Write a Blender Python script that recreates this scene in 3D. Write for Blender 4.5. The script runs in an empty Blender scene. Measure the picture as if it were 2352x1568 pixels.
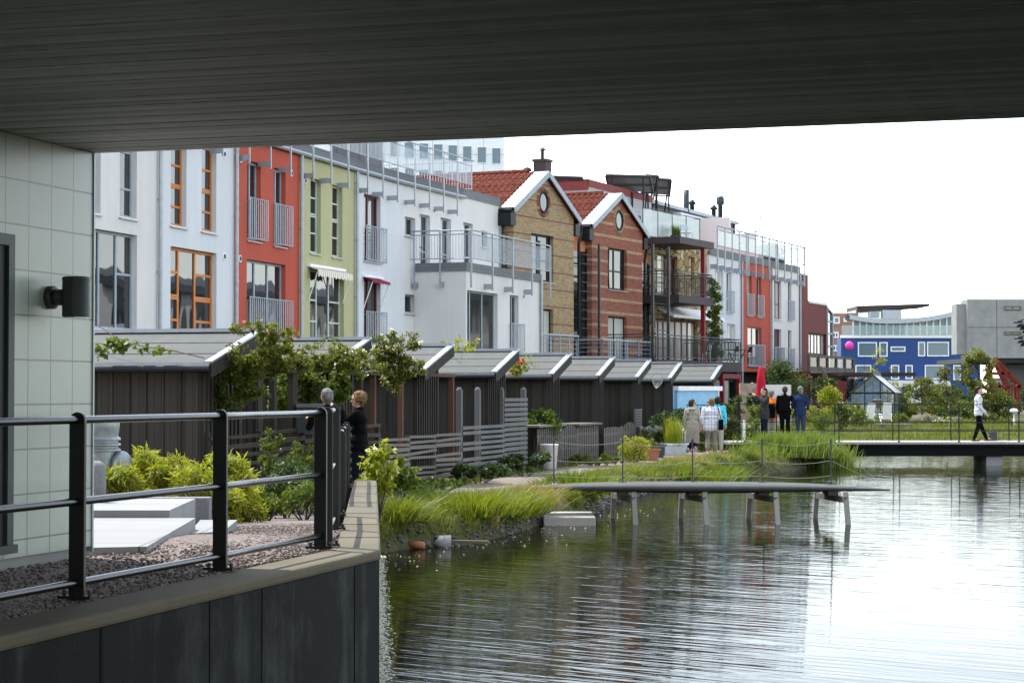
import bpy, math, random
import numpy as np
from mathutils import Vector, Matrix
random.seed(7); RNG = np.random.default_rng(7)
SC = bpy.context.scene; COL = SC.collection
PI = math.pi; R = math.radians
# ---- camera model, in the photograph's 2352 px wide coordinates -------------------------------
FOC, CX, CY, HY, EYE = 4600.0, 1176.0, 784.0, 900.0, 2.33
PITCH = math.atan((HY - CY) / FOC); cP, sP = math.cos(PITCH), math.sin(PITCH)
def ray(u, v):
    cx, cu = (u - CX) / FOC, -(v - CY) / FOC
    return Vector((cx, cP - sP * cu, sP + cP * cu))
def P(u, v, Y):                     # point at depth Y
    r = ray(u, v); return Vector((0, 0, EYE)) + r * (Y / r.y)
def G(u, v, z):                     # point at height z
    r = ray(u, v); return Vector((0, 0, EYE)) + r * ((z - EYE) / r.z)
def chain(p, m, u):                 # walk from plan point p with slope dX/dY = m to pixel column u
    k = (u - CX) / FOC; Y = (p[0] - m * p[1]) / (k - m); return (k * Y, Y)
class Frame:                        # a vertical plane standing on a plan line
    def __init__(s, p, m, q=None):
        if q: m = (q[0] - p[0]) / (q[1] - p[1])
        s.p = p; s.m = m; L = math.hypot(m, 1); s.d = Vector((m / L, 1 / L, 0)) if not q else Vector((q[0] - p[0], q[1] - p[1], 0)).normalized(); s.rz = math.atan2(s.d.y, s.d.x)
        s.n = Vector((s.d.y, -s.d.x, 0))
    def at(s, u, v, off=0.0):       # (distance along, height) of pixel on plane (shifted off outward)
        o = Vector((s.p[0], s.p[1], 0)) + s.n * off; r = ray(u, v); c = Vector((0, 0, EYE))
        t = (o - c).dot(s.n) / r.dot(s.n); q = c + r * t
        return (q - o).dot(s.d), q.z
    def w(s, a, z=0.0, off=0.0):
        return Vector((s.p[0], s.p[1], z)) + s.d * a + s.n * off
# ---- objects -----------------------------------------------------------------------------------
def tag(o, label=None, cat=None, group=None, kind=None):
    if label: o['label'] = label
    if cat: o['category'] = cat
    if group: o['group'] = group
    if kind: o['kind'] = kind
    return o
def thing(name, label, cat, loc=(0, 0, 0), rz=0.0, group=None):
    o = bpy.data.objects.new(name, None); COL.objects.link(o); o.empty_display_size = .2
    o.location = loc; o.rotation_euler = (0, 0, rz); return tag(o, label, cat, group)
def link(name, me, m=None, parent=None, smooth=False):
    if m is not None and not me.materials: me.materials.append(m)
    if smooth: me.polygons.foreach_set('use_smooth', np.ones(len(me.polygons), bool))
    o = bpy.data.objects.new(name, me); COL.objects.link(o)
    if parent: o.parent = parent
    return o
def copy_tree(o, parent=None):
    c = o.copy(); COL.objects.link(c)
    if parent: c.parent = parent
    for ch in o.children: copy_tree(ch, c)
    return c
def box_uv(me):
    n = len(me.loops)
    if not n: return
    co = np.empty(len(me.vertices) * 3); me.vertices.foreach_get('co', co); co = co.reshape(-1, 3)
    li = np.empty(n, np.int32); me.loops.foreach_get('vertex_index', li)
    nr = np.empty(len(me.polygons) * 3); me.polygons.foreach_get('normal', nr); nr = np.abs(nr.reshape(-1, 3))
    lt = np.empty(len(me.polygons), np.int32); me.polygons.foreach_get('loop_total', lt)
    ax = np.repeat(nr.argmax(1), lt); p = co[li]
    uv = np.where((ax == 0)[:, None], p[:, [1, 2]], np.where((ax == 1)[:, None], p[:, [0, 2]], p[:, [0, 1]]))
    me.uv_layers.new(name='UVMap').data.foreach_set('uv', uv.astype(np.float32).ravel())
def npmesh(name, V, Fc):            # V (n,3), Fc (m,k) arrays
    me = bpy.data.meshes.new(name); V = np.asarray(V, np.float32); Fc = np.asarray(Fc, np.int32)
    m, k = Fc.shape
    me.vertices.add(len(V)); me.vertices.foreach_set('co', V.ravel())
    me.loops.add(m * k); me.loops.foreach_set('vertex_index', Fc.ravel())
    me.polygons.add(m); me.polygons.foreach_set('loop_start', np.arange(0, m * k, k, dtype=np.int32))
    me.polygons.foreach_set('loop_total', np.full(m, k, np.int32))
    me.update(calc_edges=True); return me
class MB:
    def __init__(s): s.v = []; s.f = []
    def add(s, vs, fs):
        b = len(s.v); s.v += [tuple(x) for x in vs]; s.f += [tuple(b + i for i in f) for f in fs]; return s
    def quad(s, a, b, c, d): return s.add([a, b, c, d], [(0, 1, 2, 3)])
    def box(s, x0, x1, y0, y1, z0, z1):
        if x0 > x1: x0, x1 = x1, x0
        if y0 > y1: y0, y1 = y1, y0
        if z0 > z1: z0, z1 = z1, z0
        return s.add([(x0, y0, z0), (x1, y0, z0), (x1, y1, z0), (x0, y1, z0), (x0, y0, z1), (x1, y0, z1), (x1, y1, z1), (x0, y1, z1)],
                     [(0, 3, 2, 1), (4, 5, 6, 7), (0, 1, 5, 4), (1, 2, 6, 5), (2, 3, 7, 6), (3, 0, 4, 7)])
    def bar(s, p, q, w, h, up=(0, 0, 1)):       # rectangular bar p->q, w sideways, h along up
        p, q = Vector(p), Vector(q); d = (q - p).normalized(); up = Vector(up)
        x = d.cross(up)
        if x.length < 1e-4: x = d.cross(Vector((1, 0, 0)))
        x.normalize(); y = x.cross(d); x *= w / 2; y *= h / 2
        return s.add([p - x - y, p + x - y, p + x + y, p - x + y, q - x - y, q + x - y, q + x + y, q - x + y],
                     [(0, 3, 2, 1), (4, 5, 6, 7), (0, 1, 5, 4), (1, 2, 6, 5), (2, 3, 7, 6), (3, 0, 4, 7)][::1])
    def tube(s, pts, r, n=8, cap=True):
        pts = [Vector(p) for p in pts]; rs = r if isinstance(r, (list, tuple)) else [r] * len(pts); b = len(s.v)
        ref = None
        for i, p in enumerate(pts):
            d = (pts[min(i + 1, len(pts) - 1)] - pts[max(i - 1, 0)]).normalized()
            a = ref if ref is not None else (Vector((0, 0, 1)) if abs(d.z) < .9 else Vector((1, 0, 0)))
            x = d.cross(a)
            if x.length < 1e-5: x = d.cross(Vector((0, 1, 0)))
            x.normalize(); y = x.cross(d); ref = y
            for k in range(n):
                t = 2 * PI * k / n; s.v.append(tuple(p + (x * math.cos(t) + y * math.sin(t)) * rs[i]))
        for i in range(len(pts) - 1):
            for k in range(n):
                k2 = (k + 1) % n; s.f.append((b + i * n + k, b + i * n + k2, b + (i + 1) * n + k2, b + (i + 1) * n + k))
        if cap:
            s.f.append(tuple(b + k for k in range(n))[::-1]); e = b + (len(pts) - 1) * n; s.f.append(tuple(e + k for k in range(n)))
        return s
    def lathe(s, prof, c=(0, 0, 0), n=16):
        b = len(s.v)
        for (r, z) in prof:
            for k in range(n):
                t = 2 * PI * k / n; s.v.append((c[0] + r * math.cos(t), c[1] + r * math.sin(t), c[2] + z))
        for i in range(len(prof) - 1):
            for k in range(n):
                k2 = (k + 1) % n; s.f.append((b + i * n + k, b + i * n + k2, b + (i + 1) * n + k2, b + (i + 1) * n + k))
        s.f.append(tuple(b + k for k in range(n))[::-1]); e = b + (len(prof) - 1) * n; s.f.append(tuple(e + k for k in range(n)))
        return s
    def ball(s, c, r, n=12, sq=(1, 1, 1)):
        m = max(6, n // 2); prof = []
        b = len(s.v); rows = []
        s.v.append((c[0], c[1], c[2] - r * sq[2])); 
        for i in range(1, m):
            a = -PI / 2 + PI * i / m
            for k in range(n):
                t = 2 * PI * k / n
                s.v.append((c[0] + r * sq[0] * math.cos(a) * math.cos(t), c[1] + r * sq[1] * math.cos(a) * math.sin(t), c[2] + r * sq[2] * math.sin(a)))
        s.v.append((c[0], c[1], c[2] + r * sq[2])); e = len(s.v) - 1
        for k in range(n):
            k2 = (k + 1) % n
            s.f.append((b, b + 1 + k2, b + 1 + k))
            for i in range(m - 2): s.f.append((b + 1 + i * n + k, b + 1 + i * n + k2, b + 1 + (i + 1) * n + k2, b + 1 + (i + 1) * n + k))
            s.f.append((b + 1 + (m - 2) * n + k, b + 1 + (m - 2) * n + k2, e))
        return s
    def prism(s, poly, axis, a, b):             # 2D polygon extruded along axis from a to b
        def mk(p, t):
            return (t, p[0], p[1]) if axis == 'x' else (p[0], t, p[1]) if axis == 'y' else (p[0], p[1], t)
        n = len(poly); vs = [mk(p, a) for p in poly] + [mk(p, b) for p in poly]
        fs = [tuple(range(n))[::-1], tuple(range(n, 2 * n))] + [(i, (i + 1) % n, n + (i + 1) % n, n + i) for i in range(n)]
        return s.add(vs, fs)
    def build(s, name, m, parent=None, smooth=False, bevel=0, world=False):
        me = bpy.data.meshes.new(name); me.from_pydata(s.v, [], s.f); me.update()
        import bmesh
        bm = bmesh.new(); bm.from_mesh(me); bmesh.ops.recalc_face_normals(bm, faces=bm.faces)
        bm.to_mesh(me); bm.free(); box_uv(me)
        o = link(name, me, m, parent, smooth)
        if bevel:
            b = o.modifiers.new('b', 'BEVEL'); b.width = bevel; b.segments = 2; b.limit_method = 'ANGLE'
        return o
# ---- materials ---------------------------------------------------------------------------------
class NT:
    def __init__(s, name):
        s.m = bpy.data.materials.new(name); s.m.use_nodes = True; s.t = s.m.node_tree; s.t.nodes.clear()
        s.out = s.n('ShaderNodeOutputMaterial')
    def n(s, typ, **kw):
        nd = s.t.nodes.new(typ)
        for k, v in kw.items():
            if k.startswith('i_'):
                nd.inputs[k[2:].replace('_', ' ')].default_value = v
            else: setattr(nd, k, v)
        return nd
    def l(s, a, b): s.t.links.new(a, b)
    def uv(s, sc=(1, 1, 1), rot=0.0, obj=False):
        tc = s.n('ShaderNodeTexCoord'); mp = s.n('ShaderNodeMapping'); mp.inputs['Scale'].default_value = sc; mp.inputs['Rotation'].default_value = (0, 0, rot)
        s.l(tc.outputs['Object' if obj else 'UV'], mp.inputs[0]); return mp.outputs[0]
    def noise(s, vec, scale, detail=4, rough=.55):
        a = s.n('ShaderNodeTexNoise'); a.inputs['Scale'].default_value = scale; a.inputs['Detail'].default_value = detail; a.inputs['Roughness'].default_value = rough
        s.l(vec, a.inputs['Vector']); return a.outputs['Fac']
    def ramp(s, fac, stops):
        r = s.n('ShaderNodeValToRGB'); e = r.color_ramp.elements
        while len(e) < len(stops): e.new(.5)
        for i, (p, c) in enumerate(stops): e[i].position = p; e[i].color = (*c, 1) if len(c) == 3 else c
        s.l(fac, r.inputs[0]); return r.outputs[0]
    def mix(s, fac, a, b, mode='MIX'):
        x = s.n('ShaderNodeMix', data_type='RGBA', blend_type=mode)
        for sock, val in ((x.inputs[0], fac), (x.inputs[6], a), (x.inputs[7], b)):
            if hasattr(val, 'is_linked'): s.l(val, sock)
            elif isinstance(val, tuple): sock.default_value = (*val, 1) if len(val) == 3 else val
            else: sock.default_value = val
        return x.outputs[2]
    def math(s, op, a, b=0.0):
        x = s.n('ShaderNodeMath', operation=op)
        for sock, val in ((x.inputs[0], a), (x.inputs[1], b)):
            if hasattr(val, 'is_linked'): s.l(val, sock)
            else: sock.default_value = val
        return x.outputs[0]
    def bump(s, h, st=.3, dist=.02):
        b = s.n('ShaderNodeBump'); b.inputs['Strength'].default_value = st; b.inputs['Distance'].default_value = dist; s.l(h, b.inputs['Height']); return b.outputs[0]
    def pbr(s, col, rough=.8, metal=0.0, normal=None, spec=.4):
        p = s.n('ShaderNodeBsdfPrincipled'); p.inputs['Roughness'].default_value = rough if not hasattr(rough, 'is_linked') else .5
        if hasattr(rough, 'is_linked'): s.l(rough, p.inputs['Roughness'])
        p.inputs['Metallic'].default_value = metal; p.inputs['Specular IOR Level'].default_value = spec
        if hasattr(col, 'is_linked'): s.l(col, p.inputs['Base Color'])
        else: p.inputs['Base Color'].default_value = (*col, 1)
        if normal is not None: s.l(normal, p.inputs['Normal'])
        s.l(p.outputs[0], s.out.inputs[0]); s.p = p; return s.m
def sc(c, k): return tuple(min(1, x * k) for x in c)
def plain(name, c, rough=.6, metal=0., var=.12, scale=6., bump=.1, spec=.22):
    t = NT(name); v = t.uv(obj=True); f = t.noise(v, scale, 5)
    col = t.ramp(f, [(.3, sc(c, 1 - var)), (.7, sc(c, 1 + var))]); f2 = t.noise(v, scale * 9, 3)
    return t.pbr(col, rough, metal, t.bump(f2, bump, .01), spec)
def plaster(name, c):
    t = NT(name); v = t.uv(obj=True); f = t.noise(v, .5, 6, .6); g = t.noise(v, 60, 2)
    st = t.noise(t.uv((2.2, 2.2, .22), obj=True), 1.3, 4)
    col = t.mix(t.math('MULTIPLY', st, .38), t.ramp(f, [(.3, sc(c, .93)), (.7, sc(c, 1.03))]), sc(c, .62))
    return t.pbr(col, .9, 0, t.bump(g, .35, .012), .2)
def brick(name, base, band, mort, period, frac, phase=0.0, soldier=None):
    t = NT(name); v = t.uv()
    b = t.n('ShaderNodeTexBrick', offset=.5); b.inputs['Scale'].default_value = 1; b.inputs['Brick Width'].default_value = .25; b.inputs['Row Height'].default_value = .075
    b.inputs['Mortar Size'].default_value = .007; b.inputs['Mortar Smooth'].default_value = .2; b.inputs['Bias'].default_value = 0
    for k, c in (('Color1', (0, 0, 0)), ('Color2', (1, 1, 1)), ('Mortar', (.5, .5, .5))): b.inputs[k].default_value = (*c, 1)
    t.l(v, b.inputs['Vector'])
    sep = t.n('ShaderNodeSeparateXYZ'); t.l(v, sep.inputs[0])
    fr = t.math('FRACT', t.math('DIVIDE', t.math('ADD', sep.outputs[1], phase), period)); isb = t.math('LESS_THAN', fr, frac)
    c1 = t.mix(b.outputs['Color'], sc(base, .74), sc(base, 1.2)); c2 = t.mix(b.outputs['Color'], sc(band, .78), sc(band, 1.15))
    col = t.mix(b.outputs['Fac'], t.mix(isb, c1, c2), mort)
    big = t.noise(t.uv(obj=True), .7, 5); col = t.mix(t.math('MULTIPLY', big, .25), col, sc(base, .5))
    return t.pbr(col, .9, 0, t.bump(t.math('MULTIPLY', b.outputs['Fac'], -1), .5, .01), .2)
def planks(name, c, width=.14, rough=.8, vertical=True, var=.3, gap=.035):
    t = NT(name); v = t.uv(); sep = t.n('ShaderNodeSeparateXYZ'); t.l(v, sep.inputs[0])
    k = t.math('DIVIDE', sep.outputs[0 if vertical else 1], width); fl = t.math('FLOOR', k); fr = t.math('FRACT', k)
    wn = t.n('ShaderNodeTexWhiteNoise', noise_dimensions='1D'); t.l(fl, wn.inputs['W'])
    g = t.noise(t.uv((30, 1.6, 1) if vertical else (1.6, 30, 1)), 1.5, 5, .6); b = t.noise(t.uv(obj=True), 1.1, 4)
    col = t.ramp(t.math('ADD', t.math('MULTIPLY', wn.outputs[0], .45), t.math('MULTIPLY', g, .6)), [(.15, sc(c, 1 - var)), (.9, sc(c, 1 + var))])
    oi = t.n('ShaderNodeObjectInfo'); col = t.mix(t.math('MULTIPLY', oi.outputs['Random'], .55), col, tuple(x * .55 + .004 for x in c)); col = t.mix(t.math('MULTIPLY', b, .35), col, sc(c, .55)); ing = t.math('LESS_THAN', fr, gap)
    col = t.mix(ing, col, sc(c, .15))
    return t.pbr(col, rough, 0, t.bump(t.math('SUBTRACT', t.math('MULTIPLY', g, .3), ing), .4, .012), .3)
def tiles(name, c, size, gap=.012, rough=.32):
    t = NT(name); v = t.uv(); b = t.n('ShaderNodeTexBrick', offset=0.0)
    b.inputs['Scale'].default_value = 1; b.inputs['Brick Width'].default_value = size; b.inputs['Row Height'].default_value = size; b.inputs['Mortar Size'].default_value = gap / 2
    for k, cc in (('Color1', (.35, .35, .35)), ('Color2', (.65, .65, .65)), ('Mortar', (0, 0, 0))): b.inputs[k].default_value = (*cc, 1)
    t.l(v, b.inputs['Vector']); n = t.noise(t.uv(obj=True), 1.6, 6, .65); sp = t.noise(t.uv(obj=True), 28, 3, .7)
    col = t.mix(b.outputs['Color'], sc(c, .88), sc(c, 1.1)); col = t.mix(t.math('MULTIPLY', n, .6), col, sc(c, .55))
    col = t.mix(t.math('GREATER_THAN', sp, .71), col, sc(c, .45)); col = t.mix(b.outputs['Fac'], col, sc(c, .33))
    return t.pbr(col, rough, 0, t.bump(t.math('MULTIPLY', b.outputs['Fac'], -1), .6, .01), .5)
def stone(name, cols, scale=2.4, edge=.07, mortar=(.36, .32, .25)):
    t = NT(name); v = t.uv(obj=False); nz = t.n('ShaderNodeTexNoise'); nz.inputs['Scale'].default_value = 2.; t.l(v, nz.inputs['Vector'])
    wv = t.mix(.12, v, nz.outputs['Color'])
    a = t.n('ShaderNodeTexVoronoi', feature='F1'); a.inputs['Scale'].default_value = scale; t.l(wv, a.inputs['Vector'])
    e = t.n('ShaderNodeTexVoronoi', feature='DISTANCE_TO_EDGE'); e.inputs['Scale'].default_value = scale; t.l(wv, e.inputs['Vector'])
    s = t.n('ShaderNodeSeparateColor'); t.l(a.outputs['Color'], s.inputs[0])
    col = t.ramp(s.outputs[0], [(i / (len(cols) - 1), c) for i, c in enumerate(cols)])
    g = t.noise(v, 14, 4); col = t.mix(t.math('MULTIPLY', g, .5), col, sc(cols[0], .6)); m = t.math('LESS_THAN', e.outputs['Distance'], edge)
    return t.pbr(t.mix(m, col, mortar), .9, 0, t.bump(t.math('MINIMUM', e.outputs['Distance'], .12), .8, .1), .2)
def leafmat(name, c, c2, trans=.45, scale=1.2):
    t = NT(name); v = t.uv(obj=True); f = t.noise(v, scale, 3); g = t.noise(v, scale * 14, 2)
    col = t.ramp(t.math('ADD', t.math('MULTIPLY', f, .55), t.math('MULTIPLY', g, .45)), [(.36, c), (.62, c2)])
    p = t.n('ShaderNodeBsdfPrincipled'); p.inputs['Roughness'].default_value = .5; p.inputs['Specular IOR Level'].default_value = .35; t.l(col, p.inputs['Base Color'])
    tr = t.n('ShaderNodeBsdfTranslucent'); t.l(t.mix(1.0, col, (1.25, 1.2, .55), 'MULTIPLY'), tr.inputs[0])
    mx = t.n('ShaderNodeMixShader'); mx.inputs[0].default_value = trans; t.l(p.outputs[0], mx.inputs[1]); t.l(tr.outputs[0], mx.inputs[2]); t.l(mx.outputs[0], t.out.inputs[0]); return t.m
def glass(name, c=(.012, .015, .017), rough=.02, wob=.045, see=0.0, spec=.9):
    t = NT(name); v = t.uv((1, 1, .6), obj=True); f = t.noise(v, .62, 1)
    m = t.pbr(c, rough, 0, t.bump(f, .5, wob), spec); t.p.inputs['IOR'].default_value = 1.5
    if see:
        tr = t.n('ShaderNodeBsdfTransparent'); tr.inputs[0].default_value = (.93, .97, .96, 1); mx = t.n('ShaderNodeMixShader'); mx.inputs[0].default_value = see
        t.l(t.p.outputs[0], mx.inputs[1]); t.l(tr.outputs[0], mx.inputs[2]); t.l(mx.outputs[0], t.out.inputs[0])
    return m
def gravel(name, cols, scale=38):
    t = NT(name); v = t.uv(obj=True); a = t.n('ShaderNodeTexVoronoi', feature='F1'); a.inputs['Scale'].default_value = scale; t.l(v, a.inputs['Vector'])
    s = t.n('ShaderNodeSeparateColor'); t.l(a.outputs['Color'], s.inputs[0])
    col = t.ramp(s.outputs[0], [(i / (len(cols) - 1), c) for i, c in enumerate(cols)]); n = t.noise(v, .8, 5, .6)
    col = t.mix(t.math('MULTIPLY', n, .6), col, sc(cols[0], .7))
    return t.pbr(col, .95, 0, t.bump(t.math('MULTIPLY', a.outputs['Distance'], -1), .9, .03), .2)
def roofpan(name, c):
    t = NT(name); v = t.uv(); a = t.n('ShaderNodeTexBrick', offset=.5); a.inputs['Scale'].default_value = 1; a.inputs['Brick Width'].default_value = .3; a.inputs['Row Height'].default_value = .34; a.inputs['Mortar Size'].default_value = .03
    for k, cc in (('Color1', sc(c, .72)), ('Color2', sc(c, 1.2)), ('Mortar', sc(c, .3))): a.inputs[k].default_value = (*cc, 1)
    t.l(v, a.inputs['Vector']); n = t.noise(t.uv(obj=True), 1.5, 5); return t.pbr(t.mix(t.math('MULTIPLY', n, .5), a.outputs['Color'], sc(c, .5)), .95, 0, None, .08)
def felt(name, c):
    t = NT(name); v = t.uv(obj=True); n = t.noise(v, 3, 6, .7); g = t.noise(v, 90, 2); w = t.noise(t.uv((.8, 5, 1), obj=True), 1.5, 4)
    col = t.ramp(t.math('ADD', t.math('MULTIPLY', n, .5), t.math('MULTIPLY', g, .5)), [(.3, sc(c, .7)), (.7, sc(c, 1.25))]); col = t.mix(t.math('MULTIPLY', w, .45), col, sc(c, .55)); oi = t.n('ShaderNodeObjectInfo'); col = t.mix(t.math('MULTIPLY', oi.outputs['Random'], .35), col, (c[0] * .72, c[1] * .78, c[2] * .62))
    return t.pbr(col, .9, 0, t.bump(g, .5, .01), .25)
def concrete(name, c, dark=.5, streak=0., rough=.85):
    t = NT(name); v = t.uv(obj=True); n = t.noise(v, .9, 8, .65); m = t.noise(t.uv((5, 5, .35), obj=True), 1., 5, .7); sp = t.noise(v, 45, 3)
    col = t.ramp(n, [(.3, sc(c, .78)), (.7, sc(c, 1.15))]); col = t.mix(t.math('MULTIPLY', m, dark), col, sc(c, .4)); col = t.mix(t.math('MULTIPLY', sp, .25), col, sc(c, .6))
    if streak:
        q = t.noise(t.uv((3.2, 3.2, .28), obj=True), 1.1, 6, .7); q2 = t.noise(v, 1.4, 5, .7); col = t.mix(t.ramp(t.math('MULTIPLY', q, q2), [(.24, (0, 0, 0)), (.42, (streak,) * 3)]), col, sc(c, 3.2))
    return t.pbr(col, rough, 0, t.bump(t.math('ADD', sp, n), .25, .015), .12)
def plaid(name):
    t = NT(name); v = t.uv((1, 1, 1)); sep = t.n('ShaderNodeSeparateXYZ'); t.l(v, sep.inputs[0]); col = (.78, .78, .82)
    for ax, per, wd, c in ((0, .1, .2, (.12, .12, .3)), (1, .1, .2, (.12, .12, .3)), (0, .05, .12, (.45, .4, .42)), (1, .05, .12, (.5, .35, .35))):
        m = t.math('LESS_THAN', t.math('FRACT', t.math('DIVIDE', sep.outputs[ax], per)), wd); col = t.mix(t.math('MULTIPLY', m, .6), col, c)
    return t.pbr(col, .9)
def stripes(name, a, b, per, ax=0):
    t = NT(name); v = t.uv(); sep = t.n('ShaderNodeSeparateXYZ'); t.l(v, sep.inputs[0])
    m = t.math('LESS_THAN', t.math('FRACT', t.math('DIVIDE', sep.outputs[ax], per)), .5); return t.pbr(t.mix(m, a, b), .85)
def water(name):
    t = NT(name)
    def rs(rot, s):
        m2 = t.n('ShaderNodeMapping'); m2.inputs['Scale'].default_value = s; t.l(t.uv((1, 1, 1), rot, obj=True), m2.inputs[0]); return m2.outputs[0]
    f = t.noise(rs(R(36), (.38, 3.4, 1)), 1.9, 2, .5); g = t.noise(rs(R(30), (.2, 1.2, 1)), 1.0, 2)
    h = t.math('ADD', t.math('MULTIPLY', f, .7), t.math('MULTIPLY', g, .8))
    b = t.n('ShaderNodeBump'); b.inputs['Distance'].default_value = .085; t.l(h, b.inputs['Height'])
    tc = t.n('ShaderNodeTexCoord'); sp = t.n('ShaderNodeSeparateXYZ'); t.l(tc.outputs['Object'], sp.inputs[0])
    k = t.math('SUBTRACT', sp.outputs[0], t.math('MULTIPLY', sp.outputs[1], .28)); c = t.noise(t.uv((1, .3, 1), obj=True), .35, 3)
    k = t.math('ADD', k, t.math('MULTIPLY', c, 4.0)); mr = t.n('ShaderNodeMapRange'); mr.interpolation_type = 'SMOOTHSTEP'
    for i_, v_ in ((1, -2.6), (2, 1.2), (3, .15), (4, .085)): mr.inputs[i_].default_value = v_
    t.l(k, mr.inputs[0]); t.l(mr.outputs[0], b.inputs['Strength'])
    m = t.pbr((.005, .007, .003), .015, 0, b.outputs[0], .5); t.p.inputs['IOR'].default_value = 1.095; return m
def cloth(name, c, rough=.9, **k):
    t = NT(name); v = t.uv(obj=True); f = t.noise(v, 2.2, 4); g = t.noise(t.uv((1, 1, .45), obj=True), 9, 3, .6); col = t.ramp(f, [(.3, sc(c, .8)), (.7, sc(c, 1.15))])
    return t.pbr(col, rough, 0, t.bump(g, .9, .05), .06)
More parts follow.
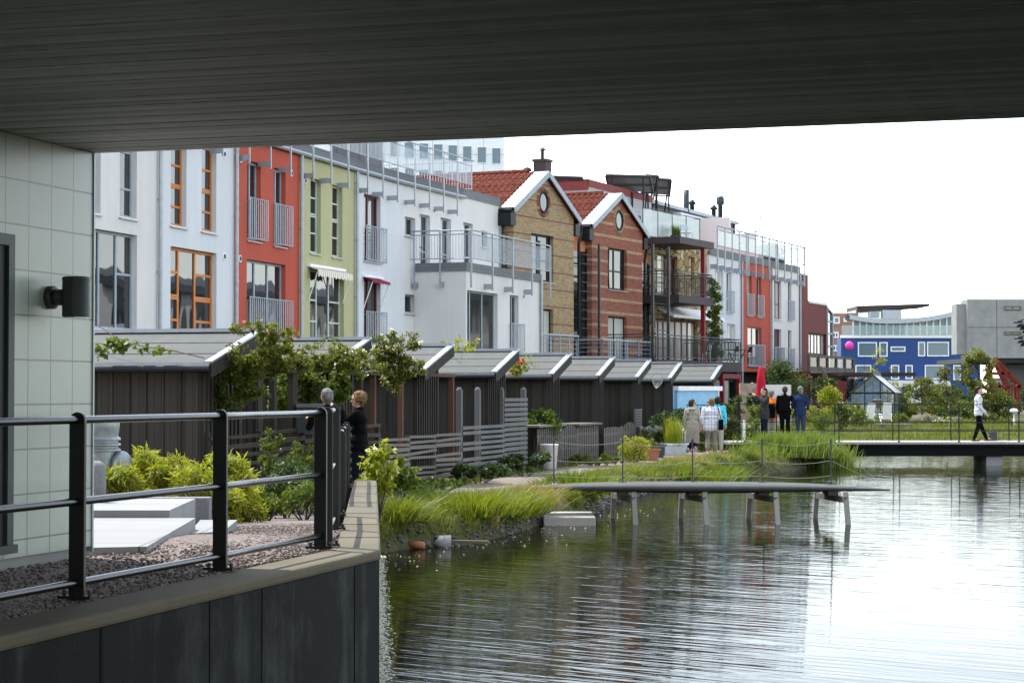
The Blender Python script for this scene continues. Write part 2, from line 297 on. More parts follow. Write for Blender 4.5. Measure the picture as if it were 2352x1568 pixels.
M = dict(
    white=plaster('white_render', (.68, .665, .635)), white_b=plaster('cool_white_render', (.65, .668, .675)), red=plaster('red_render', (.47, .095, .06)), green=plaster('sage_render', (.455, .445, .245)), red2=plaster('far_red_render', (.45, .095, .06)),
    grey_metal=plain('galvanised_steel', (.34, .37, .40), .45, .6), grey_paint=plain('grey_paint', (.30, .35, .39), .5), dark_metal=plain('dark_steel', (.014, .017, .018), .5, .1), black_rail=plain('black_rail_paint', (.004, .005, .005), .35, 0, .1, 4, .0, .3), rail_tube=plain('rail_tube_paint', (.009, .011, .013), .25, .2, .2, 4, .05, .5),
    fascia=planks('grey_fascia', (.17, .18, .19), .2, .7, False), pipe=plain('zinc_downpipe', (.33, .36, .38), .45, .5), white_metal=plain('white_coated_steel', (.8, .8, .8), .4), silver=plain('bright_flashing', (.27, .29, .31), .4, .4),
    orange=plain('orange_timber', (.52, .17, .03), .5), redwood=plain('dark_red_timber', (.13, .015, .015), .5), white_wood=plain('white_timber', (.75, .76, .75), .5), sage_wood=plain('pale_green_timber', (.5, .56, .5), .5),
    glass=glass('window_glass'), glass_dark=glass('dark_interior_glass', (.016, .018, .018), .05, .02, 0, .25), glass_lit=glass('curtained_glass', (.42, .42, .38), .12, .02, 0, .5), sheen=glass('glare_tinted_glass', (.6, .64, .66), .25, .003, .15, .6), smoked=glass('smoked_glass', (.03, .035, .035), .05, .005, .55, .3), clear=glass('clear_glass', (.55, .66, .66), .03, .005, .72), frost=glass('frosted_glass', (.42, .47, .47), .25, .005, .5),
    yb=brick('yellow_brick', (.34, .24, .12), (.2, .08, .055), (.30, .26, .2), .75, .1), rb=brick('red_brick', (.26, .075, .045), (.42, .29, .16), (.27, .2, .15), .6, .2),
    pan=roofpan('red_pantiles', (.17, .05, .034)), panel=plain('orange_panel', (.55, .22, .1), .7), plum=plain('plum_steel', (.045, .032, .032), .6), red_steel=plain('red_steel', (.2, .015, .025), .5),
    stone=stone('rough_sandstone', [(.25, .17, .07), (.55, .42, .2), (.34, .24, .12), (.62, .5, .28)], 2.1, .06, (.10, .08, .05)), stone2=stone('field_stone', [(.25, .19, .13), (.4, .32, .22), (.3, .25, .2)], 1.9),
    siding=planks('grey_siding', (.42, .43, .42), .2, .7, False, .1), slate=planks('dark_slate_cladding', (.085, .09, .1), .5, .6, True, .1), panelw=tiles('white_facade_panels', (.74, .78, .80), 3.2, .06), beige=plain('beige_render', (.3, .27, .245), .9), maroon=plain('maroon_board', (.17, .035, .035), .7), solar=plain('solar_backsheet', (.12, .125, .13), .5), brown_brick=brick('brown_brick', (.33, .17, .12), (.33, .17, .12), (.35, .28, .22), 9, .01),
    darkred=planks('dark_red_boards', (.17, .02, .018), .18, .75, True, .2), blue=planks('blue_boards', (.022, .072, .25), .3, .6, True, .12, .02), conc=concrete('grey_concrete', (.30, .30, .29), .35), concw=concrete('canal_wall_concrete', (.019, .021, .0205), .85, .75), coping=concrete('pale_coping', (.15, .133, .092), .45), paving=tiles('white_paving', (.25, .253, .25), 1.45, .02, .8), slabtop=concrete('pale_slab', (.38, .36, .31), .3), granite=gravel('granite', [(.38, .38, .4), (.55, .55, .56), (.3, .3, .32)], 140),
    shed=planks('weathered_black_boards', (.034, .030, .024), .15, .85, True, .4, .05), shed_b=planks('weathered_brown_boards', (.040, .034, .026), .13, .85, True, .4, .05), felt=felt('grey_roof_felt', (.112, .114, .110)), oldwood=planks('silvered_wood', (.14, .128, .112), .4, .85, False, .3, 0), bwood=planks('brown_stained_wood', (.11, .05, .028), .4, .8, True, .3, 0), darkwood=planks('dark_trellis_wood', (.045, .036, .027), .4, .85, True, .3, 0), legwood=planks('pale_leg_wood', (.30, .29, .26), .5, .8, True, .2, 0), palewood=planks('pale_post_wood', (.155, .155, .15), .5, .85, True, .2, 0),
    tile=tiles('glazed_wall_tiles', (.40, .46, .40), .32), soffit=planks('dark_soffit_boards', (.56, .58, .55), .118, .6, True, .6, 0), gravel=gravel('pink_gravel', [(.16, .12, .105), (.25, .2, .18), (.32, .28, .25), (.19, .145, .13), (.4, .37, .35)], 48), pathg=gravel('path_gravel', [(.19, .155, .125), (.29, .25, .21), (.24, .2, .165)], 40), soil=gravel('earth_and_turf', [(.05, .05, .02), (.075, .085, .025), (.09, .075, .04), (.05, .07, .02)], 9), pebble=gravel('wet_pebbles', [(.09, .085, .08), (.2, .19, .18), (.14, .13, .11)], 30), deckw=planks('pale_deck_boards', (.36, .335, .30), .14, .8, True, .1, .06), beam=plain('black_beam', (.006, .007, .007), .8, spec=.08), jetty=felt('grey_jetty_skin', (.095, .097, .097)), rope=plain('pale_rope', (.26, .245, .21), .9),
    galv=plain('galvanised_sheet', (.24, .27, .28), .42, .5, .25, 9), lampgrey=plain('lamp_grey', (.045, .054, .057), .45, .2), pink=plain('pink_plastic', (.75, .05, .35), .5), ltblue=plain('pale_blue_panel', (.24, .47, .66), .6), crimson=plain('crimson_canvas', (.42, .01, .03), .8), wine=plain('wine_canvas', (.24, .02, .05), .85), awn=stripes('striped_canvas', (.75, .72, .62), (.55, .5, .36), .18), plasticw=plain('white_plastic', (.75, .75, .72), .4), terra=plain('terracotta', (.33, .13, .07), .8), zinc=plain('zinc_tub', (.42, .45, .48), .45, .5), white_t=plain('white_textile', (.8, .8, .8), .9), rustred=plain('red_timber', (.21, .035, .025), .7), roofgrey=plain('grey_roof', (.32, .31, .3), .8),
    skin=plain('skin', (.52, .30, .21), .55), hair_g=plain('grey_hair', (.14, .14, .135), .8, 0, .5, 25, .5), hair_b=plain('brown_hair', (.05, .03, .018), .7), hair_k=plain('dark_hair', (.015, .012, .01), .6), hair_y=plain('fair_hair', (.17, .095, .04), .8, 0, .6, 30, .6), black=cloth('black_cloth', (.004, .004, .0045), .9), denim=cloth('denim', (.03, .045, .085), .9), ddenim=cloth('dark_denim', (.008, .011, .02), .9), greyj=cloth('grey_jacket', (.035, .035, .038), .85), taupe=cloth('taupe_coat', (.36, .33, .275), .85), orangej=cloth('orange_jacket', (.72, .17, .03), .8), turq=cloth('turquoise_knit', (.09, .55, .68), .85), plaid=plaid('plaid_shirt'), bshirt=cloth('navy_check_shirt', (.018, .03, .075), .9), wshirt=cloth('white_shirt', (.6, .6, .64), .85), beigep=cloth('beige_trousers', (.23, .2, .155), .9), paleb=cloth('pale_trousers', (.42, .39, .33), .9), shoe=plain('brown_shoe', (.08, .05, .03), .6), trainer=plain('white_trainer', (.7, .7, .7), .7), dark_eye=plain('dark_lens', (.01, .01, .01), .2),
    leaf=leafmat('mid_leaf', (.05, .085, .010), (.15, .20, .025)), leaf_d=leafmat('dark_leaf', (.018, .04, .008), (.06, .1, .02), .35), leaf_y=leafmat('lime_leaf', (.17, .21, .015), (.36, .38, .045), .5), leaf_r=leafmat('rose_leaf', (.065, .085, .015), (.18, .2, .03)), grass=leafmat('bank_grass', (.06, .10, .012), (.21, .24, .035), .4, 1.4), straw=leafmat('dry_grass', (.2, .16, .06), (.3, .26, .1), .35, 1.5), reed=leafmat('reed_leaf', (.08, .135, .02), (.21, .27, .05), .4), mud=gravel('dark_mud', [(.02, .017, .011), (.04, .033, .02), (.03, .03, .012)], 18), petal_w=leafmat('white_petals', (.7, .7, .66), (.8, .8, .76), .3), petal_p=leafmat('pink_petals', (.6, .25, .3), (.7, .4, .42), .3), petal_r=leafmat('red_petals', (.35, .01, .02), (.5, .02, .04), .3), petal_b=leafmat('violet_petals', (.16, .14, .4), (.25, .22, .5), .3), petal_y=leafmat('yellow_petals', (.6, .45, .02), (.75, .6, .05), .3), bark=plain('bark', (.08, .06, .045), .9), water=water('canal_water'),
)
# ---- houses ------------------------------------------------------------------------------------
GZ = .45                                         # ground level by the houses
def wallholes(mb, x0, x1, z0, z1, holes, y=0.0, dep=.26, sgn=1):
    xs = sorted({x0, x1, *[h[0] for h in holes], *[h[1] for h in holes]}); zs = sorted({z0, z1, *[h[2] for h in holes], *[h[3] for h in holes]})
    xs = [x for x in xs if x0 - 1e-6 <= x <= x1 + 1e-6]; zs = [z for z in zs if z0 - 1e-6 <= z <= z1 + 1e-6]
    for i in range(len(xs) - 1):
        for j in range(len(zs) - 1):
            cx, cz = (xs[i] + xs[i + 1]) / 2, (zs[j] + zs[j + 1]) / 2
            if any(h[0] < cx < h[1] and h[2] < cz < h[3] for h in holes): continue
            mb.quad((xs[i], y, zs[j]), (xs[i + 1], y, zs[j]), (xs[i + 1], y, zs[j + 1]), (xs[i], y, zs[j + 1]))
    for a, b, c, d in holes:
        e = y + dep
        mb.quad((a, y, c), (a, e, c), (a, e, d), (a, y, d)); mb.quad((b, y, c), (b, y, d), (b, e, d), (b, e, c))
        mb.quad((a, y, d), (a, e, d), (b, e, d), (b, y, d)); mb.quad((a, y, c), (b, y, c), (b, e, c), (a, e, c))
def nobuild(mb, name, m, parent):                # build without recalculating normals (open shells)
    me = bpy.data.meshes.new(name); me.from_pydata(mb.v, [], mb.f); me.update(); box_uv(me); return link(name, me, m, parent)
def window(parent, s0, s1, zb, zt, fm, cols=(), rows=(), gl=None, y=.15, sill=True, bw=.065, name='window', door=False):
    mb = MB(); a, b, c, d = s0 + .004, s1 - .004, zb + .004, zt - .004
    for (x0, x1, z0, z1) in ((a, a + bw, c, d), (b - bw, b, c, d), (a + bw, b - bw, c, c + bw), (a + bw, b - bw, d - bw, d)): mb.box(x0, x1, y, y + .07, z0, z1)
    e = [a] + [a + (b - a) * f for f in cols] + [b]
    for x in e[1:-1]: mb.box(x - bw * .6, x + bw * .6, y + .003, y + .067, c + bw, d - bw)
    for i in range(len(e) - 1):
        rr = rows[i] if rows and isinstance(rows[0], (list, tuple)) else rows
        for f in rr: z = c + (d - c) * f; mb.box(e[i] + bw * .6, e[i + 1] - bw * .6, y + .006, y + .064, z - bw * .45, z + bw * .45)
    o = mb.build(name, fm, parent)
    MB().box(a + .01, b - .01, y + .035, y + .05, c + .01, d - .01).build('pane', gl or M['glass'], o)
    if sill: MB().prism([(-.06, zb - .045), (y + .02, zb + .0), (y + .02, zb - .02), (-.06, zb - .075)], 'x', s0 - .05, s1 + .05).build('sill', M['grey_metal'], o)
    return o
def lattice(mb, p, q, zb, zt, step=.11, post=1.3, r=.012, pr=.02, rails=(0, 1), top=.022, ph=0.0):
    p, q = Vector(p), Vector(q); L = (q - p).length
    for f in rails:
        z = zb + (zt - zb) * f; mb.tube([(p.x, p.y, z), (q.x, q.y, z)], top, 5)
    if step > 0:
        n = max(1, round(L / step))
        for i in range(1, n):
            c = p.lerp(q, i / n); mb.tube([(c.x, c.y, zb), (c.x, c.y, zt - .01)], r, 4, False)
    n = max(1, round(L / post))
    for i in range(n + 1):
        c = p.lerp(q, i / n); mb.tube([(c.x, c.y, zb - ph), (c.x, c.y, zt + .03)], pr, 5)
def french(parent, s0, s1, zb, zt):
    mb = MB(); lattice(mb, (s0, -.11, 0), (s1, -.11, 0), zb, zt, .155, 9, .015, .022, (0, 1), .022)
    for s in (s0, s1):
        for z in (zb + .1, zt - .1): mb.bar((s, -.11, z), (s, .0, z), .02, .02)
    mb.build('balcony_railing', M['grey_metal'], parent)
def downpipe(parent, s, z0, z1, m='pipe', y=-.1, r=.06):
    mb = MB().tube([(s, y, z0), (s, y, z1)], r, 8)
    z = z0 + 1.2
    while z < z1: mb.lathe([(r + .012, -.03), (r + .012, .03)], (s, y, z), 8); mb.box(s - .012, s + .012, y + r, 0, z - .012, z + .012); z += 2.
    mb.build('downpipe', M[m], parent)
def vent(parent, s, z):
    MB().lathe([(.0, 0), (.0, 0)], (0, 0, 0), 3) if 0 else None
    mb = MB(); n = 14
    mb.tube([(s, -.02, z), (s, .0, z)], .11, n); o = mb.build('vent', M['white_metal'], parent)
    MB().tube([(s, -.028, z), (s, -.0205, z)], .075, n).build('vent_hole', M['dark_metal'], o)
def parapet(parent, x0, x1, zt, rail=True, post=1.7, lo=.9, end=True, gm='grey_metal'):
    MB().box(x0, x1, -.05, .02, zt, zt + .34).build('fascia', M['fascia'], parent)
    MB().tube([(x0, -.12, zt - .02), (x1, -.12, zt - .02)], .075, 8).build('gutter', M['pipe'], parent)
    if rail:
        mb = MB(); y = -.42; zt2 = zt + 1.42
        n = max(1, round((x1 - x0) / post))
        for i in range(n):
            x = x0 + .15 + (x1 - x0 - .3) * i / n
            mb.box(x - .024, x + .024, y - .024, y + .024, zt - lo, zt2); mb.box(x - .02, x + .02, y + .024, 0, zt - lo + .08, zt - lo + .25)
        for z, r in ((zt2, .028), (zt2 - .2, .018), (zt + .45, .018)): mb.tube([(x0, y if z < zt2 - .05 else y - .08, z), (x1, y if z < zt2 - .05 else y - .08, z)], r, 6)
        k = int((x1 - x0) / .12)
        for i in range(1, k):
            x = x0 + (x1 - x0) * i / k; mb.tube([(x, y, zt + .45), (x, y, zt2 - .2)], .012, 4, False)
        mb.build('terrace_railing', M[gm], parent)
def house(name, label, fr, W, zt, mat, holes, z0=GZ, dep=9., cat='house', group=None):
    t = thing(name, label, cat, (fr.p[0], fr.p[1], 0), fr.rz, group)
    mb = MB(); wallholes(mb, 0, W, z0, zt, holes)
    mb.quad((0, 0, z0), (0, 0, zt), (0, dep, zt), (0, dep, z0)); mb.quad((W, 0, z0), (W, dep, z0), (W, dep, zt), (W, 0, zt))
    mb.quad((0, dep, z0), (0, dep, zt), (W, dep, zt), (W, dep, z0)); mb.quad((0, 0, zt), (W, 0, zt), (W, dep, zt), (0, dep, zt))
    nobuild(mb, 'wall', mat, t); return t
def px(fr, u0, vt, u1, vb, off=0.0):             # pixel window -> (s0, s1, zb, zt), heights read at the left edge
    s0, zt = fr.at(u0, vt, off); s1 = fr.at(u1, vt, off)[0]; zb = fr.at(u0, vb, off)[1]; return s0, s1, zb, zt
ROW = 'terraced houses along the canal gardens'
ZE = EYE + 7.8
p815 = (5.0 * 0 + (815 - CX) / FOC * 70.08, 70.08)
p687 = chain(p815, .30, 687); p537 = chain(p687, .29, 537); p360 = chain(p537, .28, 360); p148 = chain(p360, .28, 140); p000 = chain(p148, .27, -120)
p925 = chain(p815, .33, 925); p1141 = chain(p925, .37, 1146)
def L2(a, b): return math.hypot(a[0] - b[0], a[1] - b[1])
ZB2 = 4.0                                        # foot of the middle-floor windows where sheds hide it
# white house behind the pillar
fr = Frame(p148, .28, p360); W = L2(p148, p360)
w = [px(fr, 276, 250, 315, 496), px(fr, 193, 240, 232, 484), px(fr, 190, 520, 315, 752)]
t = house('terraced_house', 'white rendered house with grey window frames, next to the tiled pillar', fr, W, ZE, M['white'], w, group=ROW)
for q in w[:2]: window(t, *q, M['grey_paint'], (), (.27, .62))
window(t, *w[2], M['grey_paint'], (.38, .70), ((), (), (.58,)))
downpipe(t, W, GZ, ZE); parapet(t, 0, W, ZE)
fr0 = Frame(p000, .27, p148); t = house('terraced_house', 'white rendered house mostly hidden behind the tiled pillar', fr0, L2(p000, p148), ZE, M['white'], [], group=ROW)
# white house, orange frames
fr = Frame(p360, .28, p537); W = L2(p360, p537)
w = [px(fr, 393, 250, 429, 516), px(fr, 464, 260, 497.5, 529), px(fr, 392, 565, 497.5, 775)]
t = house('terraced_house', 'white rendered house with orange timber window frames', fr, W, ZE, M['white_b'], w, group=ROW)
for q in w[:2]: window(t, *q, M['orange'], (), (.17, .34, .36, .53, .72, .87), bw=.075)
window(t, *w[2], M['orange'], (.26, .62), ((.2, .44, .47, .73), (), (.2, .44, .47, .73)), bw=.08)
for u, v in ((515, 354), (515, 589)): vent(t, *fr.at(u, v))
downpipe(t, W - .03, GZ, ZE); parapet(t, 0, W, ZE)
# red house
fr = Frame(p537, .29, p687); W = L2(p537, p687)
w = [px(fr, 568, 368, 599, 549), px(fr, 629, 385, 656, 562), px(fr, 567, 595, 656, 790)]
t = house('terraced_house', 'brick red rendered house with french balconies, the nearer of the two red ones', fr, W, ZE, M['red'], w, group=ROW)
for q in w[:2]: window(t, *q, M['grey_paint'], (.5,), (.98,))
window(t, *w[2], M['grey_paint'], (.3, .64), ())
french(t, *px(fr, 568, 454, 608, 547)[:2], *px(fr, 568, 454, 608, 547)[2:]); french(t, *px(fr, 628, 468.6, 665, 560)); french(t, *px(fr, 567, 682, 665, 775))
for u, v in ((552.5, 366), (669, 398), (551, 594)): vent(t, *fr.at(u, v))
downpipe(t, W - .03, GZ, ZE); parapet(t, 0, W, ZE)
# sage green house
fr = Frame(p687, .30, p815); W = L2(p687, p815)
w = [px(fr, 712.5, 408, 737, 579), px(fr, 763, 424, 786.5, 588), px(fr, 712.5, 618, 790, 800)]
t = house('terraced_house', 'sage green rendered house with a striped awning', fr, W, ZE, M['green'], w, group=ROW)
for q in w[:2]: window(t, *q, M['sage_wood'], (), (.27, .5, .53, .75), M['glass_dark'], bw=.06)
window(t, *w[2], M['sage_wood'], (.3, .66), ((.35, .62), (), (.35, .62)), bw=.06)
vent(t, *fr.at(701, 415)); downpipe(t, W - .03, GZ, ZE); parapet(t, 0, W, ZE)
s0, z0 = fr.at(710, 612, .05); s1 = fr.at(790, 634, .05)[0]
def awning(parent, s0, s1, z, out, drop, m, val=.25, arms=True):
    n = 40; mb = MB(); vs = []; fs = []
    for i in range(n + 1):
        x = s0 + (s1 - s0) * i / n; sc_ = .06 * abs(math.sin(i * PI / 4))
        vs += [(x, -.02, z), (x, -out, z - drop), (x, -out - .01, z - drop - val + sc_)]
    for i in range(n):
        for k in (0, 1): a = i * 3 + k; fs.append((a, a + 3, a + 4, a + 1))
    mb.add(vs, fs); o = mb.build('awning', m, parent)
    s = o.modifiers.new('s', 'SOLIDIFY'); s.thickness = .012
    MB().box(s0 - .04, s1 + .04, -.12, 0, z, z + .09).build('awning_box', M['white_metal'], o)
    if arms:
        for x in (s0 + .05, s1 - .05): MB().tube([(x, -.02, z - 1.1), (x, -out + .03, z - drop - .03)], .018, 6).build('awning_arm', M['white_metal'], o)
awning(t, s0, s1, z0, .38, .1, M['awn'], .25)
# white house, red frames and wine awning
fr = Frame(p815, .33, p925); W = L2(p815, p925)
w = [px(fr, 836, 444, 874, 597), px(fr, 836, 636, 874, 800)]
t = house('terraced_house', 'white rendered house with dark red door frames and a wine red awning', fr, W, ZE, M['white_b'], w, group=ROW)
for q in w: window(t, *q, M['redwood'], (.45,), (), bw=.08)
french(t, *px(fr, 836, 518, 882, 596)); french(t, *px(fr, 836, 715, 882, 790))
for u, v in ((820, 443), (820, 640)): vent(t, *fr.at(u, v))
parapet(t, 0, W, ZE); s0, z0 = fr.at(836, 636, .05); s1 = fr.at(876, 645, .05)[0]; awning(t, s0, s1, z0, .4, .12, M['wine'], .12)
# brown roof room and grey ventilation hut on the roof terrace
MB().box(.6, 3.4, 4.0, 7.5, ZE, ZE + 2.6).build('roof_room', M['brown_brick'], t)
for x in (.8, 1.7, 2.6): MB().box(x, x + .7, 3.94, 3.997, ZE + .3, ZE + 2.2).build('roof_room_door', M['glass'], t)
# white L shaped house with the boxed extension
fr = Frame(p925, .37, p1141); W = L2(p925, p1141); FL = fr
w = [px(fr, 930, 497, 954, 539), px(fr, 964, 491, 988, 612), px(fr, 1012, 499, 1036, 618), px(fr, 1064, 510, 1086, 622), px(fr, 1106, 529, 1119, 566), px(fr, 930, 675, 953, 718)]
t = house('terraced_house', 'white rendered house with a boxed-out lower storey and roof terrace', fr, W, ZE, M['white'], w, group=ROW)
for i, q in enumerate(w): window(t, *q, M['grey_paint'], (), (.3,) if 0 < i < 4 else (), M['glass_dark'] if i in (0, 4, 5) else None, bw=.06)
vent(t, *fr.at(996.5, 483)); MB().box(W - .001, W + .06, -.1, .3, GZ, ZE).build('corner_flashing', M['pipe'], t)
xs = fr.at(1062, 455)[0]; parapet(t, 0, xs, ZE); MB().box(xs, W, -.05, .02, ZE, ZE + .34).build('fascia', M['fascia'], t)
# side of the roof terrace
mb = MB(); lattice(mb, (xs, -.4, 0), (xs, 5, 0), ZE + .3, ZE + 1.4, .12, 1.6, .012, .025); mb.build('terrace_railing', M['grey_metal'], t)
BL = 2.1; b0 = chain(p925, .37, 951); sb = L2(p925, b0)
frb = Frame((b0[0] + fr.n.x * BL, b0[1] + fr.n.y * BL), .37); BW = frb.at(1240, 700)[0]; ZBX = 6.95
w = [px(frb, 1073, 666, 1143, 804), px(frb, 1171, 677, 1191, 800)]
ext = MB(); wallholes(ext, 0, BW, GZ, ZBX, w)
ext.quad((0, 0, GZ), (0, 0, ZBX), (0, BL - .002, ZBX), (0, BL - .002, GZ)); ext.quad((BW, 0, GZ), (BW, BL, GZ), (BW, BL, ZBX), (BW, 0, ZBX)); ext.quad((0, 0, ZBX), (BW, 0, ZBX), (BW, BL, ZBX), (0, BL, ZBX))
ext.quad((W - sb, BL, GZ), (W - sb, BL, ZBX), (BW, BL, ZBX), (BW, BL, GZ))
e = nobuild(ext, 'extension', M['white'], t); e.location = (sb, -BL, 0)
window(e, *w[0], M['grey_paint'], (.2, .6), (), M['glass_dark'], bw=.06); window(e, *w[1], M['grey_paint'], (.6,), (), M['glass_dark'], bw=.06)
french(e, *px(frb, 1169, 743, 1199, 805)); vent(e, *frb.at(1202, 681))
downpipe(e, BW - .06, GZ, ZBX)
mb = MB().box(-.06, BW + .06, -.06, -.001, ZBX - .1, ZBX + .22).box(-.06, -.001, 0, BL - .01, ZBX - .1, ZBX + .22); mb.build('fascia', M['fascia'], e)
mb = MB(); zt = ZBX + 1.4
for a, b in (((-.35, BL), (-.35, -.35)), ((-.35, -.35), (BW + .3, -.35))):
    lattice(mb, (*a, 0), (*b, 0), ZBX + .35, zt - .15, .12, 9, .012, .02); mb.tube([(*a, zt), (*b, zt)], .032, 6)
for x in [-.35 + (BW + .65) * i / 4 for i in range(5)]:
    mb.box(x - .03, x + .03, -.38, -.32, ZBX - .75, zt); 
    if x > 0 and x < BW: mb.box(x - .03, x + .03, -.32, 0, ZBX - .7, ZBX - .5)
for y in (.9, 1.95): mb.box(-.38, -.32, y - .03, y + .03, ZBX - .75, zt); mb.box(-.32, 0, y - .03, y + .03, ZBX - .7, ZBX - .5)
mb.build('terrace_railing', M['grey_metal'], e)
# grey ventilation hut and flues on its roof
vh = thing('ventilation_hut', 'grey sheet metal ventilation hut with conical flue on the white roof terrace', 'vent', tuple(fr.w(xs - 2.6, ZE + .01, -3.4)), fr.rz)
MB().box(-.9, .9, -.7, .7, 0, 2.25).box(-1., 1., -.8, .8, 2.25, 2.35).build('casing', M['slate'], vh, bevel=.02)
MB().lathe([(.2, 2.35), (.17, 3.2), (.13, 3.4), (.19, 3.42), (.17, 3.55)], (-.45, 0, 0)).build('flue', M['dark_metal'], vh)
MB().box(.2, .8, -.3, .3, 2.35, 3.1).box(.12, .88, -.38, .38, 3.1, 3.2).build('duct', M['slate'], vh)
# ---- brick gables ------------------------------------------------------------------------------
def gable(label, u0, mat, rim, vpk, W, Y, wins, rnd, mm, orientation):
    p = ((u0 - CX) / FOC * Y, Y); fr = Frame(p, .5); z_e = ZE - .05; zp = P((u0 + 70), vpk, Y + W * .45).z - .2
    t = thing('gabled_house', label, 'house', (p[0], p[1], 0), fr.rz, ROW); dep = 11.
    w = [px(fr, *q[:4]) for q in wins]
    mb = MB(); wallholes(mb, 0, W, GZ, z_e, w); mb.add([(0, 0, z_e), (W, 0, z_e), (W / 2, 0, zp)], [(0, 1, 2)])
    mb.quad((0, 0, GZ), (0, 0, z_e), (0, dep, z_e), (0, dep, GZ)); mb.quad((W, 0, GZ), (W, dep, GZ), (W, dep, z_e), (W, 0, z_e)); mb.add([(0, dep, GZ), (0, dep, z_e), (W / 2, dep, zp), (W, dep, z_e), (W, dep, GZ)], [(0, 1, 2, 3, 4)])
    nobuild(mb, 'wall', mat, t)
    for q, ww in zip(wins, w): window(t, *ww, M['dark_metal'], q[4], q[5], q[6] if len(q) > 6 else None, bw=.075)
    c, zc = fr.at(*rnd)
    n = 28; ring = [(c + .43 * math.cos(2 * PI * k / n), -.012, zc + .43 * math.sin(2 * PI * k / n)) for k in range(n + 1)]
    o = MB().tube([(c, -.012, zc), (c, -.006, zc)], .41, n).build('round_window', M['glass'], t)
    MB().tube(ring, .06, 6, False).build('round_frame', M['dark_metal'], o)
    ring = [(c + .57 * math.cos(2 * PI * k / n), -.005, zc + .57 * math.sin(2 * PI * k / n)) for k in range(n + 1)]
    MB().tube(ring, .08, 4, False).build('brick_surround', rim, o)
    # pantiled roof: real rolls and laps
    sl = math.hypot(W / 2 + .35, (zp - z_e) * (W / 2 + .35) / (W / 2)); rows = int(sl / .34); V = []; F_ = []
    cols = int((dep - .5) / .3) * 6
    for side in (-1, 1):
        b = len(V)
        for r in range(rows + 1):
            for h in (0, 1):
                f = min(1, (r + h * .96) / (rows + 1)); dz = .05 * (1 - h) if r else .05
                for k in range(cols + 1):
                    y = .48 + (dep - .45) * k / cols; roll = .085 * math.sin(2 * PI * k / 6) ** 2 * (1 if (k % 6) < 3 else .35)
                    x = W / 2 + side * f * (W / 2 + .35); z = zp + .14 - f * (zp - z_e) * (W / 2 + .35) / (W / 2)
                    V.append((x, y, z + roll + (.075 if h else 0)))
        nr = 2 * (rows + 1)
        for i in range(nr - 1):
            for k in range(cols): a = b + i * (cols + 1) + k; F_.append((a, a + 1, a + cols + 2, a + cols + 1))
    me = npmesh('roof', V, F_); box_uv(me); roof = link('roof', me, M['pan'], t)
    k = (zp - z_e) / (W / 2); mbf = MB(); mbe = MB(); mbd = MB()
    for sd in (-1, 1):
        xa, xb = W / 2, W / 2 + sd * (W / 2 + .35); za, zb = zp + .17, zp + .17 - k * (W / 2 + .35)
        mbf.quad((xa, -.22, za), (xb, -.22, zb), (xb, .5, zb), (xa, .5, za)); mbf.quad((xa, -.22, za - .03), (xb, -.22, zb - .03), (xb, .5, zb - .03), (xa, .5, za - .03))
        mbe.bar((xa, -.22, za - .12), (xb, -.22, zb - .12), .05, .24, (0, 0, 1))
        mbd.quad((xa, -.2, za - .14), (xa, dep, za - .14), (xb, dep, zb - .14), (xb, -.2, zb - .14))
        MB().tube([(xb, -.1, zb - .12), (xb, dep, zb - .12)], .09, 8).build('gutter', M['dark_metal'], t)
        MB().box(xb - sd * .35, xb + sd * .12, -.1, 1.1, zb - .75, zb - .22).build('rain_hopper', M['dark_metal'], t)
    mbd.build('roof_deck', M['redwood'], t)
    MB().tube([(W / 2, .8, zp + .18), (W / 2, dep, zp + .18)], .13, 8).build('ridge', M['pan'], roof)
    mbf.build('verge_flashing', M['silver'], roof); mbe.build('bargeboard', M['grey_paint'], roof)
    return t, fr, w
YW, RW = 6.0, 6.0
ty, fy, wy = gable('yellow brick gabled house with red brick bands and a round window', 1180, M['yb'], M['rb'], 392, YW, 84., [(1220, 535, 1271, 643, (.42,), (.45,)), (1241, 708, 1271, 830, (.45,), (), M['glass_lit'])], (1247.5, 465), 0, 0)
tr, frr, wr = gable('red brick gabled house with sandy brick bands and a round window', 1360, M['rb'], M['yb'], 442, RW, 92.5, [(1396, 568, 1440, 663, (.46,), (.45,)), (1396.6, 725, 1440, 840, (.46,), (), M['glass_lit'])], (1421, 507), 0, 0)
for t, fr, u0, u1, v in ((ty, fy, 1242, 1328, 767), (tr, frr, 1384, 1494, 780)):      # balconies of the brick houses
    s0, z = fr.at(u0, v, 1.3); s1 = fr.at(u1, v + 3, 1.3)[0]
    mb = MB()
    for a, b in (((s0, -1.3), (s1, -1.3)), ((s0, -1.3), (s0, 0)), ((s1, -1.3), (s1, 0))):
        for k in range(5): mb.tube([(*a, z - .95 + .2 * k), (*b, z - .95 + .2 * k)], .012, 4)
        mb.tube([(*a, z), (*b, z)], .045, 6)
        n = 4 if abs(a[0] - b[0]) > 1 else 1
        for i in range(n + 1): c = Vector((*a, 0)).lerp(Vector((*b, 0)), i / n); mb.box(c.x - .025, c.x + .025, c.y - .025, c.y + .025, z - 1.15, z)
    o = MB().box(s0, s1, -1.3, -.003, z - 1.35, z - 1.2).build('balcony', M['plum'], t); mb.build('balcony_railing', M['grey_paint'], o)
# wall ladders and trellis
for t, fr, u0, u1, vt in ((tr, frr, 1336, 1376, 560), (ty, fy, 1226, 1238, 553)):
    a, z = fr.at(u0, vt, .25); b, z = fr.at(u1, vt, .25); mb = MB().box(b - .05, b + .05, -.3, -.2, GZ, z)
    if u1 - u0 > 20:
        k = z - .6
        while k > 2.5: mb.tube([(a, -.25, k), (b, -.25, k)], .02, 5); k -= .42
    mb.build('trellis_ladder', M['lampgrey'], t)
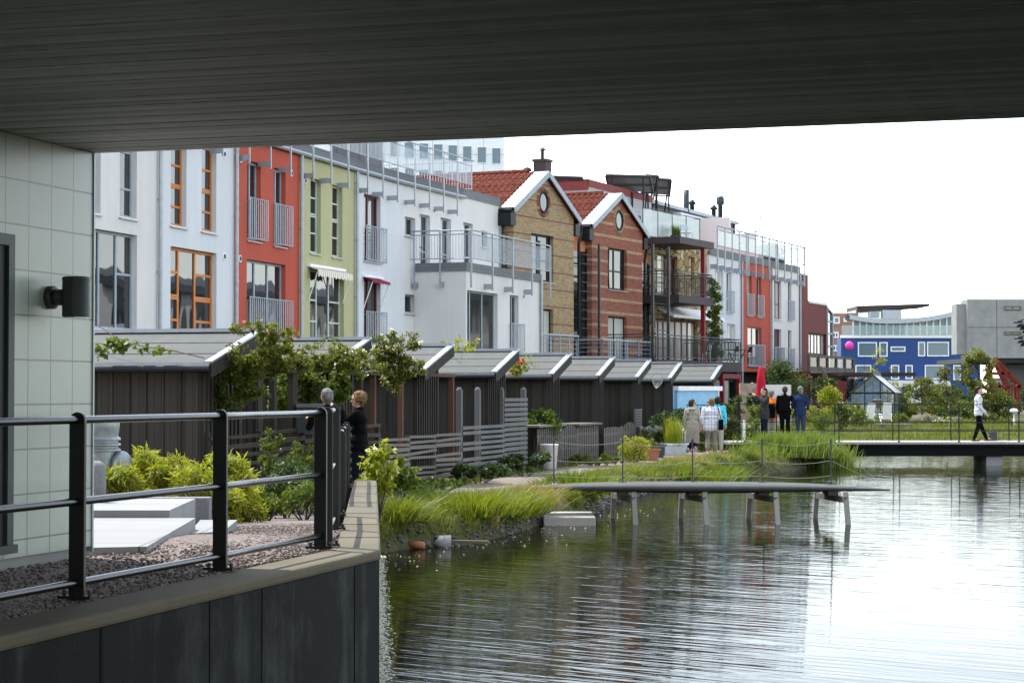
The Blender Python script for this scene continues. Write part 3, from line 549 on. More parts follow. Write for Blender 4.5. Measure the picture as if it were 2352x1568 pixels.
# recessed glazed links between the gables
def link_bay(label, p, q, holes_z, zt, drop):
    fr = Frame(p, 0, q); W = L2(p, q); t = thing('stair_link', label, 'house link', (p[0], p[1], 0), fr.rz)
    MB().box(0, W, .1, 4, GZ, zt).build('wall', M['panel'], t)
    mb = MB(); gl = MB(); z = GZ + .3; n = 2
    while z < zt - 1.6:
        mb.box(0, W, .02, .097, z, z + .07); gl.box(0, W, .05, .06, z + .07, z + .62); z += .62
    for i in range(n + 1): x = W * i / n; mb.box(x - .07, x + .07, .0, .018, GZ, zt - 1.2)
    o = mb.build('window', M['dark_metal'], t); gl.build('pane', M['glass'], o)
    for x in (W * .45, W * .7):
        MB().tube([(x + (.3 if x > W / 2 else -.3), -.1, zt - .2), (x + (.3 if x > W / 2 else -.3), -.1, zt - .5), (x, -.15, zt - 1.), (x, -.15, GZ)], .075, 8).build('downpipe', M['dark_metal'], t)
    return t
yr = fy.w(YW, 0, -1.2); rl = frr.w(0, 0, -.25); rr_ = frr.w(RW, 0, -1.0); yl = fy.w(0, 0, -.3); le = FL.w(L2(p925, p1141) + .02, 0, -.6)
link_bay('narrow dark glazed link with orange panel between the white house and the yellow gable', (le.x, le.y), (yl.x, yl.y), 0, ZE, 0)
link_bay('dark glazed link with orange panel between the yellow and red brick gables', (yr.x, yr.y), (rl.x, rl.y), 0, ZE, 0)
# yellow house chimney, roof cowls
def small_roof(label, name, cat, loc, mbs):
    t = thing(name, label, cat, loc, fy.rz)
    for nm, mb, m in mbs: mb.build(nm, m, t)
c = P(1246, 392, 94); ch = small_roof('square brick chimney with metal cowl behind the yellow gable', 'chimney', 'chimney', (c.x, c.y, c.z - 1.4), [('stack', MB().box(-.32, .32, -.32, .32, 0, 1.8).box(-.37, .37, -.37, .37, 1.8, 1.92), M['plum']), ('cowl', MB().lathe([(.08, 1.92), (.08, 2.35), (.2, 2.36), (.03, 2.5)]), M['dark_metal'])])
for u, v, lb in ((1211, 393, 'mushroom roof vent left of the brick chimney'), (1182, 398, 'small dark roof vent, leftmost on the yellow house ridge')):
    c = P(u, v, 92); small_roof(lb, 'roof_vent', 'vent', (c.x, c.y, c.z - .6), [('cowl', MB().lathe([(.1, 0), (.1, .55), (.2, .6), (.2, .7), (.05, .78)]), M['dark_metal'])])
# ---- stone house with steel balconies -----------------------------------------------------------
ps = (7.0, 101.0); pe = chain(ps, .5, 1632); fr = Frame(ps, .5, pe); W = L2(ps, pe); FS = fr; W_ST = W
lb = link_bay('narrow dark glazed link beside the ladder, right of the red brick gable', (rr_.x, rr_.y), (ps[0] - .05, ps[1] + .05), 0, ZE - .2, 0)
ZS = 10.0
w = [px(fr, 1510, 582, 1533, 675), px(fr, 1536, 588, 1556, 686), px(fr, 1587, 590, 1595, 664), (px(fr, 1506, 733, 1601, 830)[0], px(fr, 1506, 733, 1602, 830)[1], 3.9, px(fr, 1506, 730, 1601, 830)[3])]
t = house('stone_house', 'rough stone faced house with stacked steel balconies and red posts', fr, W, ZS, M['stone'], w, group=ROW)
window(t, *w[0], M['redwood'], (), (.3, .6), M['glass_lit'], sill=False); window(t, *w[1], M['redwood'], (.5,), (), sill=False, bw=.1); window(t, *w[2], M['redwood'], (), (), M['redwood']); window(t, *w[3], M['redwood'], (.12, .24, .36, .52, .68, .82), (), M['glass_lit'], sill=False, bw=.11)
XB = [fr.at(1640, 560, 2.1)[0], fr.at(1638, 690, 2.1)[0], fr.at(1703, 840, 3.2)[0]]
for zt, x0, x1, out, th in ((ZS + .03, fr.at(1562, 560, 2.1)[0], XB[0], 2.1, .34), (7.15, fr.at(1560, 690, 2.1)[0], XB[1], 2.1, .4), (3.85, fr.at(1508, 840, 3.2)[0], XB[2], 3.2, .5)):
    b = MB().box(x0, x1, -out, -.003, zt - th, zt).build('balcony', M['plum'], t)
    if zt < 9:
        mb = MB(); segs = [((x0, -out + .05), (x1, -out + .05)), ((x1, -out + .05), (x1, 0)), ((x0, -out + .05), (x0, 0))]
        for a, c in segs:
            lattice(mb, (*a, 0), (*c, 0), zt + .12, zt + 1.05, .13, 2.2, .012, .025); mb.tube([(*a, zt + 1.18), (*c, zt + 1.18)], .03, 6)
        mb.build('balcony_railing', M['lampgrey'], b)
    else:
        mb = MB(); gl = MB(); s07 = fr.at(1607, 510, .25)[0]
        for a, c in (((-1.6, -.25), (s07, -.25)), ((s07, -.25), (s07, 4.))):
            lattice(mb, (*a, 0), (*c, 0), zt + .1, zt + 1.5, 0, 2.0, .012, .028)
            A, B = Vector((*a, 0)), Vector((*c, 0)); gl.bar((A.x, A.y, zt + .78), (B.x, B.y, zt + .78), .01, 1.3)
        o = mb.build('terrace_railing', M['lampgrey'], t); gl.build('glass_panel', M['frost'], o)
xp = fr.at(1615, 700, 1.9)[0]; MB().box(xp - .1, xp + .1, -2., -1.8, GZ, ZS - .35).build('steel_post', M['red_steel'], t)
s0, z0 = fr.at(1512, 718); MB().prism([(-.9, z0 - .1), (-.003, z0 + .35), (-.003, z0 + .18), (-.9, z0 - .25)], 'x', .9, W - .2).build('awning', M['white_metal'], t)
mb = MB(); a, z = fr.at(1497, 575, 2.2); b = fr.at(1533, 575, 2.2)[0]
for x in (a, b): mb.box(x - .06, x + .06, -2.3, -2.18, GZ, z + .3)
k = z
while k > 2.6: mb.tube([(a, -2.24, k), (b, -2.24, k)], .02, 5); k -= .42
mb.build('trellis_ladder', M['lampgrey'], t)
# ground floor under the deck
mb = MB().box(-1.2, XB[2] - .3, -.6, -.3, GZ, 3.3); mb.build('shop_front', M['redwood'], t)
a = fr.at(1662, 860, 1.2)[0]; b = fr.at(1693, 860, 1.2)[0]
fr_ = MB().box(a - .35, a - .12, -1.3, -1.1, GZ, 3.3).box(b + .1, b + .35, -1.3, -1.1, GZ, 3.3).box(a - .12, b + .1, -1.3, -1.1, 3.05, 3.3).build('porch_frame', M['red_steel'], t)
MB().box(a, b, -.7, -.61, GZ, 2.95).build('porch_door', M['glass_lit'], t)
# penthouse row above, party walls, solar panels
c = (4.0, 105.0); fp = Frame(c, .44); t = thing('penthouse', 'grey board clad penthouse with maroon parapet behind the brick gables', 'house', (*c, 0), fp.rz); zp = 13.4
MB().box(0, 9.8, 0, 6, 9.6, zp).build('wall', M['siding'], t); MB().box(-.02, -.001, 0, 6, 9.6, zp - .5).build('end_wall', M['beige'], t); MB().box(-.06, 9.9, -.05, -.001, zp - .28, zp + .1).box(-.06, -.021, -.05, 6, zp - .45, zp + .1).box(-.06, 9.9, -.001, 6.1, zp + .003, zp + .1).build('parapet', M['maroon'], t)
MB().tube([(6.4, -.1, zp), (6.4, -.1, zp - 2.6)], .06, 6).build('downpipe', M['dark_metal'], t); MB().box(7.2, 8., -.04, 0, 10.05, 12.2).build('door', M['plum'], t)
c2 = fp.w(9.8, 0, -.6); t2 = thing('penthouse', 'dark slate clad penthouse with sloping roof edge and white party wall', 'house', (c2.x, c2.y, 0), fp.rz); LL = 17.5
MB().box(.02, LL, 0, 6, 9.4, 13.2).build('wall', M['slate'], t2); MB().box(0, LL + .2, -.3, 6.2, 13.2, 13.4).build('roof', M['grey_paint'], t2)
MB().box(5.2, 11.8, -.6, -.003, 9.4, 13.).build('party_wall', M['white_b'], t2); MB().box(5.18, 5.45, -3.6, -.601, 9.4, 12.6).build('party_wall', M['white'], t2); MB().box(11.85, 12.1, -4.5, -.003, 9.4, 11.4).build('party_wall', M['white'], t2); MB().box(12.3, LL - .4, -.03, -.003, 9.9, 11.1).build('window', M['dark_metal'], t2)
MB().box(LL - .1, LL, -.1, 0, 9.4, 13.2).build('downpipe', M['dark_metal'], t2)
for s, lb, h, r, oct_ in ((7.6, 'plain dark cylindrical flue on the dark penthouse roof', 1.35, .17, 0), (14.0, 'dark flue with a wider capped top on the penthouse roof', .95, .15, 1)):
    q = P(1577 if s < 9 else 1655, 700, 121 if s < 9 else 126.5); q.z = 13.2; t = thing('roof_flue', lb, 'flue', tuple(q)); pr = [(r, 0), (r, h)] + ([(r + .02, h), (r + .1, h + .06), (r + .1, h + .42), (r + .03, h + .55)] if oct_ else [])
    MB().lathe(pr, n=14).build('pipe', M['lampgrey'], t, True)
for s, lb in ((9.2, 'small squat vent beside the plain flue'), (12.3, 'small pointed vent between the two tall flues')):
    q = P(1590 if s < 10 else 1640, 700, 122 if s < 10 else 125.5); q.z = 13.35; t = thing('roof_vent', lb, 'vent', tuple(q)); MB().lathe([(.14, 0), (.14, .4), (.26, .42), (.2, .55), (.08, .7)]).build('cowl', M['dark_metal'], t, True)
for i, (u0, v0, u1, v1, lb) in enumerate(((1264, 405, 1338, 396, 'tilted solar panel behind the yellow brick gable, leftmost of the row'), (1391, 402, 1492, 391, 'largest tilted solar panel on the penthouse roof'), (1484, 402, 1513, 400, 'tilted solar panel just right of the largest one'), (1500, 410, 1542, 408, 'tilted solar panel at the right end of the row'))):
    A = P(u0, v0, 108 + i * 2.2); B = P(u1, v1, 108.6 + i * 2.2); L = (B - A).length; rz = math.atan2(B.y - A.y, B.x - A.x)
    t = thing('solar_panel', lb, 'solar panel', (A.x, A.y, A.z - 1.3), rz, 'solar panels on the penthouse roof')
    pn = MB(); tilt = R(38); dx = Vector((.1, math.cos(tilt) * .9, -math.sin(tilt) * 1.0)) * 1.3
    up0 = Vector((0, 0, 1.3)); up1 = Vector((L, 0, 1.3)); nn = Vector((0, 0, .06))
    q = [up0, up1, up1 + dx + Vector((.35, 0, 0)), up0 + dx + Vector((.35, 0, 0))]; pn.add([*q, *[k + nn for k in q]], [(0, 1, 2, 3), (4, 5, 6, 7), (0, 1, 5, 4), (1, 2, 6, 5), (2, 3, 7, 6), (3, 0, 4, 7)]); pn.build('panel', M['solar'], t)
    mb = MB()
    for f in (0, .5, 1): mb.bar(q[0].lerp(q[3], f) - nn, q[1].lerp(q[2], f) - nn, .07, .07)
    for f in (0, 1): mb.bar(q[0].lerp(q[1], f) - nn, q[3].lerp(q[2], f) - nn, .07, .07)
    mb.build('frame', M['dark_metal'], t)
    for f in (.15, .85):
        s_ = q[3].lerp(q[2], f); MB().bar(s_, (s_.x, s_.y + .3, -.6), .07, .07).build('leg', M['dark_metal'], t); s_ = q[0].lerp(q[1], f); MB().bar(s_, (s_.x, s_.y, -.6), .07, .07).build('leg', M['dark_metal'], t)
# ---- far row -----------------------------------------------------------------------------------
ZF = EYE + 7.4; pf = (FOC and (1630 - CX) / FOC * 108.0, 108.0); pA = chain(pf, .43, 1702); pB = chain(pA, .43, 1770.5); pC = chain(pB, .43, 1836)
def lowfloor(t, W):
    MB().box(0, W, 1.6, 1.8, GZ, 3.497).build('ground_floor', M['slate'], t)
    for x in (.8, W / 2, W - 1.6): MB().box(x, x + 1., 1.5, 1.597, 1.2, 2.9).build('window', M['glass'], t)
    for x in (.1, W - .35): MB().box(x, x + .25, .1, .35, GZ, 3.497).build('column', M['dark_metal'], t)
def farhouse(label, p, q, mat, wins, rails, vents, fm, rows):
    fr = Frame(p, 0, q); W = L2(p, q); w = [px(fr, *k) for k in wins]
    t = house('terraced_house', label, fr, W, ZF, mat, w, 3.5, 8, group=ROW)
    for i, k in enumerate(w): window(t, *k, fm, (.5,) if k[1] - k[0] > 1.3 else (), rows, M['glass'] if i % 3 else M['glass_lit'])
    for k in rails: french(t, *px(fr, *k))
    for k in vents: vent(t, *fr.at(*k))
    MB().quad((0, 0, 3.5), (0, 8, 3.5), (W, 8, 3.5), (W, 0, 3.5)).build('soffit', M['white'], t); lowfloor(t, W); downpipe(t, W - .03, GZ, ZF)
    MB().box(0, W, -.08, .02, ZF, ZF + .4).build('fascia', M['fascia'], t)
    mb = MB(); gl = MB(); zt = ZF + 1.55
    for i in range(5):
        x = .2 + (W - .4) * i / 4; mb.box(x - .035, x + .035, -.43, -.36, ZF - .85, zt); mb.box(x - .035, x + .035, -.36, 0, ZF - .75, ZF - .5)
    mb.tube([(0, -.5, zt), (W, -.5, zt)], .045, 6); mb.tube([(0, -.4, ZF + .5), (W, -.4, ZF + .5)], .025, 5); mb.tube([(0, -.4, zt - .2), (W, -.4, zt - .2)], .022, 5)
    gl.box(.1, W - .1, -.405, -.395, ZF + .55, zt - .22)
    o = mb.build('terrace_railing', M['grey_metal'], t); gl.build('glass_panel', M['frost'], o); return t, fr, W
farhouse('white rendered house between the stone house and the far red house', pf, pA, M['white_b'], [(1642, 618, 1661, 715), (1668.6, 624, 1680, 717), (1642, 742, 1661, 840), (1670, 743, 1689, 842)], [(1667, 667, 1683, 717)], [(1691, 627)], M['white_wood'], (.35,))
farhouse('brick red rendered house in the far part of the row', pA, pB, M['red2'], [(1715.5, 631, 1726.6, 723), (1738, 636, 1748.5, 726), (1717, 749.6, 1749, 839)], [(1714.5, 675, 1729, 723), (1737, 678, 1751, 726), (1716.5, 791, 1753, 841)], [], M['grey_paint'], ())
tw, fw, Ww = farhouse('white rendered house with maroon frames at the far end of the row', pB, pC, M['white'], [(1778, 644, 1794.6, 732), (1810, 648.5, 1817.5, 735), (1778, 755, 1794.6, 842), (1810, 758, 1818, 843)], [(1808.5, 690, 1822, 734), (1777, 797, 1799, 842), (1809, 800, 1822, 844)], [(1833 - 4, 653)], M['redwood'], (.4,))
mb = MB(); lattice(mb, (Ww, -.4, 0), (Ww, 7, 0), ZF + .5, ZF + 1.55, .9, 1.4, .02, .035); mb.build('terrace_railing', M['grey_metal'], tw)
MB().box(.3, .6, 1, 7.5, ZF, ZF + 2.1).build('party_wall', M['white'], tw)
# rooftop furniture glimpsed behind the glass railing
def pot(parent_loc, lb, r=.25, h=.4, m='terra'):
    t = thing('plant_pot', lb, 'plant pot', parent_loc); MB().lathe([(r * .7, 0), (r, h), (r * 1.08, h), (r * 1.08, h + .05), (r * .9, h + .05), (r * .85, h - .02)]).build('pot', M[m], t, True); return t
# ---- dark red boarded house with glazed corner ----------------------------------------------------
pd_ = (pC[0] + .05, pC[1] + .1); fr = Frame(pd_, .43); sa = fr.at(1856, 640)[0]; sb_ = fr.at(1898, 700)[0]; z1 = fr.at(1836, 630)[1]; z2 = fr.at(1898, 702)[1]; FD = fr
t = thing('boarded_house', 'dark red boarded house with a tall strip window and glazed corner', 'house', (*pd_, 0), fr.rz, ROW)
MB().box(0, sa, 0, 8, GZ, z1).build('tower', M['darkred'], t)
wz1 = fr.at(1870, 765)[1]; wz0 = fr.at(1870, 814)[1]
mb = MB(); wallholes(mb, sa, sb_, GZ, z2, [(sa + .1, sb_ - .12, wz0, wz1)]); mb.quad((sb_, 0, GZ), (sb_, 8, GZ), (sb_, 8, z2), (sb_, 0, z2)); mb.quad((sa, 0, z2), (sb_, 0, z2), (sb_, 8, z2), (sa, 8, z2)); nobuild(mb, 'wall', M['darkred'], t)
window(t, sa + .1, sb_ - .12, wz0, wz1, M['oldwood'], (.25, .45, .62, .82), (), M['glass_lit'], bw=.1)
MB().box(-.03, sa + .05, -.05, .02, z1, z1 + .1).box(sa, sb_ + .1, -.05, .02, z2, z2 + .15).build('roof_edge', M['pipe'], t)
sg = fr.at(1912, 720)[0]; z3 = fr.at(1912, 722)[1]
MB().prism([(sb_ + .02, 3.6), (sg, 3.6), (sg, z3), (sb_ + .02, z2 - .1)], 'y', .05, 3).build('glazed_corner', M['glass'], t)
mb = MB(); mb.bar((sb_ + .1, -.0, 3.6), (sb_ + .1, 0, z2 - .1), .16, .1, (1, 0, 0)); mb.bar((sg, 0, 3.6), (sg, 0, z3), .12, .1, (1, 0, 0)); mb.bar((sb_, 0, z2 - .05), (sg + .2, 0, z3), .1, .12)
for v in (740, 768, 797): z = fr.at(1905, v)[1]; mb.box(sb_ + .1, sg, -.03, .03, z, z + .1)
mb.build('corner_frame', M['grey_paint'], t)
# timber balcony and pergola deck in front of it
a, zt = fr.at(1854, 814, 2.5); zb = fr.at(1854, 853, 2.5)[1]; b = fr.at(1967, 814, 2.5)[0]; b = min(b, a + 11)
t = thing('timber_balcony', 'weathered timber balcony with glass panels beside the dark red house', 'balcony', (*pd_, 0), fr.rz)
mb = MB().box(a, b, -2.7, 0 - .01, zb - .35, zb)
for i in range(6): x = a + .1 + (b - a - .2) * i / 5; mb.box(x - .12, x + .12, -2.68, -2.44, GZ, zb - .35)
mb.build('deck', M['redwood'], t)
mb = MB().box(a, b, -2.62, -2.5, zt - .15, zt).box(a, b, -2.62, -2.5, zb + .003, zb + .3); gl = MB()
for i in range(6):
    x = a + .1 + (b - a - .2) * i / 5; mb.box(x - .08, x + .08, -2.65, -2.47, zb, zt)
gl.box(a, b, -2.57, -2.55, zb + .3, zt - .15); o = mb.build('railing', M['oldwood'], t); gl.build('glass_panel', M['smoked'], o)
# ---- ground, water, paths ----------------------------------------------------------------------
SHX = [(0, -2.2), (28.4, -2.0), (28.9, -1.9), (29.8, -1.45), (30.8, -.5), (33.3, .2), (35.1, .58), (36.6, .95), (38.6, 1.75), (41, 2.05), (44, 2.75), (46.6, 3.35), (50.5, 4.7), (55.8, 6.4), (57.9, 7.9), (62, 9.3), (66, 10.6), (71, 12.1), (76, 13.2), (85, 15.), (400, 80)]
sy, sx = np.array([p[0] for p in SHX], float), np.array([p[1] for p in SHX], float)
def shore(y): return np.interp(y, sy, sx)
def prof(y): return np.interp(y, [0, 17, 30, 36, 400], [1.08, 1.08, .47, .42, .42])     # land level beside the wall
def ghash(x, y): return .5 * np.sin(x * 1.7 + 2.1 * np.sin(y * .9)) * np.sin(y * 1.3 + 1.3 * np.sin(x * .7))
def height(x, y):
    x, y = np.asarray(x, float), np.asarray(y, float)
    d = np.maximum(shore(y) - x, (y - 79.5 - .8 * np.sin(x * .6)))
    d = np.where((x > 21.5) & (y > 80), np.minimum(d, np.maximum(y - 100., 22.4 - x)), d)
    t = np.clip((d + .4) / .85, 0, 1); h = -.75 + (t * t * (3 - 2 * t)) * (.75 + prof(y) - .04)
    h = h + np.where((y > 80) & (d > 0), .48 * np.clip((y - 81.5) / 7, 0, 1), 0) * np.clip((x + 2 - .1 * y) / 3, 0, 1)
    inner = np.clip((d - .3) / .8, 0, 1)
    return h + inner * .05 * ghash(x, y) * np.clip((y - 30) / 3, 0, 1)
def axis_(segs):
    out = []
    for a, b, st in segs: out += list(np.arange(a, b, st))
    return np.array(out + [segs[-1][1]])
gx = axis_([(-900, -60, 60), (-60, -16, 4), (-16, -6, .8), (-6, 13, .2), (13, 30, .6), (30, 100, 5), (100, 900, 80)])
gy = axis_([(-150, 0, 25), (0, 24, 2), (24, 62, .22), (62, 84, .4), (84, 110, 1.), (110, 300, 12), (300, 2400, 140)])
X, Y = np.meshgrid(gx, gy); Z = height(X, Y)
wallx = np.interp(Y, [-150, 0, 16, 28.7], [-48, -5.95, -1.4, -2.1])
Z = np.where((Y < 29.2) & (X > wallx), -.75, Z); Z = np.where((Y < 29.2) & (X < wallx), np.minimum(Z, prof(Y) - .06), Z)
nx, ny = len(gx), len(gy); ii = (np.arange(ny - 1)[:, None] * nx + np.arange(nx - 1)).ravel()
me = npmesh('ground', np.stack([X.ravel(), Y.ravel(), Z.ravel()], 1), np.stack([ii, ii + 1, ii + nx + 1, ii + nx], 1)); tag(link('ground', me, M['soil'], smooth=True), kind='structure')
tag(MB().quad((-25, -40, 0), (200, -40, 0), (200, 260, 0), (-25, 260, 0)).build('water', M['water']), kind='structure')
# gravel by the rail and the path along the gardens
PATHC = [(30, -3.3), (34, -2.35), (38.6, -.95), (46.7, .95), (54.8, 3.15), (61.2, 5.3), (68, 7.4), (72, 8.4)]
def pathx(y): return np.interp(y, [p[0] for p in PATHC], [p[1] for p in PATHC])
V = []; F_ = []
ys = np.arange(2, 31.01, .5)
for i, y in enumerate(ys):
    xr = float(np.interp(y, [0, 10.6, 15.9, 28.7, 31], [-5.8, -2.85, -1.37, -2.2, -2.6])); z = float(prof(y)) + .0
    for k in range(9): x = -16 + (xr + 16) * k / 8; V.append((x, y, z + .02 * math.sin(k * 1.3 + y) * (0 if k == 8 else 1)))
for i in range(len(ys) - 1):
    for k in range(8): a = i * 9 + k; F_.append((a, a + 1, a + 10, a + 9))
me = npmesh('gravel', V, F_); tag(link('gravel', me, M['gravel'], smooth=True), kind='structure')
V = []; F_ = []; ys = np.arange(30.5, 72, .4)
for y in ys:
    c = float(pathx(y)); wl = .9 + .12 * math.sin(y * 1.9); wr = .85 + .15 * math.sin(y * 2.3 + 1)
    for k in range(7):
        x = c - wl + (wl + wr) * k / 6; V.append((x, y, float(height(x, y)) + .035 - (.03 if k in (0, 6) else 0)))
for i in range(len(ys) - 1):
    for k in range(6): a = i * 7 + k; F_.append((a, a + 1, a + 8, a + 7))
me = npmesh('path', V, F_); tag(link('path', me, M['pathg'], smooth=True), kind='structure')
# loose stones on the near gravel
def scatter_rocks(name, pts, smin, smax, m, parent=None, kind='stuff'):
    base = np.array([(math.cos(a) * math.cos(b), math.sin(a) * math.cos(b), math.sin(b)) for b in (-.9, 0, .9) for a in np.arange(0, 6.2, 2 * PI / 6)])
    fs = [(r * 6 + k, r * 6 + (k + 1) % 6, (r + 1) * 6 + (k + 1) % 6, (r + 1) * 6 + k) for r in (0, 1) for k in range(6)] + [(12, 13, 14, 15), (12, 15, 16, 17), (3, 2, 1, 0), (5, 4, 3, 0)]
    n = len(pts); s = RNG.uniform(smin, smax, n)[:, None, None] * RNG.uniform(.6, 1.2, (n, 1, 3)) * np.array([1, 1, .6])
    V = base[None] * s * RNG.uniform(.75, 1.15, (n, 18, 1)); a = RNG.uniform(0, 6.3, n)
    rx = V[:, :, 0] * np.cos(a)[:, None] - V[:, :, 1] * np.sin(a)[:, None]; ry = V[:, :, 0] * np.sin(a)[:, None] + V[:, :, 1] * np.cos(a)[:, None]
    V = np.stack([rx, ry, V[:, :, 2]], 2) + np.asarray(pts)[:, None]
    F_ = (np.array(fs)[None] + (np.arange(n) * 18)[:, None, None]).reshape(-1, 4)
    o = link(name, npmesh(name, V.reshape(-1, 3), F_), m, parent)
    if kind: tag(o, kind=kind)
    return o
n = 14000; y = RNG.uniform(11, 24, n); xr = np.interp(y, [10.6, 15.9, 28.7], [-2.9, -1.43, -2.25]); x = xr - RNG.uniform(.0, 1, n) ** 1.3 * 3.2
o = scatter_rocks('gravel_stones', np.stack([x, y, prof(y) + .004], 1), .006, .02, M['gravel']); tag(o, 'loose pink and grey stones lying on the gravel by the rail', 'gravel')
n = 4200; y = RNG.uniform(27, 66, n); d = RNG.normal(.08, .16, n) ; x = shore(y) - d
keep = (np.abs(y - 37.3) > .9) & ((y < 50) | (RNG.uniform(0, 1, n) < .3)) & ~((y < 29.2) & (x < -1.9)); x, y = x[keep], y[keep]
o = scatter_rocks('shore_pebbles', np.stack([x, y, height(x, y) + .01], 1), .018, .065, M['pebble']); tag(o, 'dark wet pebbles along the water line of the bank', 'pebbles')
# ---- distant buildings ---------------------------------------------------------------------------
def fbox(name, label, cat, Yd, u0, u1, v0, v1, dep, mat, part='wall', zb=None):
    a, b = P(u0, v0, Yd), P(u1, v1, Yd); t = thing(name, label, cat, (a.x, Yd, 0)); zb = b.z if zb is None else zb
    W = b.x - a.x; MB().box(0, W, 0, dep, zb, a.z).build(part, mat, t); return t, lambda u, v: (P(u, v, Yd).x - a.x, P(u, v, Yd).z)
def fwin(t, loc, u0, v0, u1, v1, fm, gl, bw=.12, y=-.03, cols=()):
    x0, z1 = loc(u0, v0); x1, z0 = loc(u1, v1); mb = MB()
    for q in ((x0, x0 + bw, z0, z1), (x1 - bw, x1, z0, z1), (x0 + bw, x1 - bw, z0, z0 + bw), (x0 + bw, x1 - bw, z1 - bw, z1)): mb.box(q[0], q[1], y - .09, y + .029, q[2], q[3])
    for f in cols: x = x0 + (x1 - x0) * f; mb.box(x - bw / 2, x + bw / 2, y - .08, y + .029, z0 + bw, z1 - bw)
    o = mb.build('window', fm, t); MB().box(x0 + .02, x1 - .02, y, y + .028, z0 + .02, z1 - .02).build('pane', gl, o)
D5 = lambda x, y: (1837.5 + x * .3174, 612.5 + y * .3174)
FG = glass('far_glass', (.10, .16, .20), .1, .004, 0, .4)
t, lo = fbox('blue_house', 'bright blue boarded house with white window frames and a wavy glazed roof storey', 'house', 240., 1931.8, 2252, 776, 900, 3, M['blue'], zb=-.2)
for x0, y0, x1, y1 in ((418, 545, 557, 650), (573, 545, 633, 650), (655, 577, 762, 614), (853, 543, 905, 648), (918, 543, 1077, 648), (400, 710, 515, 815), (657, 710, 717, 815), (762, 710, 815, 812), (902, 710, 1040, 815), (1108, 710, 1163, 820)):
    fwin(t, lo, *D5(x0, y0), *D5(x1, y1), M['white_wood'], FG, .13)
W = lo(2252, 776)[0]; zt = lo(1932, 776)[1]
MB().box(-.1, W, -.15, .0, zt, zt + .35).build('roof_band', M['white_metal'], t)
x0, z0 = lo(*D5(385, 512)); x1 = lo(2205, 776)[0]; pts = []
for (a, b) in ((350, 372), (430, 388), (520, 399), (620, 404), (700, 403), (800, 398), (900, 388), (1000, 372), (1080, 355), (1150, 335), (1240, 305)): pts.append(lo(*D5(a, b)))
mb = MB()
for (a, b), (c, d) in zip(pts, pts[1:]): mb.add([(a, -.9, b - .15), (c, -.9, d - .15), (c, 2.5, d - .15), (a, 2.5, b - .15), (a, -.9, b + .4), (c, -.9, d + .4), (c, 2.5, d + .4), (a, 2.5, b + .4)], [(0, 3, 2, 1), (4, 5, 6, 7), (0, 1, 5, 4), (2, 3, 7, 6)])
mb.build('wavy_roof', M['grey_metal'], t)
gx0 = x0; mb = MB(); gl = MB(); n = 16
for i in range(n + 1):
    x = gx0 + (x1 - gx0) * i / n; zz = float(np.interp(x, [p[0] for p in pts], [p[1] for p in pts])); mb.box(x - .09, x + .09, -.1, .0, zt + .36, zz)
    if i < n:
        x2 = gx0 + (x1 - gx0) * (i + 1) / n; z2_ = float(np.interp(x2, [p[0] for p in pts], [p[1] for p in pts]))
        gl.add([(x, .1, zt), (x2, .1, zt), (x2, .1, z2_), (x, .1, zz)], [(0, 1, 2, 3)])
o = mb.build('glazed_storey', M['white_wood'], t); gl.build('pane', FG, o)
MB().box(0, W, -.5, -.48, zt + .36, zt + 1.5).build('glass_railing', M['clear'], t)
for a in (0, 1): MB().box(lo(*D5(600, 820))[0], lo(*D5(1070, 0))[0], -1.2, -.05, -.2, lo(*D5(600, 822))[1]).build('white_base', M['white'], t) if a else None
c = P(*D5(358, 570), 238.6); t = thing('balloon', 'pink ball hanging on the blue house wall', 'ball', tuple(c)); MB().ball((0, 0, 0), .52, 16).build('ball', M['pink'], t, True)
t, lo = fbox('brick_block', 'pinkish brown brick block behind the dark red house', 'apartment block', 262., 1908, 1972, 719, 910, 3, M['brown_brick'], zb=-.2)
for x0, y0, x1, y1 in ((205, 362, 287, 412), (314, 373, 338, 400), (232, 470, 280, 515), (232, 566, 282, 612), (205, 660, 282, 700)): fwin(t, lo, *D5(x0, y0), *D5(x1, y1), M['white_wood'], M['glass'], .18, -.03, (.5,))
t, lo = fbox('roof_pavilion', 'flat dark roofed glass pavilion rising behind the blue house', 'pavilion', 285., 1966, 2091, 712, 760, 9, M['far'] if 'far' in M else M['frost'], part='glass_wall', zb=-.2)
a, za = lo(1966, 711); b, zb = lo(2132, 702); MB().add([(a, -1, za - .3), (b, -1, zb - .1), (b, 8, zb - .1), (a, 8, za - .3), (a, -1, za + .5), (b, -1, zb + .25), (b, 8, zb + .25), (a, 8, za + .5)], [(0, 3, 2, 1), (4, 5, 6, 7), (0, 1, 5, 4), (1, 2, 6, 5), (2, 3, 7, 6), (3, 0, 4, 7)]).build('roof', M['plum'], t)
a, za = lo(1993, 717); b, zb = lo(2014, 730); MB().box(a, b, -2, -.5, zb, za).build('roof_unit', M['grey_paint'], t); a, za = lo(2022, 713); b, zb = lo(2064, 733); MB().box(a, b, -2, -.5, zb, za).build('plant_room', M['grey_metal'], t)
a, za = lo(1986, 700); MB().tube([(a, 1, za - 1), (a, 1, za + .9)], .04, 5).build('mast', M['dark_metal'], t)
t, lo = fbox('concrete_house', 'grey concrete panel building raised on a dark underside at the right edge', 'building', 200., 2222, 2420, 687, 822, 3, M['conc'])
a, za = lo(2200, 697); MB().box(a, -.002, .6, 3, lo(0, 813)[1], za).build('side_wing', M['conc'], t)
mb = MB()
for u in (2285,): x = lo(u, 0)[0]; mb.box(x - .03, x + .03, -.012, -.001, lo(0, 821)[1], lo(0, 690)[1])
z = lo(0, 751.5)[1]; mb.box(0.03, 8.8, -.014, -.002, z - .03, z + .03); mb.build('panel_joint', M['slate'], t)
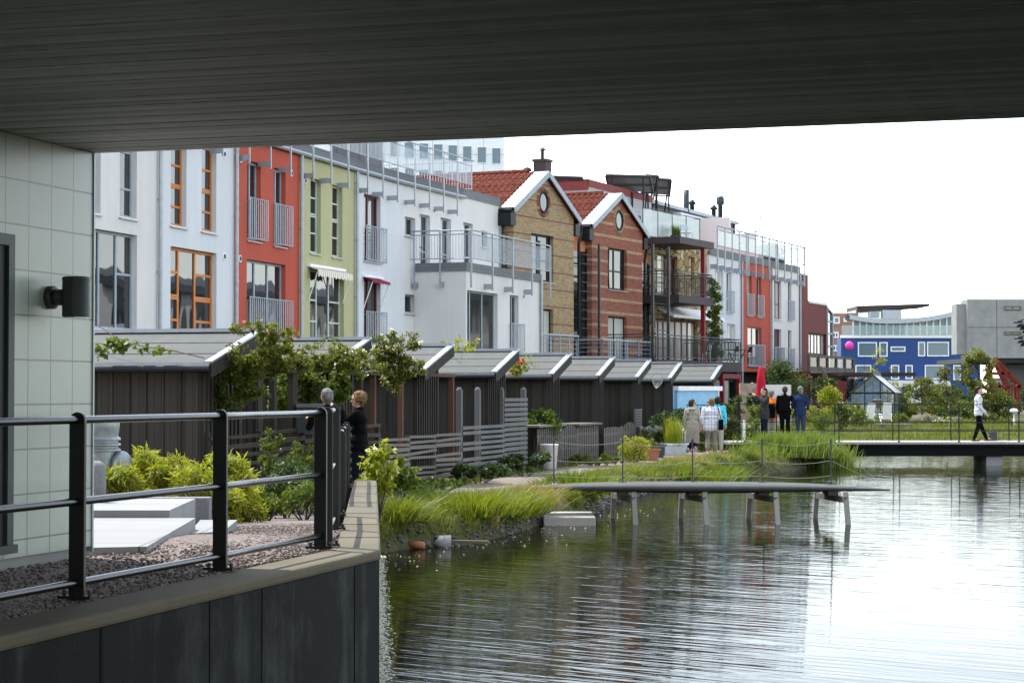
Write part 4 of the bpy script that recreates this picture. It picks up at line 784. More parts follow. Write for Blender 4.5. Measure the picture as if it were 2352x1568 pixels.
for y0, y1 in ((285, 315), (470, 494)): fwin(t, lo, *D5(1478, y0), *D5(1598, y1), M['oldwood'], M['glass'], .12, -.03, (.5,))
MB().box(.3, 9, .4, 16, lo(0, 833)[1], lo(0, 822.5)[1]).build('underside_beam', M['dark_metal'], t); MB().box(6.8, 9, 4, 14, -.2, lo(0, 834)[1]).build('support', M['dark_metal'], t)
t, lo = fbox('tower_block', 'tall white panelled office tower rising behind the terraced houses', 'tower block', 250., 700, 1158, 285, 760, 25, M['panelw'], zb=-.2)
for r in range(9):
    for c in range(13):
        u = 1140 - c * 33.2; fwin(t, lo, u - 10.5 - c * .3, 340 + r * 60 - c * 2.2, u + 10.5, 377 + r * 60 - c * 2.2, M['panelw'], FG, .07, -.03) if u > 760 and r < 4 else None
t = thing('far_house', 'pale house with a grey hipped roof seen under the concrete building', 'house', (P(2300, 850, 320).x, 320, 0))
MB().box(1, 20, 0, 12, -.2, P(0, 868, 320).z).build('wall', M['beige'], t); zr = P(0, 868, 320).z; zk = P(0, 838, 320).z
MB().add([(0, -1, zr), (21, -1, zr), (21, 13, zr), (0, 13, zr), (4.5, 6, zk), (17, 6, zk)], [(0, 1, 5, 4), (2, 3, 4, 5), (3, 0, 4), (1, 2, 5), (0, 3, 2, 1)]).build('roof', M['roofgrey'], t)
for x in (3, 6, 9.5): MB().box(x, x + 1.6, -.04, -.001, 3.2, 4.6).build('window', M['glass'], t)
# white block across the canal, seen mirrored in the windows
t = thing('apartment_block', 'white apartment block across the canal, mirrored in the house windows', 'apartment block', (36.4, 130, 0), R(-104.3))
mb = MB(); hl = [(.4 + i * 3.1, 2.6 + i * 3.1, z, z + 1.9) for i in range(13) for z in (.8, 3.4, 6.0) if (i * 7 + int(z)) % 5]; wallholes(mb, 0, 41, -.1, 8.0, hl, 0, .2); mb.quad((0, 0, 8.0), (41, 0, 8.0), (41, 10, 8.0), (0, 10, 8.0)); mb.quad((0, 0, -.1), (0, 0, 8.0), (0, 10, 8.0), (0, 10, -.1)); nobuild(mb, 'wall', M['white'], t)
MB().prism([(-.5, 8.01), (-.5, 8.5), (5, 9.6), (10, 8.5), (10, 8.01)], 'x', 2, 38).build('roof', M['slate'], t)
for h in hl: MB().box(h[0], h[1], .15, .19, h[2], h[3]).build('window', M['glass'], t)
# ---- garden sheds --------------------------------------------------------------------------------
D_ = Vector((.2658, .964, 0)).normalized(); N_ = Vector((D_.y, -D_.x, 0)); RZ = math.atan2(D_.y, D_.x)
SP = 5.3; S0 = Vector((-576 / FOC * 32.6, 32.6, 0))      # ridge corner of the nearest shed
ZRG, ZEV, SD = 3.31, 2.76, 2.0
def make_shed(SW, mat, label):
    # local x along the row (away), y towards the houses; origin on the ground at the ridge corner
    t = thing('garden_shed', label, 'shed', (0, 0, 0), RZ, 'garden sheds along the path')
    e0, e1 = -SD, 0.0; sl = (ZRG - ZEV) / SD; up = lambda x: ZRG + sl * x
    mb = MB(); x0, x1, y0, y1 = e0 + .22, e1 - .18, .26, SW - .2
    mb.prism([(x0, GZ - .1), (x1, GZ - .1), (x1, up(x1) - .12), (x0, up(x0) - .12)], 'y', y0, y1)
    mb.build('wall', mat, t)
    b = MB(); k = x0 + .05
    while k < x1: b.box(k - .022, k + .022, y0 - .03, y0 - .001, GZ, up(k) - .13); k += .155
    k = y0 + .06
    while k < y1: b.box(x0 - .024, x0 - .001, k - .02, k + .02, GZ, up(x0) - .13); k += .29
    b.build('batten', mat, t)
    r = MB().prism([(e0, ZEV - .07), (e1, ZRG - .07), (e1, ZRG), (e0, ZEV)], 'y', .02, SW).build('roof', M['felt'], t)
    s = MB()
    for f in (.3, .64): x = e0 + SD * f; s.prism([(x, up(x) + .001), (x + .3, up(x + .3) + .001), (x + .3, up(x + .3) + .004), (x, up(x) + .012)], 'y', .06, SW)
    s.build('felt_lap', M['felt'], r)
    f = MB().bar((e0 - .03, .03, ZEV + .025), (e1 + .02, .03, ZRG + .03), .13, .03).bar((e1 - .02, 0, ZRG + .03), (e1 - .02, SW, ZRG + .03), .16, .06).bar((e0 - .01, 0, ZEV - .0), (e0 - .01, SW, ZEV - .0), .05, .05)
    f.build('flashing', M['silver'], r)
    MB().bar((e0 - .02, -.012, ZEV - .1), (e1, -.012, ZRG - .1), .035, .22).build('bargeboard', mat, r)
    MB().tube([(e0 - .05, 0, ZEV - .07), (e0 - .05, SW, ZEV - .08)], .05, 8).build('gutter', M['dark_metal'], t)
    return t
SHL = ['dark boarded garden shed nearest the camera, partly behind the tiled pillar', 'dark boarded shed behind the rose covered trellis, second of the row', 'dark boarded shed behind the open post frame, third of the row', 'dark boarded shed behind the tall pale posts, fourth of the row', 'dark boarded shed behind the picket gate, fifth of the row', 'dark boarded shed beside the leaning slatted chair, sixth of the row', 'dark boarded shed with a landing net hung on its corner', 'dark boarded shed next to the pale blue screen, second last of the row', 'last and farthest garden shed, above the pale blue screen']
pr = None
for k, lb in enumerate(SHL):
    if k == 0: t = make_shed(4.6, M['shed_b'], lb)
    elif k == 1: pr = t = make_shed(3.4, M['shed'], lb)
    else: t = copy_tree(pr); t['label'] = lb
    c = S0 + D_ * (SP * k); 
    if k == 8: c = Vector(((1657 - CX) / FOC * 74.6, 74.6, 0))
    t.location = c
# rooms at the ground between sheds: back fences of the gardens
def fpt(Yv, off=0.0):               # point on the garden fence line
    q = Vector((-1.12 + .2757 * (Yv - 44.1), Yv, 0)); return q + N_ * off
def slat_fence(label, Y0, Y1, zb, zt, n, m, posts, gap_seed=1, post_m=None, ptop=.03, off=0.0, group='slatted garden fences'):
    a = fpt(Y0, off); t = thing('slat_fence', label, 'fence', (a.x, a.y, 0), RZ, group); L = (Y1 - Y0) / D_.y; rr = random.Random(gap_seed)
    mb = MB(); z = zb + .08; bays = posts - 1
    for i in range(bays):
        xa, xb = L * i / bays, L * (i + 1) / bays; dz = rr.uniform(-.04, .04)
        for k in range(n):
            z = zb + .08 + (zt - zb - .12) * k / (n - 1) + dz
            if rr.random() < .06: continue
            h = .055 if k % 3 else .075; tl = rr.uniform(-.02, .02); mb.bar((xa - .02, -.045, z - tl), (xb + .02, -.045, z + tl), .022, h)
    mb.build('slats', m, t); pm = MB()
    for i in range(posts): x = L * i / bays; MB().box(x - .035, x + .035, -.03, .04, zb - .1, zt + ptop).build('post', post_m or m, t)
    return t
def Yfor(u):                       # depth at which the fence line shows in column u
    k = (u - CX) / FOC; return (-1.12 - .2757 * 44.1) / (k - .2757)
ya, yb, yc = Yfor(478), Yfor(868), Yfor(1053)
zt_l = lambda u, v: P(u, v, Yfor(u)).z
slat_fence('dark weathered slat fence below the rose trellis', ya, yb, .5, zt_l(868, 978), 8, M['darkwood'], 5, 3)
slat_fence('silvered slat fence of reused boards in front of the open post frame', yb + .05, yc, .45, zt_l(960, 1002), 9, M['oldwood'], 4, 5)
# rose trellis and open frame
def frame_row(label, us, zt, m, w, name='trellis', beam=True, zb=.45):
    q = fpt(Yfor(us[0])); t = thing(name, label, 'trellis', (q.x, q.y, 0), RZ)
    ss = [(Yfor(u) - Yfor(us[0])) / D_.y for u in us]
    for i, s in enumerate(ss): MB().box(s - w[i % len(w)] / 2, s + w[i % len(w)] / 2, .05, .15, zb, zt).build('post', m, t)
    if beam: MB().box(ss[0] - .1, ss[-1] + .08, .03, .17, zt + .001, zt + .07).build('beam', m, t)
    return t
zb_ = zt_l(868, 853)
frame_row('dark timber trellis overgrown with roses in front of the second shed', [478, 525, 560, 605, 640, 685, 727, 765, 800, 838], zt_l(716, 849) - .07, M['darkwood'], (.22, .14, .1, .2, .12))
frame_row('open frame of red brown posts beside the rose trellis', [868, 931, 990, 1047], zt_l(960, 856) - .07, M['bwood'], (.1,))
# tall pale posts with slats
us = [1056, 1098, 1152, 1203]; q = fpt(Yfor(1056)); t = thing('post_screen', 'four tall round topped pale posts carrying grey slats', 'fence', (q.x, q.y, 0), RZ); ss = [(Yfor(u) - Yfor(us[0])) / D_.y for u in us]
for i, s in enumerate(ss):
    zt = P(us[i], 890, Yfor(us[i])).z; MB().box(s - .06, s + .06, -.05, .07, .35, zt - .06).lathe([(.075, 0), (.06, .04), (.03, .07)], (s, .01, zt - .06), 8).build('post', M['palewood'], t)
mb = MB(); z0, zt = .6, P(1056, 983, Yfor(1056)).z
for i in range(2):
    for k in range(9):
        if k in (3, 6) and i == 0: continue
        z = z0 + (zt - z0) * k / 8; mb.bar((ss[i], -.065, z), (ss[i + 1], -.065, z), .022, .07)
z1 = P(1152, 918, Yfor(1152)).z
for k in range(15):
    z = z0 - .1 + (z1 - z0 + .1) * k / 14; mb.bar((ss[2], -.065, z), (ss[3] + .1, -.065, z), .022, .08)
mb.build('slats', M['palewood'], t)
# pickets, gates, low wood stores
def pickets(label, u0, u1, zt, h, m, name='picket_fence', cat='fence', off=.25, arch=False, shelf=False, n=None):
    q = fpt(Yfor(u0), off); t = thing(name, label, cat, (q.x, q.y, 0), RZ); L = (Yfor(u1) - Yfor(u0)) / D_.y; n = n or max(3, int(L / .2)); mb = MB()
    for i in range(n + 1):
        x = L * i / n; a = (.12 * math.sin(PI * i / n) if arch else random.uniform(-.02, .02)); mb.box(x - .05, x + .05, -.015, .0, .42, zt + a)
    for z in (.62, zt - .2): mb.box(0, L, .001, .035, z - .04, z + .04)
    mb.build('pickets', m, t)
    if shelf: MB().box(-.3, L + .1, -.12, .7, zt + .03, zt + .08).build('shelf', m, t)
    return t
zz = lambda u, v: P(u, v, Yfor(u)).z
pickets('low grey wood store with a plank top beside the slat screen', 1212, 1268, zz(1240, 982), 0, M['oldwood'], 'wood_store', 'wood store', shelf=True)
pickets('arched grey picket gate between the two plank topped stores', 1271, 1303, zz(1285, 985), 0, M['oldwood'], 'picket_gate', 'gate', arch=True)
pickets('low grey picket store with a plank top right of the arched gate', 1306, 1352, zz(1330, 978), 0, M['oldwood'], 'wood_store', 'wood store', shelf=True)
pickets('weathered close boarded picket fence right of the plank topped stores', 1368, 1408, zz(1388, 980), 0, M['oldwood'])
pickets('small grey slatted gate with an arched top at the end of the picket fence', 1411, 1440, zz(1425, 978), 0, M['oldwood'], 'picket_gate', 'gate', arch=True)
q = fpt(Yfor(1441), .25); t = thing('leaning_chair', 'pale slatted chair back leaning behind the small gate', 'chair', (q.x, q.y - .1, .5), RZ); mb = MB()
for k in range(7): mb.bar((-.05 + k * .012, 0, .8 + k * .08), (.85 + k * .012, 0, .8 + k * .08), .02, .06)
mb.build('slats', M['palewood'], t); MB().bar((0, .03, 0), (.05, .03, 1.32), .05, .05).build('leg', M['palewood'], t); MB().bar((.8, .03, 0), (.9, .03, 1.32), .05, .05).build('leg', M['palewood'], t)
# things in the gardens
def bucket(lb, q, r, h, m): t = thing('bucket', lb, 'bucket', tuple(q)); MB().lathe([(r * .8, 0), (r, h), (r * 1.06, h), (r * 1.06, h + .03), (r * .93, h + .03), (r * .9, h - .03), (r * .72, .05)], n=18).build('body', m, t, True); MB().tube([(math.cos(a) * r, 0, h + .28 * math.sin(a)) for a in np.linspace(0, PI, 9)], .008, 5).build('handle', M['dark_metal'], t); return t
q = fpt(Yfor(1212), .55); bucket('white bucket standing beside the slat screen post', (q.x, q.y, .44), .22, .58, M['white_metal'])
q = fpt(Yfor(1322), .0); t = thing('hand_cart', 'green tubular cart handle above the plank topped store', 'cart', (q.x, q.y, .5), RZ); MB().tube([(0, .4, .2), (0, .4, .78), (.08, .4, .85), (.5, .4, .85), (.58, .4, .78), (.58, .4, .2)], .025, 8).build('handle', plain('green_tube', (.02, .25, .17), .4), t); MB().box(-.1, .7, .1, .9, 0, .3).build('tray', M['dark_metal'], t)
# landing net on shed six
c = S0 + D_ * (SP * 6) + N_ * .08; t = thing('landing_net', 'round wire landing net hanging from a shed corner', 'net', (c.x + .12, c.y - .2, 2.72), 0); t.scale = (.62, .62, .62)
n = 20; ring = [(.26 * math.cos(2 * PI * k / n), .06 * math.sin(2 * PI * k / n), .34 * math.sin(2 * PI * k / n)) for k in range(n + 1)]; MB().tube(ring, .014, 6, False).build('hoop', M['grey_metal'], t)
mb = MB()
for k in range(n): mb.tube([ring[k], (ring[k][0] * .6 - .02, .12, ring[k][2] * .6 - .22), (-.04, .14, -.45)], .004, 3, False)
for f in (.35, .7): mb.tube([(x * (1 - f * .5), y + .1 * f, z * (1 - f * .6) - .25 * f) for x, y, z in ring], .004, 3, False)
mb.build('mesh_bag', M['white_metal'], t)
# pale blue screen in front of the last shed
a = P(1556, 897, 69.5); b = P(1650, 897, 71.5); t = thing('screen_wall', 'pale blue screen with a white capping in front of the last shed', 'screen', (a.x, a.y, 0), math.atan2(b.y - a.y, b.x - a.x)); L = (b - a).length
MB().box(0, L, 0, .12, .4, a.z).box(L - .1, L, .121, 2.2, .4, a.z).build('panel', M['ltblue'], t); MB().box(-.05, L + .15, -.08, .25, a.z + .001, a.z + .16).box(L - .06, L + .003, -.03, -.001, .4, a.z).build('capping', M['white_wood'], t)
# planters by the path
def planter(lb, u, v, Yv, w, h, d, m, name='planter'):
    q = P(u, v, Yv); t = thing(name, lb, 'planter', (q.x, q.y, float(height(q.x, q.y)) + .02), RZ * .3); mb = MB()
    mb.add([(-w * .42, -d * .42, 0), (w * .42, -d * .42, 0), (w * .42, d * .42, 0), (-w * .42, d * .42, 0), (-w / 2, -d / 2, h), (w / 2, -d / 2, h), (w / 2, d / 2, h), (-w / 2, d / 2, h)], [(0, 3, 2, 1), (0, 1, 5, 4), (1, 2, 6, 5), (2, 3, 7, 6), (3, 0, 4, 7)])
    for x0, x1, y0, y1 in ((-w / 2 - .03, w / 2 + .03, -d / 2 - .03, -d / 2 + .02), (-w / 2 - .03, w / 2 + .03, d / 2 - .02, d / 2 + .03), (-w / 2 - .03, -w / 2 + .02, -d / 2 + .021, d / 2 - .021), (w / 2 - .02, w / 2 + .03, -d / 2 + .021, d / 2 - .021)): mb.box(x0, x1, y0, y1, h - .02, h + .03)
    mb.build('tub', m, t); MB().box(-w * .44, w * .44, -d * .44, d * .44, h - .09, h - .05).build('soil', M['soil'], t); return t
planter('grey zinc planter holding tall grasses beside the path', 1545, 1035, 60, .78, .36, .45, M['zinc'])
planter('dark planter box of violet flowers in front of the shed with the net', 1496, 1010, 58.5, .7, .36, .45, M['lampgrey'])
planter('rusty brown planter box with wiry plants by the path', 1490, 1040, 56.5, .5, .33, .4, M['terra'])
# striped bench under a cover
q = P(1560, 980, 63.5); t = thing('covered_seat', 'rounded white and dark striped seat cover behind the woman in the long coat', 'seat', (q.x, q.y, .45), R(-15))
MB().prism([(-.55, 0), (.55, 0), (.55, .35), (.38, .62), (.1, .72), (-.3, .66), (-.5, .4)], 'y', -.3, .3).build('cover', stripes('striped_cover', (.7, .7, .7), (.06, .06, .07), .09), t, bevel=.06)
# ---- the passage under the building we look out of --------------------------------------------------
E0 = (-3.2, 15.3); fb = Frame(E0, .3); ZSO = 4.16
bld = thing('passage_building', 'dark boarded building overhead with a tiled end wall, spanning the canal', 'building', (*E0, ZSO), fb.rz)
MB().box(-16, -.02, 0, .45, 1.16 - ZSO, .0 - .0).build('tiled_wall', M['tile'], bld)
MB().box(-16, -.03, .03, .42, -3.6, 1.16 - ZSO).build('plinth', M['conc'], bld); MB().box(-.019, 0.0, -.012, .45, 1.12 - ZSO, -.005).build('corner_trim', M['pipe'], bld)
mb = MB(); k = -14.
while k < -.02:
    dz = random.uniform(-.003, .003); mb.box(k, k + .107, -15, 9, .002 + dz, .024 + dz); k += .118
mb.build('soffit_boards', M['soffit'], bld)
MB().box(-16, .03, -15.5, 9.5, .026, .5).build('slab', M['conc'], bld); MB().box(-15, -.3, -15, 9, .5, 5).build('unseen_storey', M['slate'], bld)  # storey above the slab is unseen, added to cast shadow
sd = fb.at(20, 900)[0]
o = MB().box(sd - 1.1, sd - 1.02, -.045, .02, -2.9, -.72).box(sd - .08, sd, -.045, .02, -2.9, -.72).box(sd - 1.02, sd - .08, -.045, .02, -.8, -.72).box(sd - 1.1, sd + .02, -.07, .0, -2.96, -2.9).build('door', M['lampgrey'], bld); MB().box(sd - 1.02, sd - .08, -.02, -.001, -2.9, -.8).build('door_leaf', M['dark_metal'], o)
# wall lamp
q = fb.w(fb.at(113, 683)[0], 0, 0); t = thing('wall_lamp', 'grey cylindrical wall lamp on the tiled wall', 'lamp', (q.x, q.y, EYE + (900 - 683) / FOC * q.y), fb.rz)
MB().tube([(0, 0, 0), (0, -.04, 0)], .085, 20).build('wall_plate', M['lampgrey'], t, True); MB().tube([(0, -.04, 0), (0, -.13, 0)], .06, 16).build('arm', M['lampgrey'], t, True)
o = MB().lathe([(.094, -.145), (.1, -.14), (.1, .12), (.102, .122), (.102, .14), (.096, .147)], (0, -.22, 0), 28).build('lamp_body', M['lampgrey'], t); MB().lathe([(.085, -.15), (.085, -.146)], (0, -.22, 0), 20).build('lens', M['glass'], o)
# ---- canal wall -----------------------------------------------------------------------------------
O = [(-1.05 - .28 * 13.4, 2.5), (-1.05, 15.9), (-1.92, 28.3)]; I = [(O[0][0] - .36, O[0][1] + .1), (O[1][0] - .36, O[1][1] + .12), (O[2][0] - .31, O[2][1])]
def strip(z0, z1, out=0.0):
    mb = MB()
    for a, b in ((0, 1), (1, 2)):
        o = [(O[k][0] + out, O[k][1] - (out if k < 2 else 0)) for k in (a, b)]; i = [I[k] for k in (a, b)]
        vs = [(*p, z) for z in (z0, z1) for p in (o[0], o[1], i[1], i[0])]; mb.add(vs, [(0, 3, 2, 1), (4, 5, 6, 7), (0, 1, 5, 4), (2, 3, 7, 6)] + ([(1, 2, 6, 5)] if b == 2 else [(3, 0, 4, 7)]))
    return mb
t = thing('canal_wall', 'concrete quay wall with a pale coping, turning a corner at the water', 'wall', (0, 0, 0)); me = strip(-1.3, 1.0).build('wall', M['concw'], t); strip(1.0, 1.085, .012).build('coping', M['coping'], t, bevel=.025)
mb = MB(); dw = Vector((.28, 1, 0)).normalized(); nw = Vector((dw.y, -dw.x, 0))
for Yj, w in ((11.36, .03), (12.78, .008), (15.35, .006), (13.6, .004)):
    c = Vector((-1.05 - .28 * (15.9 - Yj), Yj, 0)) + nw * .001; mb.bar((c.x, c.y, -.1), (c.x, c.y, 1.0), w, .008, nw)
for Yj in (17.2, 18.9, 20.6, 22.6, 24.6, 26.6): f = (Yj - 15.9) / 12.4; mb.bar((O[1][0] - .87 * f + .0, Yj, 1.086), (O[1][0] - .87 * f - .34, Yj, 1.086), .02, .004)
mb.build('joint', M['beam'], t)
# ---- rail -----------------------------------------------------------------------------------------
def rail_run(label, pts, zt, zr, base):
    t = thing('railing', label, 'railing', (pts[0][0], pts[0][1], 0), 0, 'black tube railings on the quay'); o = Vector((pts[0][0], pts[0][1], 0)); P3 = [Vector((p[0], p[1], 0)) - o for p in pts]
    for z in zr: MB().tube([(p.x, p.y, z) for p in P3], .024, 12).build('rail', M['rail_tube'], t, True)
    for i, p in enumerate(P3):
        a = P3[max(i - 1, 0)]; b = P3[min(i + 1, len(P3) - 1)]; d = (b - a).normalized(); n = Vector((d.y, -d.x, 0)); zb = base(pts[i][1]); w = .052; mb = MB(); k = 9; prof_ = [(-w, zb), (w, zb)] + [(w * math.cos(PI * j / k), zt - w + w * math.sin(PI * j / k)) for j in range(k + 1)]
        vs = [p + n * x + d * s + Vector((0, 0, z)) for s in (-.014, .014) for x, z in prof_]; m = len(prof_); mb.add(vs, [tuple(range(m))[::-1], tuple(range(m, 2 * m))] + [(j, (j + 1) % m, m + (j + 1) % m, m + j) for j in range(m)])
        po = mb.build('post', M['black_rail'], t, bevel=.004); ft = MB(); ft.bar(p - n * .11 + Vector((0, 0, zb + .02)), p + n * .11 + Vector((0, 0, zb + .02)), .09, .018)
        for s in (-.085, .085): ft.lathe([(.014, 0), (.014, .025), (.006, .03)], tuple(p + n * s + Vector((0, 0, zb + .03))), 6)
        ft.build('foot_plate', M['black_rail'], po)
    return t
up = [(-4.35, 6.2), (-3.76, 8.15), (-3.18, 10.1), (-2.605, 12.03), (-2.03, 13.96), (-1.515, 15.88)]
rail_run('black quay railing with three tube rails in the foreground', up, 2.21, (2.163, 1.675, 1.19), lambda y: 1.085)
rail_run('short black railing run turning back along the quay', [(-1.5, 16.2), (-1.62, 18.2), (-1.78, 20.2)], 2.21, (2.163, 1.675, 1.19), lambda y: 1.08)
rail_run('lower black railing run at the far end of the quay wall', [(-1.88, 22.), (-2.05, 24.2), (-2.2, 26.4), (-2.33, 28.2)], 1.91, (1.86, 1.38, .9), lambda y: float(prof(y)))
# ---- paving and bits behind the pillar ----------------------------------------------------------------
def slab(label, poly, z0, z1, m='paving', name='paving_slab'):
    o = MB().prism(poly, 'z', z0, z1).build(name, M[m]); return tag(o, label, 'slab')
slab('large white concrete slab beside the tiled pillar', [(-7, 14.4), (-3.28, 15.5), (-2.84, 15.62), (-2.93, 17.3), (-3.02, 19.15), (-7, 19.15)], .9, 1.13)
slab('white concrete step slab behind the large slab', [(-7, 19.2), (-3.28, 19.2), (-3.36, 21.3), (-7, 21.3)], .9, 1.2)
slab('small pale slab at the edge of the gravel below the concrete kerb', [(-3.0, 18.6), (-2.72, 18.9), (-2.82, 20.6), (-3.2, 20.6)], .7, 1.02)
o = MB().box(-5, 0, 0, .26, .6, 1.2).build('kerb_wall', M['granite']); o.location = (-3.24, 21.45, 0); o.rotation_euler = (0, 0, R(2)); tag(o, 'low grey granite kerb edging the bamboo bed', 'kerb')
t = thing('bollard', 'short rounded granite bollard beside the pillar', 'bollard', (-4.26, 20.6, 1.18)); MB().lathe([(.09, 0), (.09, .33), (.083, .385), (.06, .425), (.025, .445)], n=20).build('body', M['granite'], t, True)
t = thing('ventilation_pipe', 'fat galvanised ventilation pipe with ribbed collar behind the pillar', 'pipe', (-4.93, 24, .7), 0); MB().lathe([(.215, 0), (.215, .92), (.245, .93), (.24, .95), (.215, .96), (.215, .985), (.245, .995), (.24, 1.015), (.215, 1.025), (.215, 1.05), (.245, 1.06), (.24, 1.08), (.215, 1.1), (.23, 1.22), (.23, 1.27)], n=40).build('pipe', M['galv'], t); MB().ball((.27, -.05, .74), .19, 16, (.7, 1, 1)).build('side_cap', M['galv'], t, True)
q = P(430, 1100, 24.5); t = thing('marker_post', 'small grey metal post with round cap among the bamboo', 'post', (q.x, q.y, .75)); MB().lathe([(.03, 0), (.03, .6), (.04, .6), (.04, .66), (.02, .69)], n=12).tube([(0, 0, .46), (-.2, 0, .46)], .022, 8).build('post', M['lampgrey'], t, True)
q = P(683, 927, 34.5); t = thing('letter_box', 'grey box with a pale lid on the trellis behind the grey haired man', 'box', (q.x, q.y, q.z - .5)); MB().box(0, .56, 0, .3, 0, .44).build('box', M['lampgrey'], t); MB().box(-.02, .58, -.03, .33, .441, .5).build('lid', M['palewood'], t)
# ---- jetty ----------------------------------------------------------------------------------------
t = thing('jetty', 'long grey wing shaped jetty on pale trestle legs over the water', 'jetty', (3.35, 36., 0)); V = []; F_ = []; n = 44; L = 6.85
for i in range(n + 1):
    f = i / n; x = -3.42 + L * f; e = abs(2 * f - 1); hw = .02 + .66 * (1 - e ** 2.6) ** .75; zc = .705 - .10 * e ** 3 - .02 * f; th = .03 + .15 * (1 - e ** 2)
    for (a, b) in ((-1, -.35), (-.86, .02), (-.5, .24), (0, .34), (.5, .24), (.86, .02), (1, -.35), (.7, -.75), (0, -1), (-.7, -.75)): V.append((x, a * hw, zc + b * th * (.42 if b > 0 else 1)))
for i in range(n):
    for k in range(10): F_.append((i * 10 + k, i * 10 + (k + 1) % 10, (i + 1) * 10 + (k + 1) % 10, (i + 1) * 10 + k))
me = npmesh('deck', V, F_); box_uv(me); link('deck', me, M['jetty'], t, True)
PX = [(u - CX) / FOC * 36 - 3.35 for u in (1272, 1430, 1590, 1750, 1908)]
for x in PX: MB().tube([(x, .0, .68), (x, 0, 1.5)], .013, 10).lathe([(.075, .7), (.075, .725)], (x, 0, 0), 12).lathe([(.03, 1.44), (.03, 1.46)], (x, 0, 0), 10).build('post', M['lampgrey'], t)
mb = MB()
for a, b in zip(PX, PX[1:]):
    for z, s in ((1.44, .05), (1.1, .05), (.83, .03)):
        s *= random.uniform(.5, 1.8); mb.tube([(a + (b - a) * k / 8, 0, z - 4 * s * (k / 8) * (1 - k / 8)) for k in range(9)], .0048, 5, False)
mb.tube([(PX[-1], 0, 1.44), (PX[-1] + .5, -.05, 1.02), (PX[-1] + .82, -.1, .74)], .004, 5); mb.tube([(PX[-1], 0, 1.1), (PX[-1] + .75, -.1, .74)], .004, 5); mb.build('rope', M['rope'], t)
for x in PX[1:]:
    b = MB().bar((x + .16, -.62, .43), (x - .12, 1.05, .43), .08, .1).box(x - .09, x + .09, -.25, .45, .49, .62).build('trestle', M['oldwood'], t); x += .02  # crossbeam in darker wood than the legs, its shade put into the colour
    for y0, y1, e in ((-.55, -.95, .16), (.95, 1.35, -.14)): MB().bar((x + e * .9, y0, .56), (x + e * 1.3, y1, -1.), .075, .085, (1, 0, 0)).build('leg', M['legwood'], b)
# ---- shore bits -------------------------------------------------------------------------------------
o = MB().box(.55, 1.46, 35.0, 36.7, -.4, .15).build('landing_slab', M['slabtop'], bevel=.02); tag(o, 'pale concrete landing slab at the water below the jetty', 'slab')
t = thing('mooring_post', 'short white mooring post on the bank beside the landing slab', 'post', (.8, 37.6, .3)); MB().lathe([(.05, 0), (.05, .3), (.045, .33), (.02, .345)], n=12).build('post', M['white_wood'], t, True)
q = G(958, 1256, .03); t = thing('clay_pipe', 'red brown drain pipe end lying on the shore', 'pipe', tuple(q)); MB().tube([(-.13, .1, .03), (.1, 0, .03)], .055, 14).build('pipe', M['terra'], t, True)
q = G(1080, 1250, .03); o = MB().bar((-.26, .0, .05), (.28, -.05, .04), .12, .04).build('driftwood', M['coping']); o.location = q; tag(o, 'pale plank washed up on the shore', 'plank')
q = G(1019, 1255, .0); o = scatter_rocks('boulder', [(0, 0, 0)], .17, .19, M['conc'], None, None); o.location = (q.x, q.y, .06); tag(o, 'angular pale grey boulder at the edge of the water', 'stone')
n = 2600; y = RNG.uniform(16., 28.6, n); x = np.interp(y, [15.9, 28.3], [-1.05, -1.92]) + np.abs(RNG.normal(.02, .05, n)); FLECKS = np.stack([x, y, np.full(n, .006)], 1)
# ---- footbridge -------------------------------------------------------------------------------------
t = thing('footbridge', 'low footbridge with a pale board deck, dark beam and thin dark railings', 'bridge', (6.9, 64.5, 0))
MB().box(0, 22, -1.1, 1.1, .68, .75).build('deck', M['deckw'], t); MB().box(2.9, 22, -1.02, -.86, .3, .679).box(2.9, 22, .86, 1.02, .3, .679).box(-.0, 22, -1.08, -1.021, .6, .679).build('beam', M['beam'], t); MB().box(8.15, 8.65, -.9, .9, -1.2, .3).build('pier', M['conc'], t)
for y in (-1.04, 1.04):
    for z in (1.94, 1.36, 1.1):
        MB().tube([(2.9 if y < 0 else -.1, y, z), (22, y, z)], .014, 6).build('rail', M['dark_metal'], t)
    x = 3.45 if y < 0 else 1.75
    while x < 19: MB().box(x - .015, x + .015, y - .025, y + .025, .6, 1.95).box(x - .03, x + .03, y - .05, y + .05, .751, .78).build('post', M['dark_metal'], t); x += 1.9
q = P(1697, 1006, 66.5); g = thing('garden_gate', 'dark wire mesh garden gate with a heavy post where the footbridge meets the path', 'gate', (q.x, q.y, .6)); MB().box(-.05, .05, -.05, .05, -.2, 1.4).build('post', M['dark_metal'], g); mb = MB()
for k in range(16): mb.tube([(-.05 - .11 * k, 0, .15), (-.05 - .11 * k, 0, 1.3)], .008, 4, False)
for z in (.15, .5, .9, 1.3): mb.tube([(-1.75, 0, z), (0, 0, z)], .014, 5)
mb.build('mesh_panel', M['dark_metal'], g)
MB().box(-.3, -.08, -.06, .02, .75, .95).build('lock', M['dark_metal'], g)
for u, v, Yv, h, lb in ((1709, 985, 70, .62, 'slim white stake between the gate and the people on the bridge'),): q = P(u, v, Yv); t = thing('stake', lb, 'stake', (q.x, q.y, .4)); MB().lathe([(.05, 0), (.045, .9), (.02, .95)], n=8).build('stake', M['white_wood'], t)
for u, lb in ((1886, 'small grey light box at the left end of the footbridge deck'), (2280, 'small grey light box on the footbridge beyond the walking man')): q = P(u, 1005, 65.3); t = thing('light_box', lb, 'light', (q.x, 65.25, .752)); MB().box(-.12, .12, -.05, .05, 0, .26).box(-.14, .14, -.06, .06, .261, .29).build('housing', M['lampgrey'], t)
